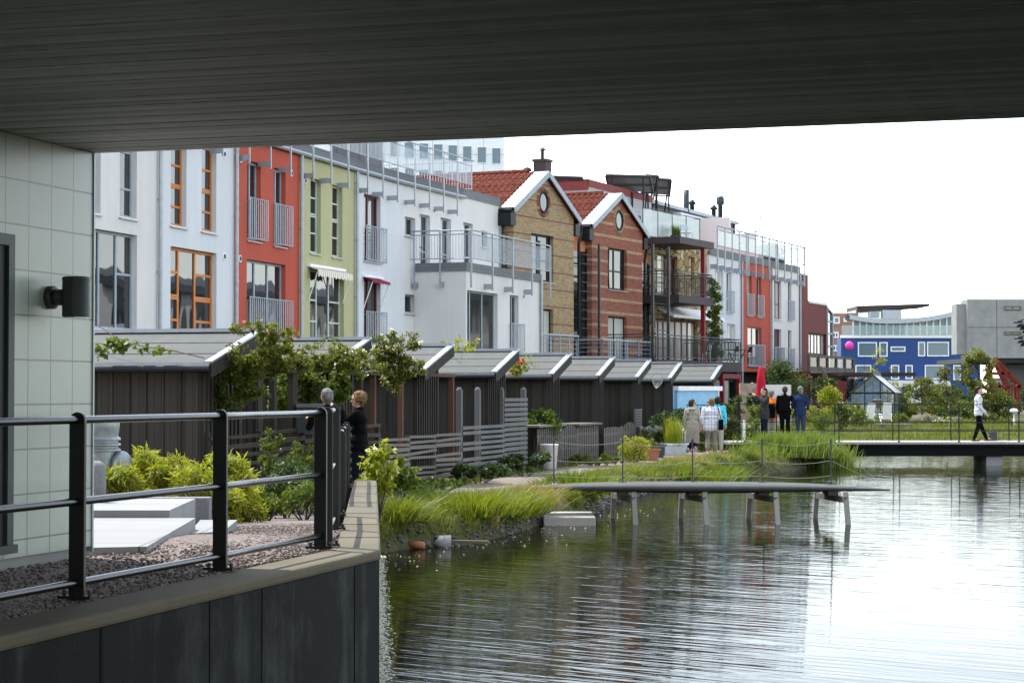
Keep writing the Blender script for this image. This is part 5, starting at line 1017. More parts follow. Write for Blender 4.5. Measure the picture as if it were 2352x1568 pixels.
# ---- far garden ---------------------------------------------------------------------------------------
gh0 = P(2004, 902, 104.); gz = float(height(gh0.x, 104)); t = thing('greenhouse', 'dark framed glass greenhouse, its roof glass coloured pale for sky glare', 'greenhouse', (gh0.x, 104, gz), -math.atan(.276)); w, e, a, dl = 1.13, 2.28 - gz, 3.22 - gz, 4.6
fmb = MB(); r_ = .03
def gb(p, q, r=r_): fmb.tube([p, q], r, 5)
for y in (0, dl):
    for x in (-w, -.4, .4, w): gb((x, y, 0), (x, y, e + (0 if abs(x) == w else (a - e) * (1 - .4 / w))))
    gb((-w, y, e), (0, y, a), .04); gb((w, y, e), (0, y, a), .04); gb((-w, y, e), (w, y, e), .045); gb((-w, y, .06), (w, y, .06))
for s in (-1, 1):
    gb((s * w, 0, e), (s * w, dl, e), .045); gb((s * w, 0, .06), (s * w, dl, .06))
    for k in range(7): y = dl * k / 6; gb((s * w, y, 0), (s * w, y, e), .022); gb((s * w, y, e), (0, y, a), .022)
gb((0, 0, a), (0, dl, a), .05); fmb.box(-.02, .02, 0, dl, a + .05, a + .2)
fmb.build('frame', M['dark_metal'], t)
gm = MB()
for s in (-1, 1): gm.add([(s * w, 0, .05), (s * w, dl, .05), (s * w, dl, e), (s * w, 0, e)], [(0, 1, 2, 3)])
for y in (0, dl): gm.add([(-w, y, .05), (w, y, .05), (w, y, e), (0, y, a), (-w, y, e)], [(0, 1, 2, 3, 4)])
gm.build('wall_glass', M['clear'], t); gm = MB()
for s in (-1, 1): gm.add([(s * w, 0, e + .01), (s * w, dl, e + .01), (0, dl, a + .01), (0, 0, a + .01)], [(0, 1, 2, 3)])
gm.build('roof_glass', M['sheen'], t)  # pale glass colour stands in for sky glare on the slopes
q = P(2019, 925, 103); b = bucket('zinc bucket of plants hanging inside the greenhouse door', (q.x, 103.4, 1.5), .24, .42, M['zinc'])
def lounger(lb, u, Yv, rz, s=1.0):
    q = P(u, 965, Yv); t = thing('garden_chair', lb, 'chair', (q.x, Yv, float(height(q.x, Yv))), rz, 'white reclining garden chairs by the greenhouse')
    def sheet(a, b, w, th=.03): return MB().bar(a, b, w, th)
    sheet((0, .0, .25), (0, -.3, .95), .37, .04).build('backrest', M['white_t'], t); sheet((0, -.02, .27), (0, .5, .36), .4, .04).build('seat', M['white_t'], t); mb = MB()
    for sx in (-1, 1):
        x = sx * .24; MB().tube([(x, .42, 0), (x, -.05, .45)], .022, 8).build('leg', M['plasticw'], t); MB().tube([(x, -.2, 0), (x, .3, .4)], .022, 8).build('leg', M['plasticw'], t); MB().bar((x, -.12, .46), (x, .4, .48), .06, .035).build('armrest', M['plasticw'], t)
    return t
lounger('white reclining garden chair seen from behind, turned slightly aside', 1997, 91, R(14)); lounger('white reclining garden chair seen squarely from behind, nearest the bridge', 2036, 88.5, R(2))
q = P(2010, 953, 97); t = thing('garden_table', 'low slatted garden table between the white chairs', 'table', (q.x, 97, float(height(q.x, 97)))); MB().box(-.5, .5, -.4, .4, .5, .54).build('top', M['oldwood'], t)
for x in (-.42, .42): MB().box(x - .03, x + .03, -.35, .35, 0, .499).build('leg', M['oldwood'], t)
a = P(2006, 975, 87); b = P(2092, 975, 86.4); o = MB().box(0, (b - a).length, 0, .5, .2, .97).build('dry_stone_edge', M['pebble'], bevel=.05); o.location = (a.x, a.y, 0); o.rotation_euler = (0, 0, math.atan2(b.y - a.y, b.x - a.x)); tag(o, 'low dark stone edging below the white garden chairs', 'wall')
pts = []
for u, v, lb, s in ((2113, 946, 'flat pale stone right of the greenhouse', .42), (2145, 948, 'broad flat pale boulder in the meadow', .5), (2197, 961, 'dark rimmed pale boulder near the walking man', .4), (1872, 946, 'pale boulder in the bed behind the man in blue', .4), (1896, 947, 'small pale boulder beside the bed on the left', .3)):
    q = P(u, v, 93); o = scatter_rocks('boulder', [(0, 0, 0)], s, s * 1.05, M['coping'], None, None); o.location = (q.x, 93, float(height(q.x, 93)) + .12); tag(o, lb, 'stone')
# red timber frame, garden lamp, parasol, walls
Yr = 118; rz_ = lambda u, v: tuple(P(u, v, Yr)); t = thing('timber_trestle', 'dark red timber trestle frame under the concrete building', 'trestle', (0, 0, 0)); mb = MB(); ax = P(2287, 823, Yr)
for dy in (0, 2.2):
    off = Vector((.35 if dy else 0, dy, 0))
    for (a, b) in (((2287, 823), (2346, 886)), ((2287, 826), (2268, 870)), ((2292, 835), (2316, 884)), ((2272, 857), (2318, 857)), ((2262, 888), (2342, 888)), ((2295, 880), (2293, 935)), ((2316, 888), (2314, 935)), ((2340, 882), (2338, 940)), ((2276, 860), (2276, 935))): mb.bar(P(*a, Yr) + off, P(*b, Yr) + off, .15, .15, (0, 1, 0))
for u, v in ((2287, 824), (2343, 886), (2316, 888)): mb.bar(P(u, v, Yr), P(u, v, Yr) + Vector((.35, 2.2, 0)), .18, .18)
mb.build('beams', M['rustred'], t)
q = P(2329, 948, 93); t = thing('garden_lamp', 'white mushroom shaped garden lamp on a short post', 'lamp', (q.x, 93, .55)); MB().lathe([(.05, 0), (.05, .5), (.03, .52), (.03, .82)], n=12).build('post', M['white_metal'], t, True); MB().ball((0, 0, .9), .2, 14, (1, 1, .6)).build('lamp_head', M['white_metal'], t, True)
q = P(2374, 770, 84.); t = thing('disc_lamp', 'dark post lamp with tiers of overlapping shade discs at the right edge', 'lamp', (q.x, 84, .3)); MB().tube([(0, 0, 0), (0, 0, 6.3)], .07, 10).build('post', M['dark_metal'], t)
for u, v in ((2339, 740), (2346, 749), (2353, 756), (2358, 763), (2340, 777), (2348, 786), (2354, 793)):
    c = P(u, v, 84) - Vector((q.x, 84, .3)); o = MB().lathe([(.2, -.03), (.21, .0), (.14, .07), (.03, .1)], tuple(c), 16).build('lamp_shade', M['dark_metal'], t, True); MB().tube([tuple(c + Vector((0, 0, .06))), (0, 0, c.z + .2)], .02, 6).build('arm', M['dark_metal'], o)
q = P(1748, 885, 84.); t = thing('parasol', 'closed crimson parasol beside the stone wall', 'parasol', (q.x, 84, .45)); MB().tube([(0, 0, 0), (0, 0, 2.95)], .025, 8).build('pole', M['white_metal'], t); n = 16; V = []; F_ = []
pr_ = [(.03, 2.95), (.1, 2.85), (.15, 2.4), (.17, 1.7), (.21, 1.1), (.2, 1.0)]
for r, z in pr_:
    for k in range(n): rr = r * (1 + .25 * (k % 2)); V.append((rr * math.cos(2 * PI * k / n), rr * math.sin(2 * PI * k / n), z))
for i in range(len(pr_) - 1):
    for k in range(n): F_.append((i * n + k, i * n + (k + 1) % n, (i + 1) * n + (k + 1) % n, (i + 1) * n + k))
link('canopy', npmesh('canopy', V, F_), M['crimson'], t, True)
a = P(1700, 880, 85); b = P(1745, 880, 85); o = MB().box(0, b.x - a.x, 0, .4, .3, a.z).build('stone_wall', M['stone2']); o.location = (a.x, 85, 0); tag(o, 'short garden wall of brown field stones beside the parasol', 'wall')
o = MB().box(0, .1, -.02, .42, .3, a.z + .05).build('wall_end', M['white_wood'], None); o.location = (b.x + .003, 85, 0); tag(o, 'white wooden board closing the end of the stone wall', 'board')
a = P(1752, 883, 88); b = P(1817, 883, 88); o = MB().box(0, b.x - a.x, 0, .3, .3, a.z).build('garden_wall', M['white']); o.location = (a.x, 88, 0); tag(o, 'low white garden wall behind the group of people', 'wall')
# pergola and clutter below the far row
a = P(1838, 866, 122); b = P(1992, 868, 113); t = thing('pergola', 'dark flat pergola over the terrace of the dark red house', 'pergola', (a.x, a.y, 0), math.atan2(b.y - a.y, b.x - a.x)); L = (b - a).length; MB().box(0, L, -1.5, 3, a.z, a.z + .2).build('roof', M['plum'], t)
for k in range(6): x = L * (k + .3) / 6; MB().box(x - .1, x + .1, -1.4, -1.2, .4, a.z - .001).build('post', M['oldwood'], t)
a = P(1890, 872, 112); b = P(1930, 872, 112); t = thing('boat_hull', 'dark red boarded box with loose timbers leaning on it below the balcony', 'planter', (a.x, 112, 0)); MB().add([(-.2, -.6, a.z), (b.x - a.x + .3, -.6, a.z - .1), (b.x - a.x, -.5, .6), (.5, -.5, .6), (-.2, .6, a.z), (b.x - a.x + .3, .6, a.z - .1), (b.x - a.x, .5, .6), (.5, .5, .6)], [(0, 3, 2, 1), (4, 5, 6, 7), (0, 1, 5, 4), (1, 2, 6, 5), (2, 3, 7, 6), (3, 0, 4, 7)]).build('boards', M['maroon'], t)
for (u0, v0, u1, v1, lb) in ((1883, 842, 1906, 878, 'long pale timber leaning below the wooden balcony'), (1889, 860, 1893, 876, 'short pale timber, left of the two beside the long one'), (1894, 858, 1899, 876, 'short pale timber next to the long leaning one')):
    o = MB().bar(P(u0, v0, 111.2), P(u1, v1, 111.0), .12 if u1 - u0 > 9 else .1, .16).build('timber', M['bwood'] if u1 - u0 < 9 else M['coping']); tag(o, lb, 'timber')
# terrace furniture on the stone house deck and roofs
def chair_w(lb, loc, rz, m):
    t = thing('terrace_chair', lb, 'chair', loc, rz); mb = MB()
    for x in (-.22, .22): MB().tube([(x, -.22, 0), (x, -.2, .45), (x * .95, -.28, .9)], .016, 6).build('leg', m, t); MB().tube([(x, .22, 0), (x, .2, .45)], .016, 6).build('leg', m, t)
    MB().box(-.23, .23, -.22, .22, .43, .46).build('seat', m, t); MB().bar((0, -.24, .6), (0, -.28, .9), .42, .03, (0, 1, 0)).build('backrest', m, t)
for s, o_, lb, m in ((2.6, 1.9, 'white metal terrace chair on the lowest balcony of the stone house', M['white_metal']), (6.4, 2.0, 'dark folding chair left of the terrace table', M['dark_metal']), (8.2, 2.1, 'dark folding chair right of the terrace table', M['dark_metal'])): q = FS.w(s, 3.855, o_); chair_w(lb, tuple(q), FS.rz + .8, m)
q = FS.w(7.3, 3.855, 1.9); t = thing('terrace_table', 'dark folding table on the lowest balcony of the stone house', 'table', tuple(q), FS.rz); MB().box(-.6, .6, -.4, .4, .7, .74).build('top', M['dark_metal'], t); MB().bar((-.5, -.3, 0), (.5, -.3, .7), .04, .04).build('leg', M['dark_metal'], t); MB().bar((.5, .3, 0), (-.5, .3, .7), .04, .04).build('leg', M['dark_metal'], t)
q = FS.w(5.4, 3.855, 1.2); t = thing('stone_planter', 'stone clad planter box on the lowest balcony', 'planter', tuple(q), FS.rz); MB().box(-.8, .8, -.3, .3, 0, 1.).build('box', M['stone2'], t)
q = FS.w(2.4, ZS + .04, 1.0); chair_w('grey round backed chair on the roof terrace of the stone house', tuple(q), FS.rz + 2.5, M['grey_metal'])
# ---- people --------------------------------------------------------------------------------------
def capsules(segs, n=10):          # segs: (p, q, r0, r1) -> overlapping closed shells
    mb = MB()
    for p, q, r0, r1 in segs:
        p, q = Vector(p), Vector(q); mb.ball(p, r0, n); 
        if (q - p).length > 1e-4: mb.ball(q, r1, n); mb.tube([p, q], [r0, r1], n)
    return mb
def solid(name, segs, m, parent, vox=.014, smooth=3, sq=None):
    mb = capsules(segs); me = bpy.data.meshes.new(name); me.from_pydata(mb.v, [], mb.f); me.update()
    o = bpy.data.objects.new(name, me); COL.objects.link(o); r = o.modifiers.new('r', 'REMESH'); r.mode = 'VOXEL'; r.voxel_size = vox
    s = o.modifiers.new('s', 'SMOOTH'); s.iterations = smooth; s.factor = .5
    dg = bpy.context.evaluated_depsgraph_get(); me2 = bpy.data.meshes.new_from_object(o.evaluated_get(dg)); me2.name = name
    bpy.data.objects.remove(o); bpy.data.meshes.remove(me); box_uv(me2); return link(name, me2, m, parent, True)
def person(label, loc, rz, H=1.75, female=False, arms=None, legs=None, top='greyj', trs='ddenim', hair='hair_b', hstyle='short', shoe='shoe', sleeve=1.0, coat=0.0, crop=0.0, lean=0.0, wide=1.0, skirt=None, hood=False, glasses=False, headturn=0.0, group=None):
    k = H / 1.75; t = thing('person', label, 'person', loc, rz, group); V3 = lambda p: Vector(p) * k
    hw = .1 if female else .095; sw = (.17 if female else .195) * (wide ** .5)
    legs = legs or [((-hw, .03, .5), (-hw * 1.05, -.02, .085)), ((hw, .02, .5), (hw * 1.1, -.01, .085))]
    arms = arms or [((-sw - .06, -.03, 1.13), (-sw - .06, .06, .88)), ((sw + .06, -.03, 1.13), (sw + .06, .06, .88))]
    ly = lambda z: lean * (z - .95); hip = [(-hw, 0, .92), (hw, 0, .92)]; sh = [(-sw, ly(1.42), 1.42), (sw, ly(1.42), 1.42)]
    body = []; cloth = []; tr = []; shoes = []; add = lambda L, p, q, a, b: L.append((V3(p), V3(q), a * k, b * k))
    W = wide
    # body
    for p, q, a, b in (((-.05, 0, .95), (.05, 0, .95), .115, .115), ((0, 0, .98), (0, ly(1.2), 1.18), .11, .105), ((-.06, ly(1.3), 1.3), (.06, ly(1.3), 1.3), .11, .11), ((0, ly(1.42), 1.42), (0, ly(1.5) + .01, 1.53), .055, .05)): add(body, p, q, a, b)
    hx, hy = math.sin(headturn), math.cos(headturn); hc = Vector((0, ly(1.62) + .02, 1.635)); f = lambda a, u, s=0: (hc.x + hx * a + hy * s, hc.y + hy * a - hx * s, hc.z + u)
    for p, q, a, b in ((f(-.015, .02), f(.02, .035), .092, .088), (f(.02, -.02), f(.045, -.075), .075, .048), (f(.1, -.0), f(.113, -.025), .012, .017), (f(.095, -.066, -.018), f(.095, -.066, .018), .01, .01), (f(-.005, 0, .083), f(-.012, -.03, .08), .018, .012), (f(-.005, 0, -.083), f(-.012, -.03, -.08), .018, .012)): add(body, p, q, a, b)
    for i in (0, 1):
        kn, an = legs[i]; an = Vector(an); toe = an + Vector((.012 * (1 if i else -1), .155, -.045)); 
        add(body, hip[i], kn, .082, .056); add(body, kn, an, .054, .036); add(body, an, toe, .04, .028)
        add(shoes, an + Vector((0, -.045, -.045)), toe, .043, .034)
        e, w = arms[i]; e, w = Vector(e), Vector(w); d = (w - e).normalized(); s_ = 1 if i else -1
        add(body, sh[i], e, .05, .038); add(body, e, w, .038, .026)
        side = d.cross(Vector((s_, 0, 0)));  side = side.normalized() if side.length > .1 else Vector((0, 1, 0)); inw = Vector((-s_, 0, 0)); palm = w + d * .085
        add(body, w, palm, .026, .034); add(body, w + d * .03 + side * .012, palm + side * .022, .022, .018); add(body, w + d * .03 - side * .012, palm - side * .022, .022, .018)
        for j, ln in enumerate((.062, .074, .07, .055)):
            b0 = palm + side * (.03 - .02 * j) + d * .01; b1 = b0 + d * ln * .55 + inw * .008; b2 = b1 + (d * .75 + inw * .65).normalized() * ln * .5; add(body, b0, b1, .0105, .0098); add(body, b1, b2, .0098, .0085)
        th0 = w + d * .03 + side * .026; th1 = th0 + (d * .6 + side * .7 + inw * .3).normalized() * .045; add(body, th0, th1, .0125, .011); add(body, th1, th1 + (d + inw * .3).normalized() * .03, .011, .009)
        # clothes
        add(cloth, sh[i], e, .066 * W ** .5, .054); 
        if sleeve > .1: add(cloth, e, e.lerp(w, sleeve), .054, .043 if sleeve > .6 else .05)
        a2 = kn if crop > .5 else Vector(kn).lerp(an, 1 - crop)
        add(tr, hip[i], kn, .1 * W ** .5, .073 + .015 * female); add(tr, kn, a2, .073 + .015 * female, .06 + .03 * (crop > 0))
    for p, q, a, b in (((-.065 * W, 0, .94), (.065 * W, 0, .94), .118, .118), ((-.05, 0, 1.0), (.05, 0, 1.0), .118, .118)): add(tr, p, q, a, b)
    bt = .86 - coat
    for p, q, a, b in (((-.07 * W, ly(1.34), 1.34), (.07 * W, ly(1.34), 1.34), .128, .128), ((-.1, ly(1.41), 1.4), (.1, ly(1.41), 1.4), .085, .085), ((-.055 * W, ly(1.2), 1.18), (.055 * W, ly(1.2), 1.18), .122, .122), ((-.07 * W, 0, 1.0), (.07 * W, 0, 1.0), .132, .132), ((-.075 * W, 0, .9), (.075 * W, 0, .9), .132, .132), ((0, ly(1.2), 1.2), (0, 0, .95), .125, .132), ((0, ly(1.46), 1.44), (0, ly(1.5), 1.49), .075, .066)): add(cloth, p, q, a, b)
    if coat > .05:
        z = .9
        while z > bt: add(cloth, (-.08 * W, 0, z), (.08 * W, 0, z), .135, .135); z -= .05
    if hood: add(cloth, (-.06, ly(1.47) - .11, 1.46), (.06, ly(1.47) - .11, 1.46), .06, .06); add(cloth, (-.09, -.04, 1.47), (-.05, -.11, 1.44), .045, .05); add(cloth, (.09, -.04, 1.47), (.05, -.11, 1.44), .045, .05)
    solid('body', body, M['skin'], t, .0095, 1)
    o = solid('jacket' if sleeve > .9 else 'shirt', cloth, M[top], t)
    o = solid('trousers', tr, M[trs], t) if not skirt else solid('skirt', [(V3((-.06, 0, z)), V3((.06, 0, z)), .125 * k, .125 * k) for z in np.arange(.33, .7, .04)], M[skirt], t)
    solid('shoes', shoes, M[shoe], t, .012, 1)
    hp = [(f(-.03, .045), f(.0, .06), .098, .094), (f(-.06, .0), f(-.05, -.05), .075, .055)]
    if hstyle == 'bob': hp += [(f(-.02, .02, .05), f(-.03, -.06, .055), .06, .045), (f(-.02, .02, -.05), f(-.03, -.06, -.055), .06, .045), (f(-.07, 0), f(-.075, -.08), .06, .05)]
    if hstyle == 'curly':
        rr = random.Random(3)
        for j in range(46): a, b = rr.uniform(0, 6.28), rr.uniform(-.5, 1.3); d = (math.cos(a) * math.cos(b) * .1 - .02, math.sin(b) * .1 + .035, math.sin(a) * math.cos(b) * .09); 
        for j in range(60):
            a, b = rr.uniform(0, 6.28), rr.uniform(-.55, 1.4); x, s, u = math.cos(a) * math.cos(b), math.sin(a) * math.cos(b), math.sin(b)
            if x > .45 and u < .5: continue
            c = f(-.03 + x * .095, .035 + u * .095, s * .092); hp.append((c, c, .03, .03))
    hs = []
    for p, q, a, b in hp: add(hs, p, q, a, b)
    solid('hair', hs, M[hair], t, .012, 1)
    for s in (-.033, .033): MB().ball(V3(f(.088, .012, s)), .011 * k, 8).build('eye', M['dark_eye'], t, True)
    if glasses: mb = MB().bar(V3(f(.1, .014, -.06)), V3(f(.1, .014, .06)), .02 * k, .035 * k); mb.bar(V3(f(.1, .02, .062)), V3(f(-.0, .012, .085)), .008, .012); mb.bar(V3(f(.1, .02, -.062)), V3(f(-.0, .012, -.085)), .008, .012); mb.build('sunglasses', M['dark_eye'], t)
    return t
def stand(u, v, Yv):               # where a person stands: pixel column, depth; feet on the terrain
    x = P(u, v, Yv).x; return (x, Yv)
def gpt(u, Yv, z): return (P(u, 900, Yv).x, Yv, z)
gh = lambda u, Yv: float(height(P(u, 900, Yv).x, Yv)) + .03
# two men by the rail
Hm = P(752, 896, 32.5).z - .46
person('grey haired man in black by the quay railing, seen from behind', gpt(752, 32.5, .46), R(25), Hm, top='black', trs='ddenim', hair='hair_g', arms=[((-.27, .06, 1.2), (-.2, .3, 1.3)), ((.27, .05, 1.2), (.16, .3, 1.34))], wide=1.15, group='people by the canal')
Hm = P(824, 902, 33.5).z - .45
mc = person('curly haired man in a black jacket and jeans raising a camera', gpt(826, 33.5, .45), R(80), Hm, top='black', trs='ddenim', hair='hair_y', hstyle='curly', arms=[((-.24, .2, 1.28), (-.1, .42, 1.5)), ((.24, .2, 1.28), (.1, .42, 1.5))], group='people by the canal')
def hold(name, label, cat, t, off, mb, m):
    q = Matrix.Translation(t.location) @ Matrix.Rotation(t.rotation_euler.z, 4, 'Z') @ Vector(off); o = thing(name, label, cat, tuple(q), t.rotation_euler.z)
    for nm, b, mm in mb: b.build(nm, mm, o)
    return o
cam = lambda: [('camera_body', MB().box(-.065, .065, -.025, .025, -.04, .04), M['lampgrey']), ('lens', MB().tube([(0, .02, 0), (0, .075, 0)], .03, 14), M['dark_metal'])]
hold('camera', 'small camera in the hands of the curly haired man', 'camera', mc, (0, .53, 1.56), cam(), None)
# three women on the path
z = gh(1590, 61.5)
person('woman in a long taupe hooded coat and sunglasses walking on the path', gpt(1590, 61.5, z), R(-8), 1.69, True, top='taupe', skirt='ddenim', hair='hair_b', hstyle='bob', shoe='trainer', coat=.42, hood=True, glasses=True, headturn=R(70), wide=1.15, legs=[((-.08, .06, .5), (-.07, .1, .085)), ((.08, 0, .5), (.1, -.12, .1))], group='people by the canal')
z = gh(1633, 61)
wp = person('woman in a plaid shirt and cropped beige trousers with a shoulder bag', gpt(1633, 61., z), R(-4), 1.70, True, top='plaid', trs='beigep', hair='hair_y', hstyle='bob', shoe='trainer', sleeve=.55, crop=.3, wide=1.6, headturn=R(-60), glasses=True, coat=.06, legs=[((-.1, .05, .5), (-.11, -.08, .09)), ((.11, .02, .5), (.14, .06, .085))], group='people by the canal')
z = gh(1647, 63)
person('woman in a turquoise top half hidden behind the plaid shirt', gpt(1648, 63., z), R(-10), 1.74, True, top='turq', trs='paleb', hair='hair_k', hstyle='bob', sleeve=.9, wide=1.25, group='people by the canal')
hold('shoulder_bag', 'black shoulder bag hanging at the side of the woman in plaid', 'bag', wp, (.3, -.06, .93), [('bag', MB().box(-.07, .07, -.2, .16, -.17, .15), M['black']), ('strap', MB().tube([(0, -.12, .15), (-.06, -.09, .4), (-.1, -.02, .56), (-.06, .1, .35), (0, .1, .15)], .014, 6), M['black'])], None)
# group at the start of the bridge
dz = .752
m1 = person('man in a grey jacket holding up a camera at the bridge end', gpt(1756, 65.0, dz), R(112), 1.70, top='greyj', trs='ddenim', hair='hair_k', arms=[((-.24, .2, 1.27), (-.1, .4, 1.48)), ((.24, .2, 1.27), (.1, .4, 1.48))], coat=.1, wide=1.15, group='people by the canal')
hold('camera', 'small silver camera held up by the man in the grey jacket', 'camera', m1, (0, .51, 1.51), cam(), None)
m2 = person('grey haired man in an orange jacket behind the man with the camera', gpt(1772, 67.0, gh(1772, 67) + .2), R(-20), 1.78, top='orangej', trs='paleb', hair='hair_g', wide=1.1, group='people by the canal')
bagm = lambda: [('bag', MB().prism([(-.16, -.24), (.16, -.24), (.17, .1), (.1, .23), (-.1, .23), (-.17, .1)], 'y', -.1, .08), M['black']), ('strap', MB().tube([(-.1, .08, -.15), (-.13, .14, .05), (-.11, .12, .24), (-.1, .02, .22)], .018, 6).tube([(.1, .08, -.15), (.13, .14, .05), (.11, .12, .24), (.1, .02, .22)], .018, 6), M['black'])]
hold('backpack', 'black rucksack on the back of the man in orange', 'bag', m2, (.02, -.27, 1.12), bagm(), None)
m3 = person('dark haired man in black with a rucksack, back to the camera', gpt(1803, 65.2, dz), R(-8), 1.74, top='black', trs='black', hair='hair_b', wide=1.1, arms=[((-.26, -.02, 1.14), (-.24, .1, .9)), ((.28, .1, 1.2), (.3, .3, 1.28))], group='people by the canal')
hold('backpack', 'dark green black rucksack on the man in black', 'bag', m3, (-.04, -.25, 1.22), bagm(), None)
person('man in a navy checked shirt and jeans looking over the bridge', gpt(1838, 65.1, dz), R(-25), 1.74, top='bshirt', trs='denim', hair='hair_g', wide=1.1, arms=[((-.27, -.0, 1.15), (-.2, .2, 1.02)), ((.27, 0, 1.15), (.2, .2, 1.02))], group='people by the canal')
person('man in a white shirt and black trousers walking across the footbridge', gpt(2247, 64.2, dz), R(-92), 1.74, top='wshirt', trs='black', hair='hair_k', arms=[((-.24, .02, 1.13), (-.2, .2, .95)), ((.24, .0, 1.12), (.2, .18, .93))], legs=[((-.09, .1, .5), (-.09, .27, .1)), ((.09, -.02, .5), (.09, -.16, .09))], group='people by the canal')
# ---- vegetation ----------------------------------------------------------------------------------
def leafmesh(name, m, parent, pts, s0, s1, asp=.5, up=.35, droop=0.0, dirs=None, flat=False):
    pts = np.asarray(pts, float); n = len(pts); L = RNG.uniform(s0, s1, n)[:, None]
    a = RNG.normal(size=(n, 3)) if dirs is None else dirs + RNG.normal(size=(n, 3)) * .35
    a[:, 2] = a[:, 2] * (0 if flat else .8) - droop; a /= np.linalg.norm(a, axis=1)[:, None]
    nr = RNG.normal(size=(n, 3)); nr = nr * (0 if flat else 1); nr[:, 2] += up * 3 + .01; b = np.cross(nr, a); b /= np.linalg.norm(b, axis=1)[:, None] + 1e-9; c = np.cross(a, b)
    mid = pts + a * L * .5; w = L * asp * .5
    V = np.stack([pts, mid + b * w + c * w * .3, pts + a * L - c * L * .1, mid - b * w + c * w * .3], 1).reshape(-1, 3)
    return link(name, npmesh(name, V, np.arange(4 * n).reshape(-1, 4)), m, parent)
def blob(spec, n):                 # spec: list of (centre, radii, weight) ellipsoid clumps, denser to the rim
    w = np.array([s[2] if len(s) > 2 else s[1][0] * s[1][1] * s[1][2] for s in spec], float); k = RNG.choice(len(spec), n, p=w / w.sum())
    d = RNG.normal(size=(n, 3)); d /= np.linalg.norm(d, axis=1)[:, None]; r = RNG.uniform(.25, 1., n) ** .55
    return np.array([s[0] for s in spec])[k] + d * r[:, None] * np.array([s[1] for s in spec])[k]
def clumps(c, rad, k, cr, seed=0):  # k sub-clumps scattered in an ellipsoid: uneven outline with gaps
    rr = np.random.default_rng(seed); d = rr.normal(size=(k, 3)); d /= np.linalg.norm(d, axis=1)[:, None]; q = np.array(c) + d * (rr.uniform(.2, 1, k) ** .5)[:, None] * np.array(rad)
    return [(tuple(p), (cr * rr.uniform(.6, 1.3),) * 3) for p in q]
def stems(name, m, parent, base, tips, r0, r1, bend=.1):
    mb = MB()
    for t_ in tips:
        b = Vector(base); t_ = Vector(t_); md = b.lerp(t_, .55) + Vector((random.uniform(-1, 1), random.uniform(-1, 1), random.uniform(0, .6))) * bend * (t_ - b).length
        mb.tube([b, md, t_], [r0, (r0 + r1) * .55, r1], 5)
    return mb.build(name, m, parent)
def join2(a, b):
    va, vb = (np.empty(len(m.vertices) * 3, np.float32) for m in (a, b)); a.vertices.foreach_get('co', va); b.vertices.foreach_get('co', vb); na, nb = len(va) // 12, len(vb) // 12
    me = npmesh('foliage', np.concatenate([va, vb]).reshape(-1, 3), np.arange((na + nb) * 4).reshape(-1, 4)); me.materials.append(a.materials[0]); me.materials.append(b.materials[0])
    me.polygons.foreach_set('material_index', np.array([0] * na + [1] * nb, np.int32)); return me
def plant(name, label, cat, base, spec, n, s0, s1, m, asp=.5, up=.35, droop=0., nst=6, r0=.012, group=None, flowers=None, stem_m=None):
    t = thing(name, label, cat, base, 0, group); o = np.array(base)
    sp = [(tuple(np.array(c) - o), r, *w) for c, r, *w in spec]; pts = blob(sp, n)
    fo = leafmesh('foliage', m, t, pts, s0, s1, asp, up, droop)
    tips = [sp[i % len(sp)][0] for i in range(nst)]; stems('stem', stem_m or M['bark'], t, (0, 0, -.05), tips, r0, r0 * .35)
    if flowers:
        fm, k, fs = flowers; o2 = leafmesh('flower', fm, t, np.repeat(blob(sp, k) * 1.02, 6, 0) + RNG.normal(size=(k * 6, 3)) * fs * .3, fs * .7, fs, .9, .2); fo.data = join2(fo.data, o2.data); bpy.data.objects.remove(o2)
    return t
def pz(u, v, Yv): return tuple(P(u, v, Yv))
def gbase(u, Yv, dz=0.): q = P(u, 900, Yv); return (q.x, Yv, float(height(q.x, Yv)) + dz)
BAM = 'lime bamboo plants by the gravel'
for i, (u, v, Yv, w, h, lb) in enumerate(((272, 1118, 23.4, .26, .26, 'lime bamboo clump beside the galvanised pipe, leftmost'), (325, 1092, 24.2, .3, .38, 'tall lime bamboo clump, second from the pillar'), (392, 1104, 24.0, .3, .32, 'lime bamboo clump in front of the marker post'), (455, 1120, 23.6, .28, .3, 'lime bamboo clump above the end of the kerb'), (520, 1112, 24.6, .34, .38, 'lime bamboo clump right of the kerb end'), (562, 1142, 24.9, .3, .36, 'low lime bamboo clump, rightmost at the gravel edge'), (508, 1160, 23.8, .22, .22, 'small drooping bamboo clump at the kerb corner'))):
    c = pz(u, v, Yv); b = (c[0], c[1], float(prof(Yv)) - .02); sp = clumps(c, (w, w * .8, h), 34, .085, i)
    plant('bamboo', lb, 'bamboo', b, sp, 2100, .07, .15, M['leaf_y'], .16, .1, .45, 16, .006, BAM)
def bush(lb, u, v, Yv, wx, wz, n, s, m, k=14, cr=.3, seed=1, name='shrub', asp=.55, base=None, flowers=None, wy=None, droop=0.1, group=None, up=.35, nst=8):
    c = pz(u, v, Yv); wy = wy or wx * .8; sp = clumps(c, (wx, wy, wz), k, cr * min(wx, wz) if cr < 5 else cr, seed); z = base if base is not None else float(height(c[0], Yv))
    return plant(name, lb, 'plant' if name != 'tree' else 'tree', (c[0], Yv, z), sp, n, s * .6, s * 1.25, m, asp, up, droop, nst, .014, group, flowers)
bush('leafy green shrub climbing the slat fence behind the rail', 625, 1050, 29.8, .22, .42, 900, .065, M['leaf'], 30, .2, 2)
bush('yellow green nettle like plant beside the grey letter box', 690, 1060, 30.4, .24, .3, 800, .06, M['leaf'], 30, .22, 3)
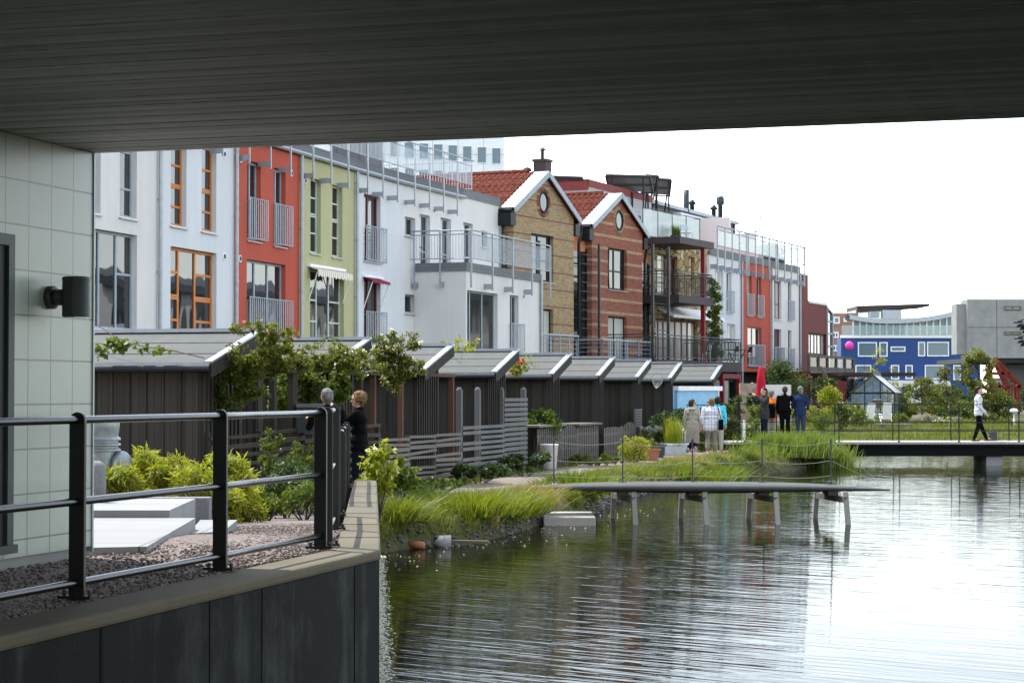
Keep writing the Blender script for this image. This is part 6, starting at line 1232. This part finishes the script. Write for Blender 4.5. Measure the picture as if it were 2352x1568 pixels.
bush('dark low shrub at the foot of the slat fence', 655, 1110, 28.6, .42, .33, 2600, .07, M['leaf_d'], 26, .4, 4); bush('low green ground plant at the gravel edge by the fence', 610, 1150, 27.2, .3, .2, 1300, .06, M['leaf'], 22, .4, 5); bush('low green plant in front of the corner rail post', 700, 1145, 27.4, .3, .22, 1300, .06, M['leaf'], 22, .4, 6)
# broad leaved plant at the end of the quay wall
c = pz(868, 1078, 29.4); sp = clumps(c, (.25, .25, .36), 34, .08, 8) + clumps(pz(880, 1030, 29.4), (.06, .06, .16), 9, .04, 9)
plant('mallow', 'bright green broad leaved mallow at the far end of the quay wall', 'plant', (c[0] + .02, c[1], .5), sp, 620, .06, .13, M['leaf_y'], .8, .4, .15, 14, .009, None, (M['petal_w'], 10, .05))
bush('spreading green mallow behind the wall end, near the slat fence', 925, 1088, 33, .36, .22, 900, .08, M['leaf'], 26, .3, 10, asp=.8)
# roses over the trellis
RG = 'climbing roses on the trellis'
def rose(lb, spec, n, base, m='leaf_r', fl=None, s=.06, nst=5):
    sp = []
    for i, (u, v, Yv, wx, wz, k) in enumerate(spec): sp += clumps(pz(u, v, Yv), (wx, .2, wz), k, .055, i + len(lb))
    rr = random.Random(n); arcs = []; vol = .055 ** 3 * 1.1; lc = [c for c, r in sp]
    for j in range(9 if n > 2000 else 4):
        c = Vector(rr.choice(lc)) + Vector((0, -.1, .05)); d = Vector((rr.uniform(-.6, .6), rr.uniform(-.25, .1), rr.uniform(.25, .6))); pts = [c + d * f + Vector((0, 0, -.35 * f * f)) for f in (0, .25, .5, .75, 1)]; arcs.append(pts)
        for q in pts[1:]: sp.append((tuple(q), (.05, .05, .04), vol * .45))
    sp = [(*q, vol) if len(q) == 2 else q for q in sp]
    t = plant('climbing_rose', lb, 'climber', base, sp, n, s * .6, s * 1.3, M[m], .55, .3, .1, min(nst, 2), .004, RG, fl); mb = MB(); o = Vector(base)
    for pts in arcs: MB().tube([q - o for q in pts], [.006] * 4 + [.003], 4).build('shoot', M['bwood'], t)
    return t
rose('climbing rose with pale pink blooms at the corner of the nearest shed roof', [(612, 800, 31.2, .16, .26, 40), (585, 752, 31.2, .45, .07, 14), (655, 770, 31.2, .25, .1, 8), (590, 832, 31.4, .6, .09, 70), (660, 840, 31.8, .5, .1, 60), (640, 810, 31.4, .3, .15, 20)], 8500, pz(590, 1090, 31.4), 'leaf_r', (M['petal_p'], 26, .045))
rose('dark hanging rose foliage on the left part of the trellis', [(530, 895, 31.5, .3, .4, 46), (575, 880, 31.6, .25, .3, 30)], 3800, pz(530, 1080, 31.6), 'leaf')
rose('sunny climbing rose with white buds in the middle of the trellis', [(735, 828, 34.2, .5, .1, 36), (800, 815, 34.4, .4, .13, 24), (770, 842, 34.4, .9, .05, 60), (745, 795, 34.4, .5, .14, 9)], 4200, pz(760, 1070, 34.6), 'leaf_r', (M['petal_w'], 24, .04))
rose('tall climbing rose with white blooms reaching above the third shed', [(895, 825, 38.4, .42, .26, 70), (930, 785, 38.4, .5, .2, 16), (875, 785, 38.4, .35, .16, 10), (905, 875, 38.6, .25, .25, 30), (945, 845, 38.6, .35, .14, 24)], 7000, pz(905, 1060, 39.), 'leaf_r', (M['petal_w'], 50, .055))
rose('dark leafy climber inside the trellis behind the two men', [(780, 890, 35.2, .2, .35, 40), (705, 885, 35.4, .35, .3, 50), (655, 900, 35.4, .3, .4, 40)], 4600, pz(720, 1060, 35.4), 'leaf', None, .085)
rose('small rose with dark red blooms on the fifth shed roof', [(1196, 845, 49.5, .25, .22, 24), (1180, 855, 49.5, .2, .15, 14)], 700, pz(1196, 960, 49.6), 'leaf_y', (M['petal_r'], 6, .08), .07)
rose('thin sprays of climber above the fourth shed roof', [(1058, 802, 46, .4, .05, 16), (1050, 785, 46, .08, .18, 5)], 320, pz(1058, 830, 46.2), 'leaf_y', None, .07, 3)
# grape vine along the nearest roof
pts = [P(u, v, Yv) for u, v, Yv in ((222, 745, 31.9), (262, 772, 31.5), (300, 790, 31.2), (345, 798, 31.), (400, 806, 30.8), (470, 822, 30.6))]; t = thing('grape_vine', 'grape vine trailing across the nearest shed roof', 'climber', tuple(pts[0])); o = Vector(pts[0])
MB().tube([p - o for p in pts], [.008] * 6, 5).build('stem', M['bwood'], t); sp = [(tuple(P(u, v, Yv) - o), (rx, .1, rz)) for u, v, Yv, rx, rz in ((232, 806, 30.95, .1, .1), (256, 788, 31.1, .14, .1), (280, 796, 31, .14, .08), (300, 790, 31, .1, .06), (328, 802, 30.9, .1, .05), (366, 804, 30.8, .1, .04), (392, 803, 30.8, .05, .03))]
leafmesh('foliage', M['leaf'], t, blob(sp, 190), .06, .12, .9, .5, .2)
# hanging wild shoots above the roofs
# plants along the path
for i, (lb, u, v, Yv, wx, wz, n, s, m, kw) in enumerate((
    ('flowering weeds at the foot of the silvered slat fence', 1000, 1108, 37.6, .7, .1, 1500, .06, 'leaf', {'flowers': (M['petal_w'], 12, .04)}),
    ('dark green border plants below the tall pale posts', 1100, 1080, 42.3, .7, .14, 2200, .08, 'leaf_d', {}), ('dark violet flowered border plants left of the arched gate', 1205, 1060, 45.5, .7, .2, 2200, .08, 'leaf_d', {'flowers': (M['petal_b'], 40, .05)}),
    ('rounded green shrub behind the low wood store', 1238, 970, 51, .55, .3, 1500, .1, 'leaf', {}), ('low green plants below the close boarded picket fence', 1370, 1052, 52, .9, .16, 1500, .07, 'leaf', {}),
    ('yellow flowered bushy plant at the end of the picket fence', 1455, 1035, 54.6, .45, .35, 1700, .07, 'leaf_y', {'flowers': (M['petal_y'], 20, .04)}), ('broad evergreen shrub beside the shed with the net', 1520, 985, 60.5, .6, .45, 2600, .09, 'leaf_d', {}),
    ('violet flowers in the dark planter box', 1496, 985, 58.5, .3, .1, 500, .05, 'leaf', {'flowers': (M['petal_b'], 40, .05), 'base': .7}), ('wiry dry plants in the rusty planter box', 1490, 1020, 56.5, .25, .15, 400, .06, 'leaf_r', {'base': .7}),
    ('dark leafy shrub with pink blooms behind the women', 1666, 985, 66., .5, .6, 3000, .09, 'leaf_d', {'flowers': (M['petal_p'], 14, .06)}), ('glossy green shrub at the path edge by the plaid shirt', 1610, 1005, 64., .35, .35, 1200, .1, 'leaf', {}), ('small garden shrub in front of the pale blue screen', 1580, 955, 66., .6, .3, 1500, .09, 'leaf_d', {}),
    ('tall bushes behind the garden gate', 1700, 945, 75., 1., .35, 2600, .1, 'leaf', {}), ('dark bushes beside the stone wall', 1725, 925, 82., 1.2, .3, 2500, .1, 'leaf_d', {}), ('wispy plants with pale flowers right of the gate', 1735, 985, 72., .7, .3, 1600, .07, 'leaf', {'flowers': (M['petal_w'], 10, .05)}),
    ('dark shrub with hanging branches at the pergola', 1803, 880, 92., 1.0, .9, 3400, .13, 'leaf_d', {}), ('dark shrub on the left of the hedge behind the men', 1770, 915, 88., .8, .5, 1800, .12, 'leaf', {}))):
    bush(lb, u, v, Yv, wx, wz, n, s, M[m], 30, .4, 20 + i, **kw)
# tall grasses in the zinc planter
def grassmesh(name, m, xy, z, h, w=.012, lean=.35, parent=None, kind=None, wind=(0, 0), rad=None):
    xy = np.asarray(xy, float); n = len(xy); a = RNG.uniform(0, 2 * PI, n); l = np.abs(RNG.normal(0, lean, n)); hh = np.asarray(h) * RNG.uniform(.55, 1.15, n)
    dx, dy = np.cos(a) * l + wind[0], np.sin(a) * l + wind[1]
    if rad is not None: dx, dy = dx + rad[:, 0], dy + rad[:, 1]
    p = RNG.uniform(0, PI, n); bx, by = np.cos(p) * w, np.sin(p) * w; z = np.asarray(z) * np.ones(n)
    lv = []
    for f, ww in ((0, 1), (.55, .8), (1, .12)):
        cx, cy, cz = xy[:, 0] + dx * hh * f ** 1.7, xy[:, 1] + dy * hh * f ** 1.7, z + hh * (f - .25 * np.minimum(1, l) * f * f)
        lv += [np.stack([cx - bx * ww, cy - by * ww, cz], 1), np.stack([cx + bx * ww, cy + by * ww, cz], 1)]
    V = np.stack(lv, 1).reshape(-1, 3); b = (np.arange(n) * 6)[:, None]; F_ = np.concatenate([b + np.array([0, 1, 3, 2]), b + np.array([2, 3, 5, 4])])
    o = link(name, npmesh(name, V, F_), m, parent); return tag(o, kind=kind) if kind else o
q = P(1545, 1035, 60); zq = float(height(q.x, 60)); t = thing('grass_clump', 'clump of tall feathery grasses growing in the zinc planter', 'plant', (q.x, q.y, zq + .32)); grassmesh('blades', M['leaf_y'], RNG.normal(0, .13, (420, 2)), 0, .85, .007, .25, t)
# bank grass
def bank(n, y0, y1, hmul, w, mat, name, label, seed, nc, tuft=True, dry=False):
    rr = np.random.default_rng(seed); width = lambda y: np.maximum(.25, (shore(y) - pathx(y)) - .62 + np.where(y > 60, .5, 0))
    y = rr.uniform(y0, y1, n); x = shore(y) - .18 - rr.uniform(0, 1, n) * width(y); nz = ghash(x * 1.6, y * 1.3) + .6 * ghash(x * 4 + 3, y * 3.1)
    h = hmul * np.clip(.09 + .05 * nz, .04, .16); rad = np.zeros((n, 2))
    if nc:                           # tussocks: blades fan outward from a centre and droop
        cy = rr.uniform(y0, y1, nc); f = rr.uniform(0, 1, nc) ** 1.5; cx = shore(cy) - .25 - f * width(cy) * .8; cr = rr.uniform(.10, .26, nc); ch = rr.uniform(.16, .34, nc) * (1.15 - .6 * f); m = n // 2; k = rr.integers(0, nc, m); p = rr.normal(0, .55, (m, 2))
        x = np.concatenate([x, cx[k] + p[:, 0] * cr[k]]); y = np.concatenate([y, cy[k] + p[:, 1] * cr[k]]); h = np.concatenate([h, hmul * ch[k]]); rad = np.concatenate([rad, p * .75])
    pd = np.abs(x - pathx(y)); keep = (pd > .78 + .1 * ghash(x * 3, y * 3)) & ~((y < 29.3) & (x < -1.95)) & ~((x > .4) & (x < 1.7) & (y > 34.6) & (y < 37.6)); z = height(x, y) - .01; keep &= z > .12
    if dry: keep &= ghash(x * 1.1, y * .9) < .05
    o = grassmesh(name, M[mat], np.stack([x, y], 1)[keep], z[keep], h[keep], w, .45, None, 'stuff', (.05, -.04), rad[keep]); return tag(o, label, 'grass')
bank(30000, 27.5, 41, .8, .006, 'grass', 'bank_grass', 'lush green grass on the near bank between the wall and the jetty', 1, 95)
bank(34000, 41, 74, 1.0, .009, 'grass', 'bank_grass', 'green grass on the bank beyond the jetty', 2, 150)
bank(7000, 27.5, 41, 1.25, .005, 'straw', 'dry_grass', 'pale dry grass mixed into the near bank', 3, 30, True, True)
bank(12000, 41, 74, 1.2, .008, 'straw', 'dry_grass', 'pale dry grass on the bank beyond the jetty', 4, 60, True, True)
bank(7000, 27.5, 60, .9, .008, 'leaf_d', 'ground_cover', 'dark green low weeds in the bank grass', 5, 26)
n = 16000; y = RNG.uniform(30.5, 72, n); x = pathx(y) - .85 - np.abs(RNG.normal(0, .45, n)); o = grassmesh('verge_grass', M['grass'], np.stack([x, y], 1), height(x, y) - .01, .09, .008, .4, None, 'stuff'); tag(o, 'short grass between the garden fences and the path', 'grass')
n = 26000; y = RNG.uniform(80.5, 101, n); x = RNG.uniform(4, 27, n); z = height(x, y); nz = ghash(x * .8, y * .8); k = z > .1; o = grassmesh('meadow_grass', M['grass'], np.stack([x, y], 1)[k], z[k] - .01, np.clip(.22 + .22 * nz[k], .1, .5), .018, .4, None, 'stuff'); tag(o, 'rough meadow grass of the garden beyond the footbridge', 'grass')
n = 6000; y = RNG.uniform(66, 82, n); x = RNG.uniform(6.2, 14, n); z = height(x, y); k = z > .05; o = grassmesh('meadow_grass', M['grass'], np.stack([x, y], 1)[k], z[k] - .01, .3, .014, .4, None, 'stuff'); tag(o, 'grass around the left end of the footbridge', 'grass')
# tufts and reeds that stand out of the grass
def tuft(lb, u, v, Yv, r, h, n, m='grass', name='grass_tuft', lean=.5, group='grass tufts on the bank'):
    q = P(u, v, Yv); t = thing(name, lb, 'grass tuft', (q.x, Yv, max(.02, float(height(q.x, Yv))) - .02), 0, group); a = RNG.normal(0, .55, (n, 2)); grassmesh('blades', M[m], a * r, 0, h, .006 + .00008 * Yv, .3, t, None, (.08, -.1), a * .8); return t
tuft('dense dark tuft standing behind the near bank grass', 965, 1138, 35, .3, .34, 700, 'leaf_d'); tuft('big overhanging tuft at the water left of the landing slab', 1165, 1205, 33.4, .4, .42, 1500); tuft('tall tuft with dry stems near the landing slab', 1215, 1180, 35.2, .32, .45, 1100, 'straw'); tuft('overhanging bright tuft above the washed up plank', 1085, 1225, 31.8, .45, .4, 1600); tuft('bright tuft next to the quay wall end', 900, 1200, 30., .32, .36, 1000); tuft('reedy tuft under the left end of the jetty', 1330, 1140, 39, .5, .45, 1300, 'leaf'); tuft('dark tuft on the bank behind the jetty middle', 1560, 1090, 49.5, .35, .35, 800, 'leaf'); tuft('rounded dark green tuft above the shore, right of the jetty middle', 1650, 1082, 53, .5, .4, 1200, 'leaf'); tuft('dense tuft on the shore before the reeds', 1620, 1095, 51, .4, .35, 1100, 'leaf')
for lb, u, Yv, r, h, n in (('tall green reed bed in front of the bridge end, left part', 1775, 60.5, .42, .72, 1500), ('tall green reed bed in front of the bridge end, middle part', 1835, 61.5, .45, .78, 1900), ('tall green reed bed at the water, right part under the bridge beam', 1892, 62, .34, .72, 1200), ('low reeds at the foot of the bridge end', 1735, 59, .3, .4, 700)):
    q = P(u, 1000, Yv); t = thing('reed_bed', lb, 'reeds', (q.x, Yv, max(-.05, float(height(q.x, Yv)))), 0, 'reeds by the footbridge'); grassmesh('blades', M['reed'], RNG.normal(0, 1, (n, 2)) * r * np.array([1, .7]), 0, h, .017, .3, t, None, (.18, 0))
# far garden shrubs and trees
def tree(lb, u, v0, v1, Yv, w, n, s, m, seed, trunk=.06, k=40, cr=.28, top=1.0):
    zt, z0 = P(u, v0, Yv).z, float(height(P(u, 900, Yv).x, Yv)); x = P(u, 900, Yv).x; t = thing('tree', lb, 'tree', (x, Yv, z0), 0, 'young trees in the far garden'); H = zt - z0; rr = np.random.default_rng(seed); sp = []
    for i in range(k):
        f = rr.uniform(.22, 1); rad = w * (1 - ((f - .45) / .62) ** 2 * .85) * rr.uniform(.3, 1) * (1 if top > .5 else (1.1 - f)); a = rr.uniform(0, 6.28); sp.append(((rad * math.cos(a), rad * math.sin(a), f * H * .97), (cr * rr.uniform(.6, 1.3), cr * rr.uniform(.6, 1.3), cr * rr.uniform(.4, .8))))
    leafmesh('crown', m, t, blob(sp, n), s * .6, s * 1.3, .45, .35, .25)
    mb = MB().tube([(0, 0, -.1), (.03, 0, H * .4), (-.02, .02, H * .75), (0, 0, H * .98)], [trunk, trunk * .8, trunk * .5, trunk * .15], 7)
    for c, r in sp[::2]: b = Vector((0, 0, max(.1, c[2] - .45 * H * .3))); mb.tube([b, b.lerp(Vector(c), .6) + Vector((0, 0, .05)), c], [trunk * .35, trunk * .2, trunk * .08], 4)
    mb.build('trunk', M['bark'], t); return t
tree('tallest leafy rowan like tree in front of the concrete building', 2248, 797, 945, 96, 1.3, 3600, .16, M['leaf_r'], 3, .06, 60, .24); tree('bushy fruit tree right of the greenhouse', 2117, 862, 950, 97, .95, 2100, .12, M['leaf_r'], 4, .05, 50, .19); tree('slender pointed sapling between the fruit tree and the rowan', 2174, 830, 945, 99, .7, 1300, .13, M['leaf_r'], 5, .035, 40, .17); tree('thin sparse sapling rising behind the greenhouse', 2016, 795, 945, 118, .6, 420, .16, M['leaf_y'], 6, .03, 12, .28); tree('second thin sapling left of the greenhouse ridge', 1986, 815, 945, 117, .5, 300, .16, M['leaf_y'], 7, .03, 9, .25); tree('wispy pale sapling against the blue wall, right of the greenhouse', 2052, 842, 945, 120, .35, 200, .15, M['leaf_y'], 8, .025, 8, .22)
for i, (lb, u, v, Yv, wx, wz, n, s, m) in enumerate((
    ('dark clipped hedge behind the men, left part', 1855, 895, 103, 1.9, .55, 5000, .12, 'leaf_d'), ('dark clipped hedge left of the greenhouse', 1912, 893, 113, 1.3, .6, 4200, .12, 'leaf_d'), ('lime green shrub in front of the hedge', 1902, 915, 95, .5, .5, 1300, .12, 'leaf_y'), ('leafy plant with white blooms behind the footbridge railing', 1930, 955, 86, .55, .55, 1500, .12, 'leaf'), ('bushy meadow plant left of the white chairs', 1968, 962, 88, .5, .4, 2200, .07, 'leaf'),
    ('shrub growing against the greenhouse front', 1966, 945, 97, .4, .3, 1500, .1, 'leaf_r'), ('low shrub right of the nearest white chair', 2068, 962, 91, .35, .3, 1500, .08, 'leaf'), ('wild bush between the greenhouse and the fruit tree', 2085, 938, 108, .7, .45, 1500, .11, 'leaf'), ('rounded shrub below the slender sapling', 2165, 935, 100, 1.2, .5, 2600, .12, 'leaf_r'), ('low dark shrub in the meadow before the walking man', 2190, 950, 95, .9, .25, 1600, .1, 'leaf_d'),
    ('feathery tall shrub right of the walking man', 2300, 940, 95, .75, .65, 2600, .12, 'leaf'), ('dark shrub behind the walking man', 2262, 958, 92, .6, .4, 1800, .09, 'leaf_d'), ('low pale shrub by the garden lamp', 2305, 968, 92, .5, .18, 900, .08, 'leaf_r'), ('flowering ox eye daisies in the meadow', 2165, 965, 88.5, .9, .2, 900, .06, 'leaf'), ('tall grass bush below the tree beside the walking man', 2228, 945, 97, .7, .5, 1800, .12, 'leaf'), ('dark shrubs under the concrete building', 2320, 915, 128, 3., 1.0, 3800, .2, 'leaf_d'), ('green plants behind the rail between the men and the chairs', 1890, 965, 84, .7, .4, 1800, .08, 'leaf'), ('low bed plants beside the pale boulders', 1865, 950, 90, 1., .3, 1800, .09, 'leaf_y'), ('shrubs in front of the blue house base', 2140, 915, 140, 4., .9, 3500, .22, 'leaf_d'))):
    bush(lb, u, v, Yv, wx, wz, n, s, M[m], 34, .4, 60 + i, flowers=(M['petal_w'], 40, .06) if 'daisies' in lb or 'white blooms' in lb else None)
# climber on the stone house post and terrace plants
q = FS.w(FS.at(1641, 760, 1.9)[0], 3.9, 1.9); sp = []
for i in range(26): f = i / 25; sp.append(((q.x + .18 * math.sin(i * 1.7), q.y + .15 * math.cos(i * 2.1), 4.2 + 3.9 * f), (.24 + .1 * math.sin(i), .2, .18)))
plant('vine', 'green vine climbing the steel post of the stone house balconies', 'climber', (q.x, q.y, 3.9), sp, 2600, .08, .2, M['leaf'], .6, .3, .3, 14, .015)
for s, z_, o_, w, lb in ((1.7, ZS + .05, .6, .22, 'small spiky terrace plant, left of the pair on the stone house roof'), (2.1, ZS + .05, .6, .2, 'small spiky terrace plant next to the grey chair on the roof')):
    q = FS.w(s, z_, o_); t = thing('potted_plant', lb, 'plant', tuple(q)); MB().lathe([(.16, 0), (.2, .3), (.21, .3), (.18, .28)]).build('pot', M['lampgrey'], t); grassmesh('blades', M['leaf'], RNG.normal(0, .05, (90, 2)), .28, .55, .02, .4, t)
for i, (s, k) in enumerate(((.6, 'leaf'), (1.6, 'leaf_d'), (3.4, 'leaf'))):
    q = fw.w(s + 1.5, ZF + .45, -.8); t = thing('potted_plant', ('leafy pot plant behind the far terrace glass, left one', 'dark pot plant behind the far terrace glass, middle one', 'leafy pot plant at the end of the far terrace')[i], 'plant', tuple(q)); MB().lathe([(.25, 0), (.3, .5), (.31, .5), (.27, .45)]).build('pot', M['lampgrey'], t); leafmesh('foliage', M[k], t, blob([((0, 0, .8), (.35, .35, .4))], 160), .1, .2, .6)
q = fw.w(Ww - 2.2, ZF + .4, -2.); t = thing('tree', 'spindly potted tree on the far roof terrace', 'tree', tuple(q)); sp = [((.5 * math.sin(i * 2.4), .4 * math.cos(i * 1.9), 1.2 + .22 * i), (.12, .12, .1)) for i in range(9)]; leafmesh('crown', M['leaf_d'], t, blob(sp, 150), .08, .16, .6); stems('trunk', M['bark'], t, (0, 0, 0), [s_[0] for s_ in sp], .02, .006)
# scum and small pale flecks on the water
tag(leafmesh('water_flecks', M['petal_w'], None, FLECKS, .015, .05, .8, 1., flat=True), 'pale flecks along the foot of the quay wall', 'foam', None, 'stuff')
n = 170; y = RNG.uniform(26, 40, n); x = shore(y) + np.abs(RNG.normal(.1, .55, n)) + .1 * np.sin(y * 9); tag(leafmesh('water_scum', M['petal_w'], None, np.stack([x, y, np.full(n, .007)], 1), .012, .05, .6, 1., flat=True), 'pale scum and drifting leaf bits on the water near the bank', 'scum', None, 'stuff')
# ---- light, sky, camera ------------------------------------------------------------------------------
EL, AZ = R(60), math.atan2(-.76, .65)
w = bpy.data.worlds.new('World'); SC.world = w; w.use_nodes = True; nt = w.node_tree; bg = nt.nodes['Background']; sk = nt.nodes.new('ShaderNodeTexSky'); sk.sky_type = 'NISHITA'; sk.sun_disc = False
sk.sun_elevation = EL; sk.sun_rotation = AZ; sk.air_density = 1.0; sk.dust_density = .35; sk.ozone_density = 1.0; hs = nt.nodes.new('ShaderNodeHueSaturation'); hs.inputs['Saturation'].default_value = .45; nt.links.new(sk.outputs[0], hs.inputs['Color']); nt.links.new(hs.outputs[0], bg.inputs[0]); bg.inputs[1].default_value = .15
sun = bpy.data.lights.new('sun', 'SUN'); sun.energy = 2.1; sun.angle = R(.5); sun.color = (1, .965, .91); so = bpy.data.objects.new('sun', sun); COL.objects.link(so)
so.rotation_euler = Vector((-.76 * math.cos(EL), .65 * math.cos(EL), math.sin(EL))).to_track_quat('Z', 'Y').to_euler()
cam_ = bpy.data.cameras.new('camera'); co = bpy.data.objects.new('camera', cam_); COL.objects.link(co); SC.camera = co; cam_.sensor_width = 36; cam_.lens = 36 * FOC / 2352; cam_.clip_end = 5000; cam_.clip_start = .1
co.location = (0, 0, EYE); co.rotation_euler = (PI / 2 + PITCH, 0, 0)
vs = SC.view_settings; vs.view_transform = 'Standard'; vs.look = 'None'; vs.gamma = 1; vs.exposure = 1.85
SC.cycles.max_bounces = 8; SC.cycles.transparent_max_bounces = 12; SC.cycles.caustics_reflective = True; SC.cycles.blur_glossy = 1.0; SC.cycles.caustics_refractive = False; SC.cycles.sample_clamp_indirect = 4
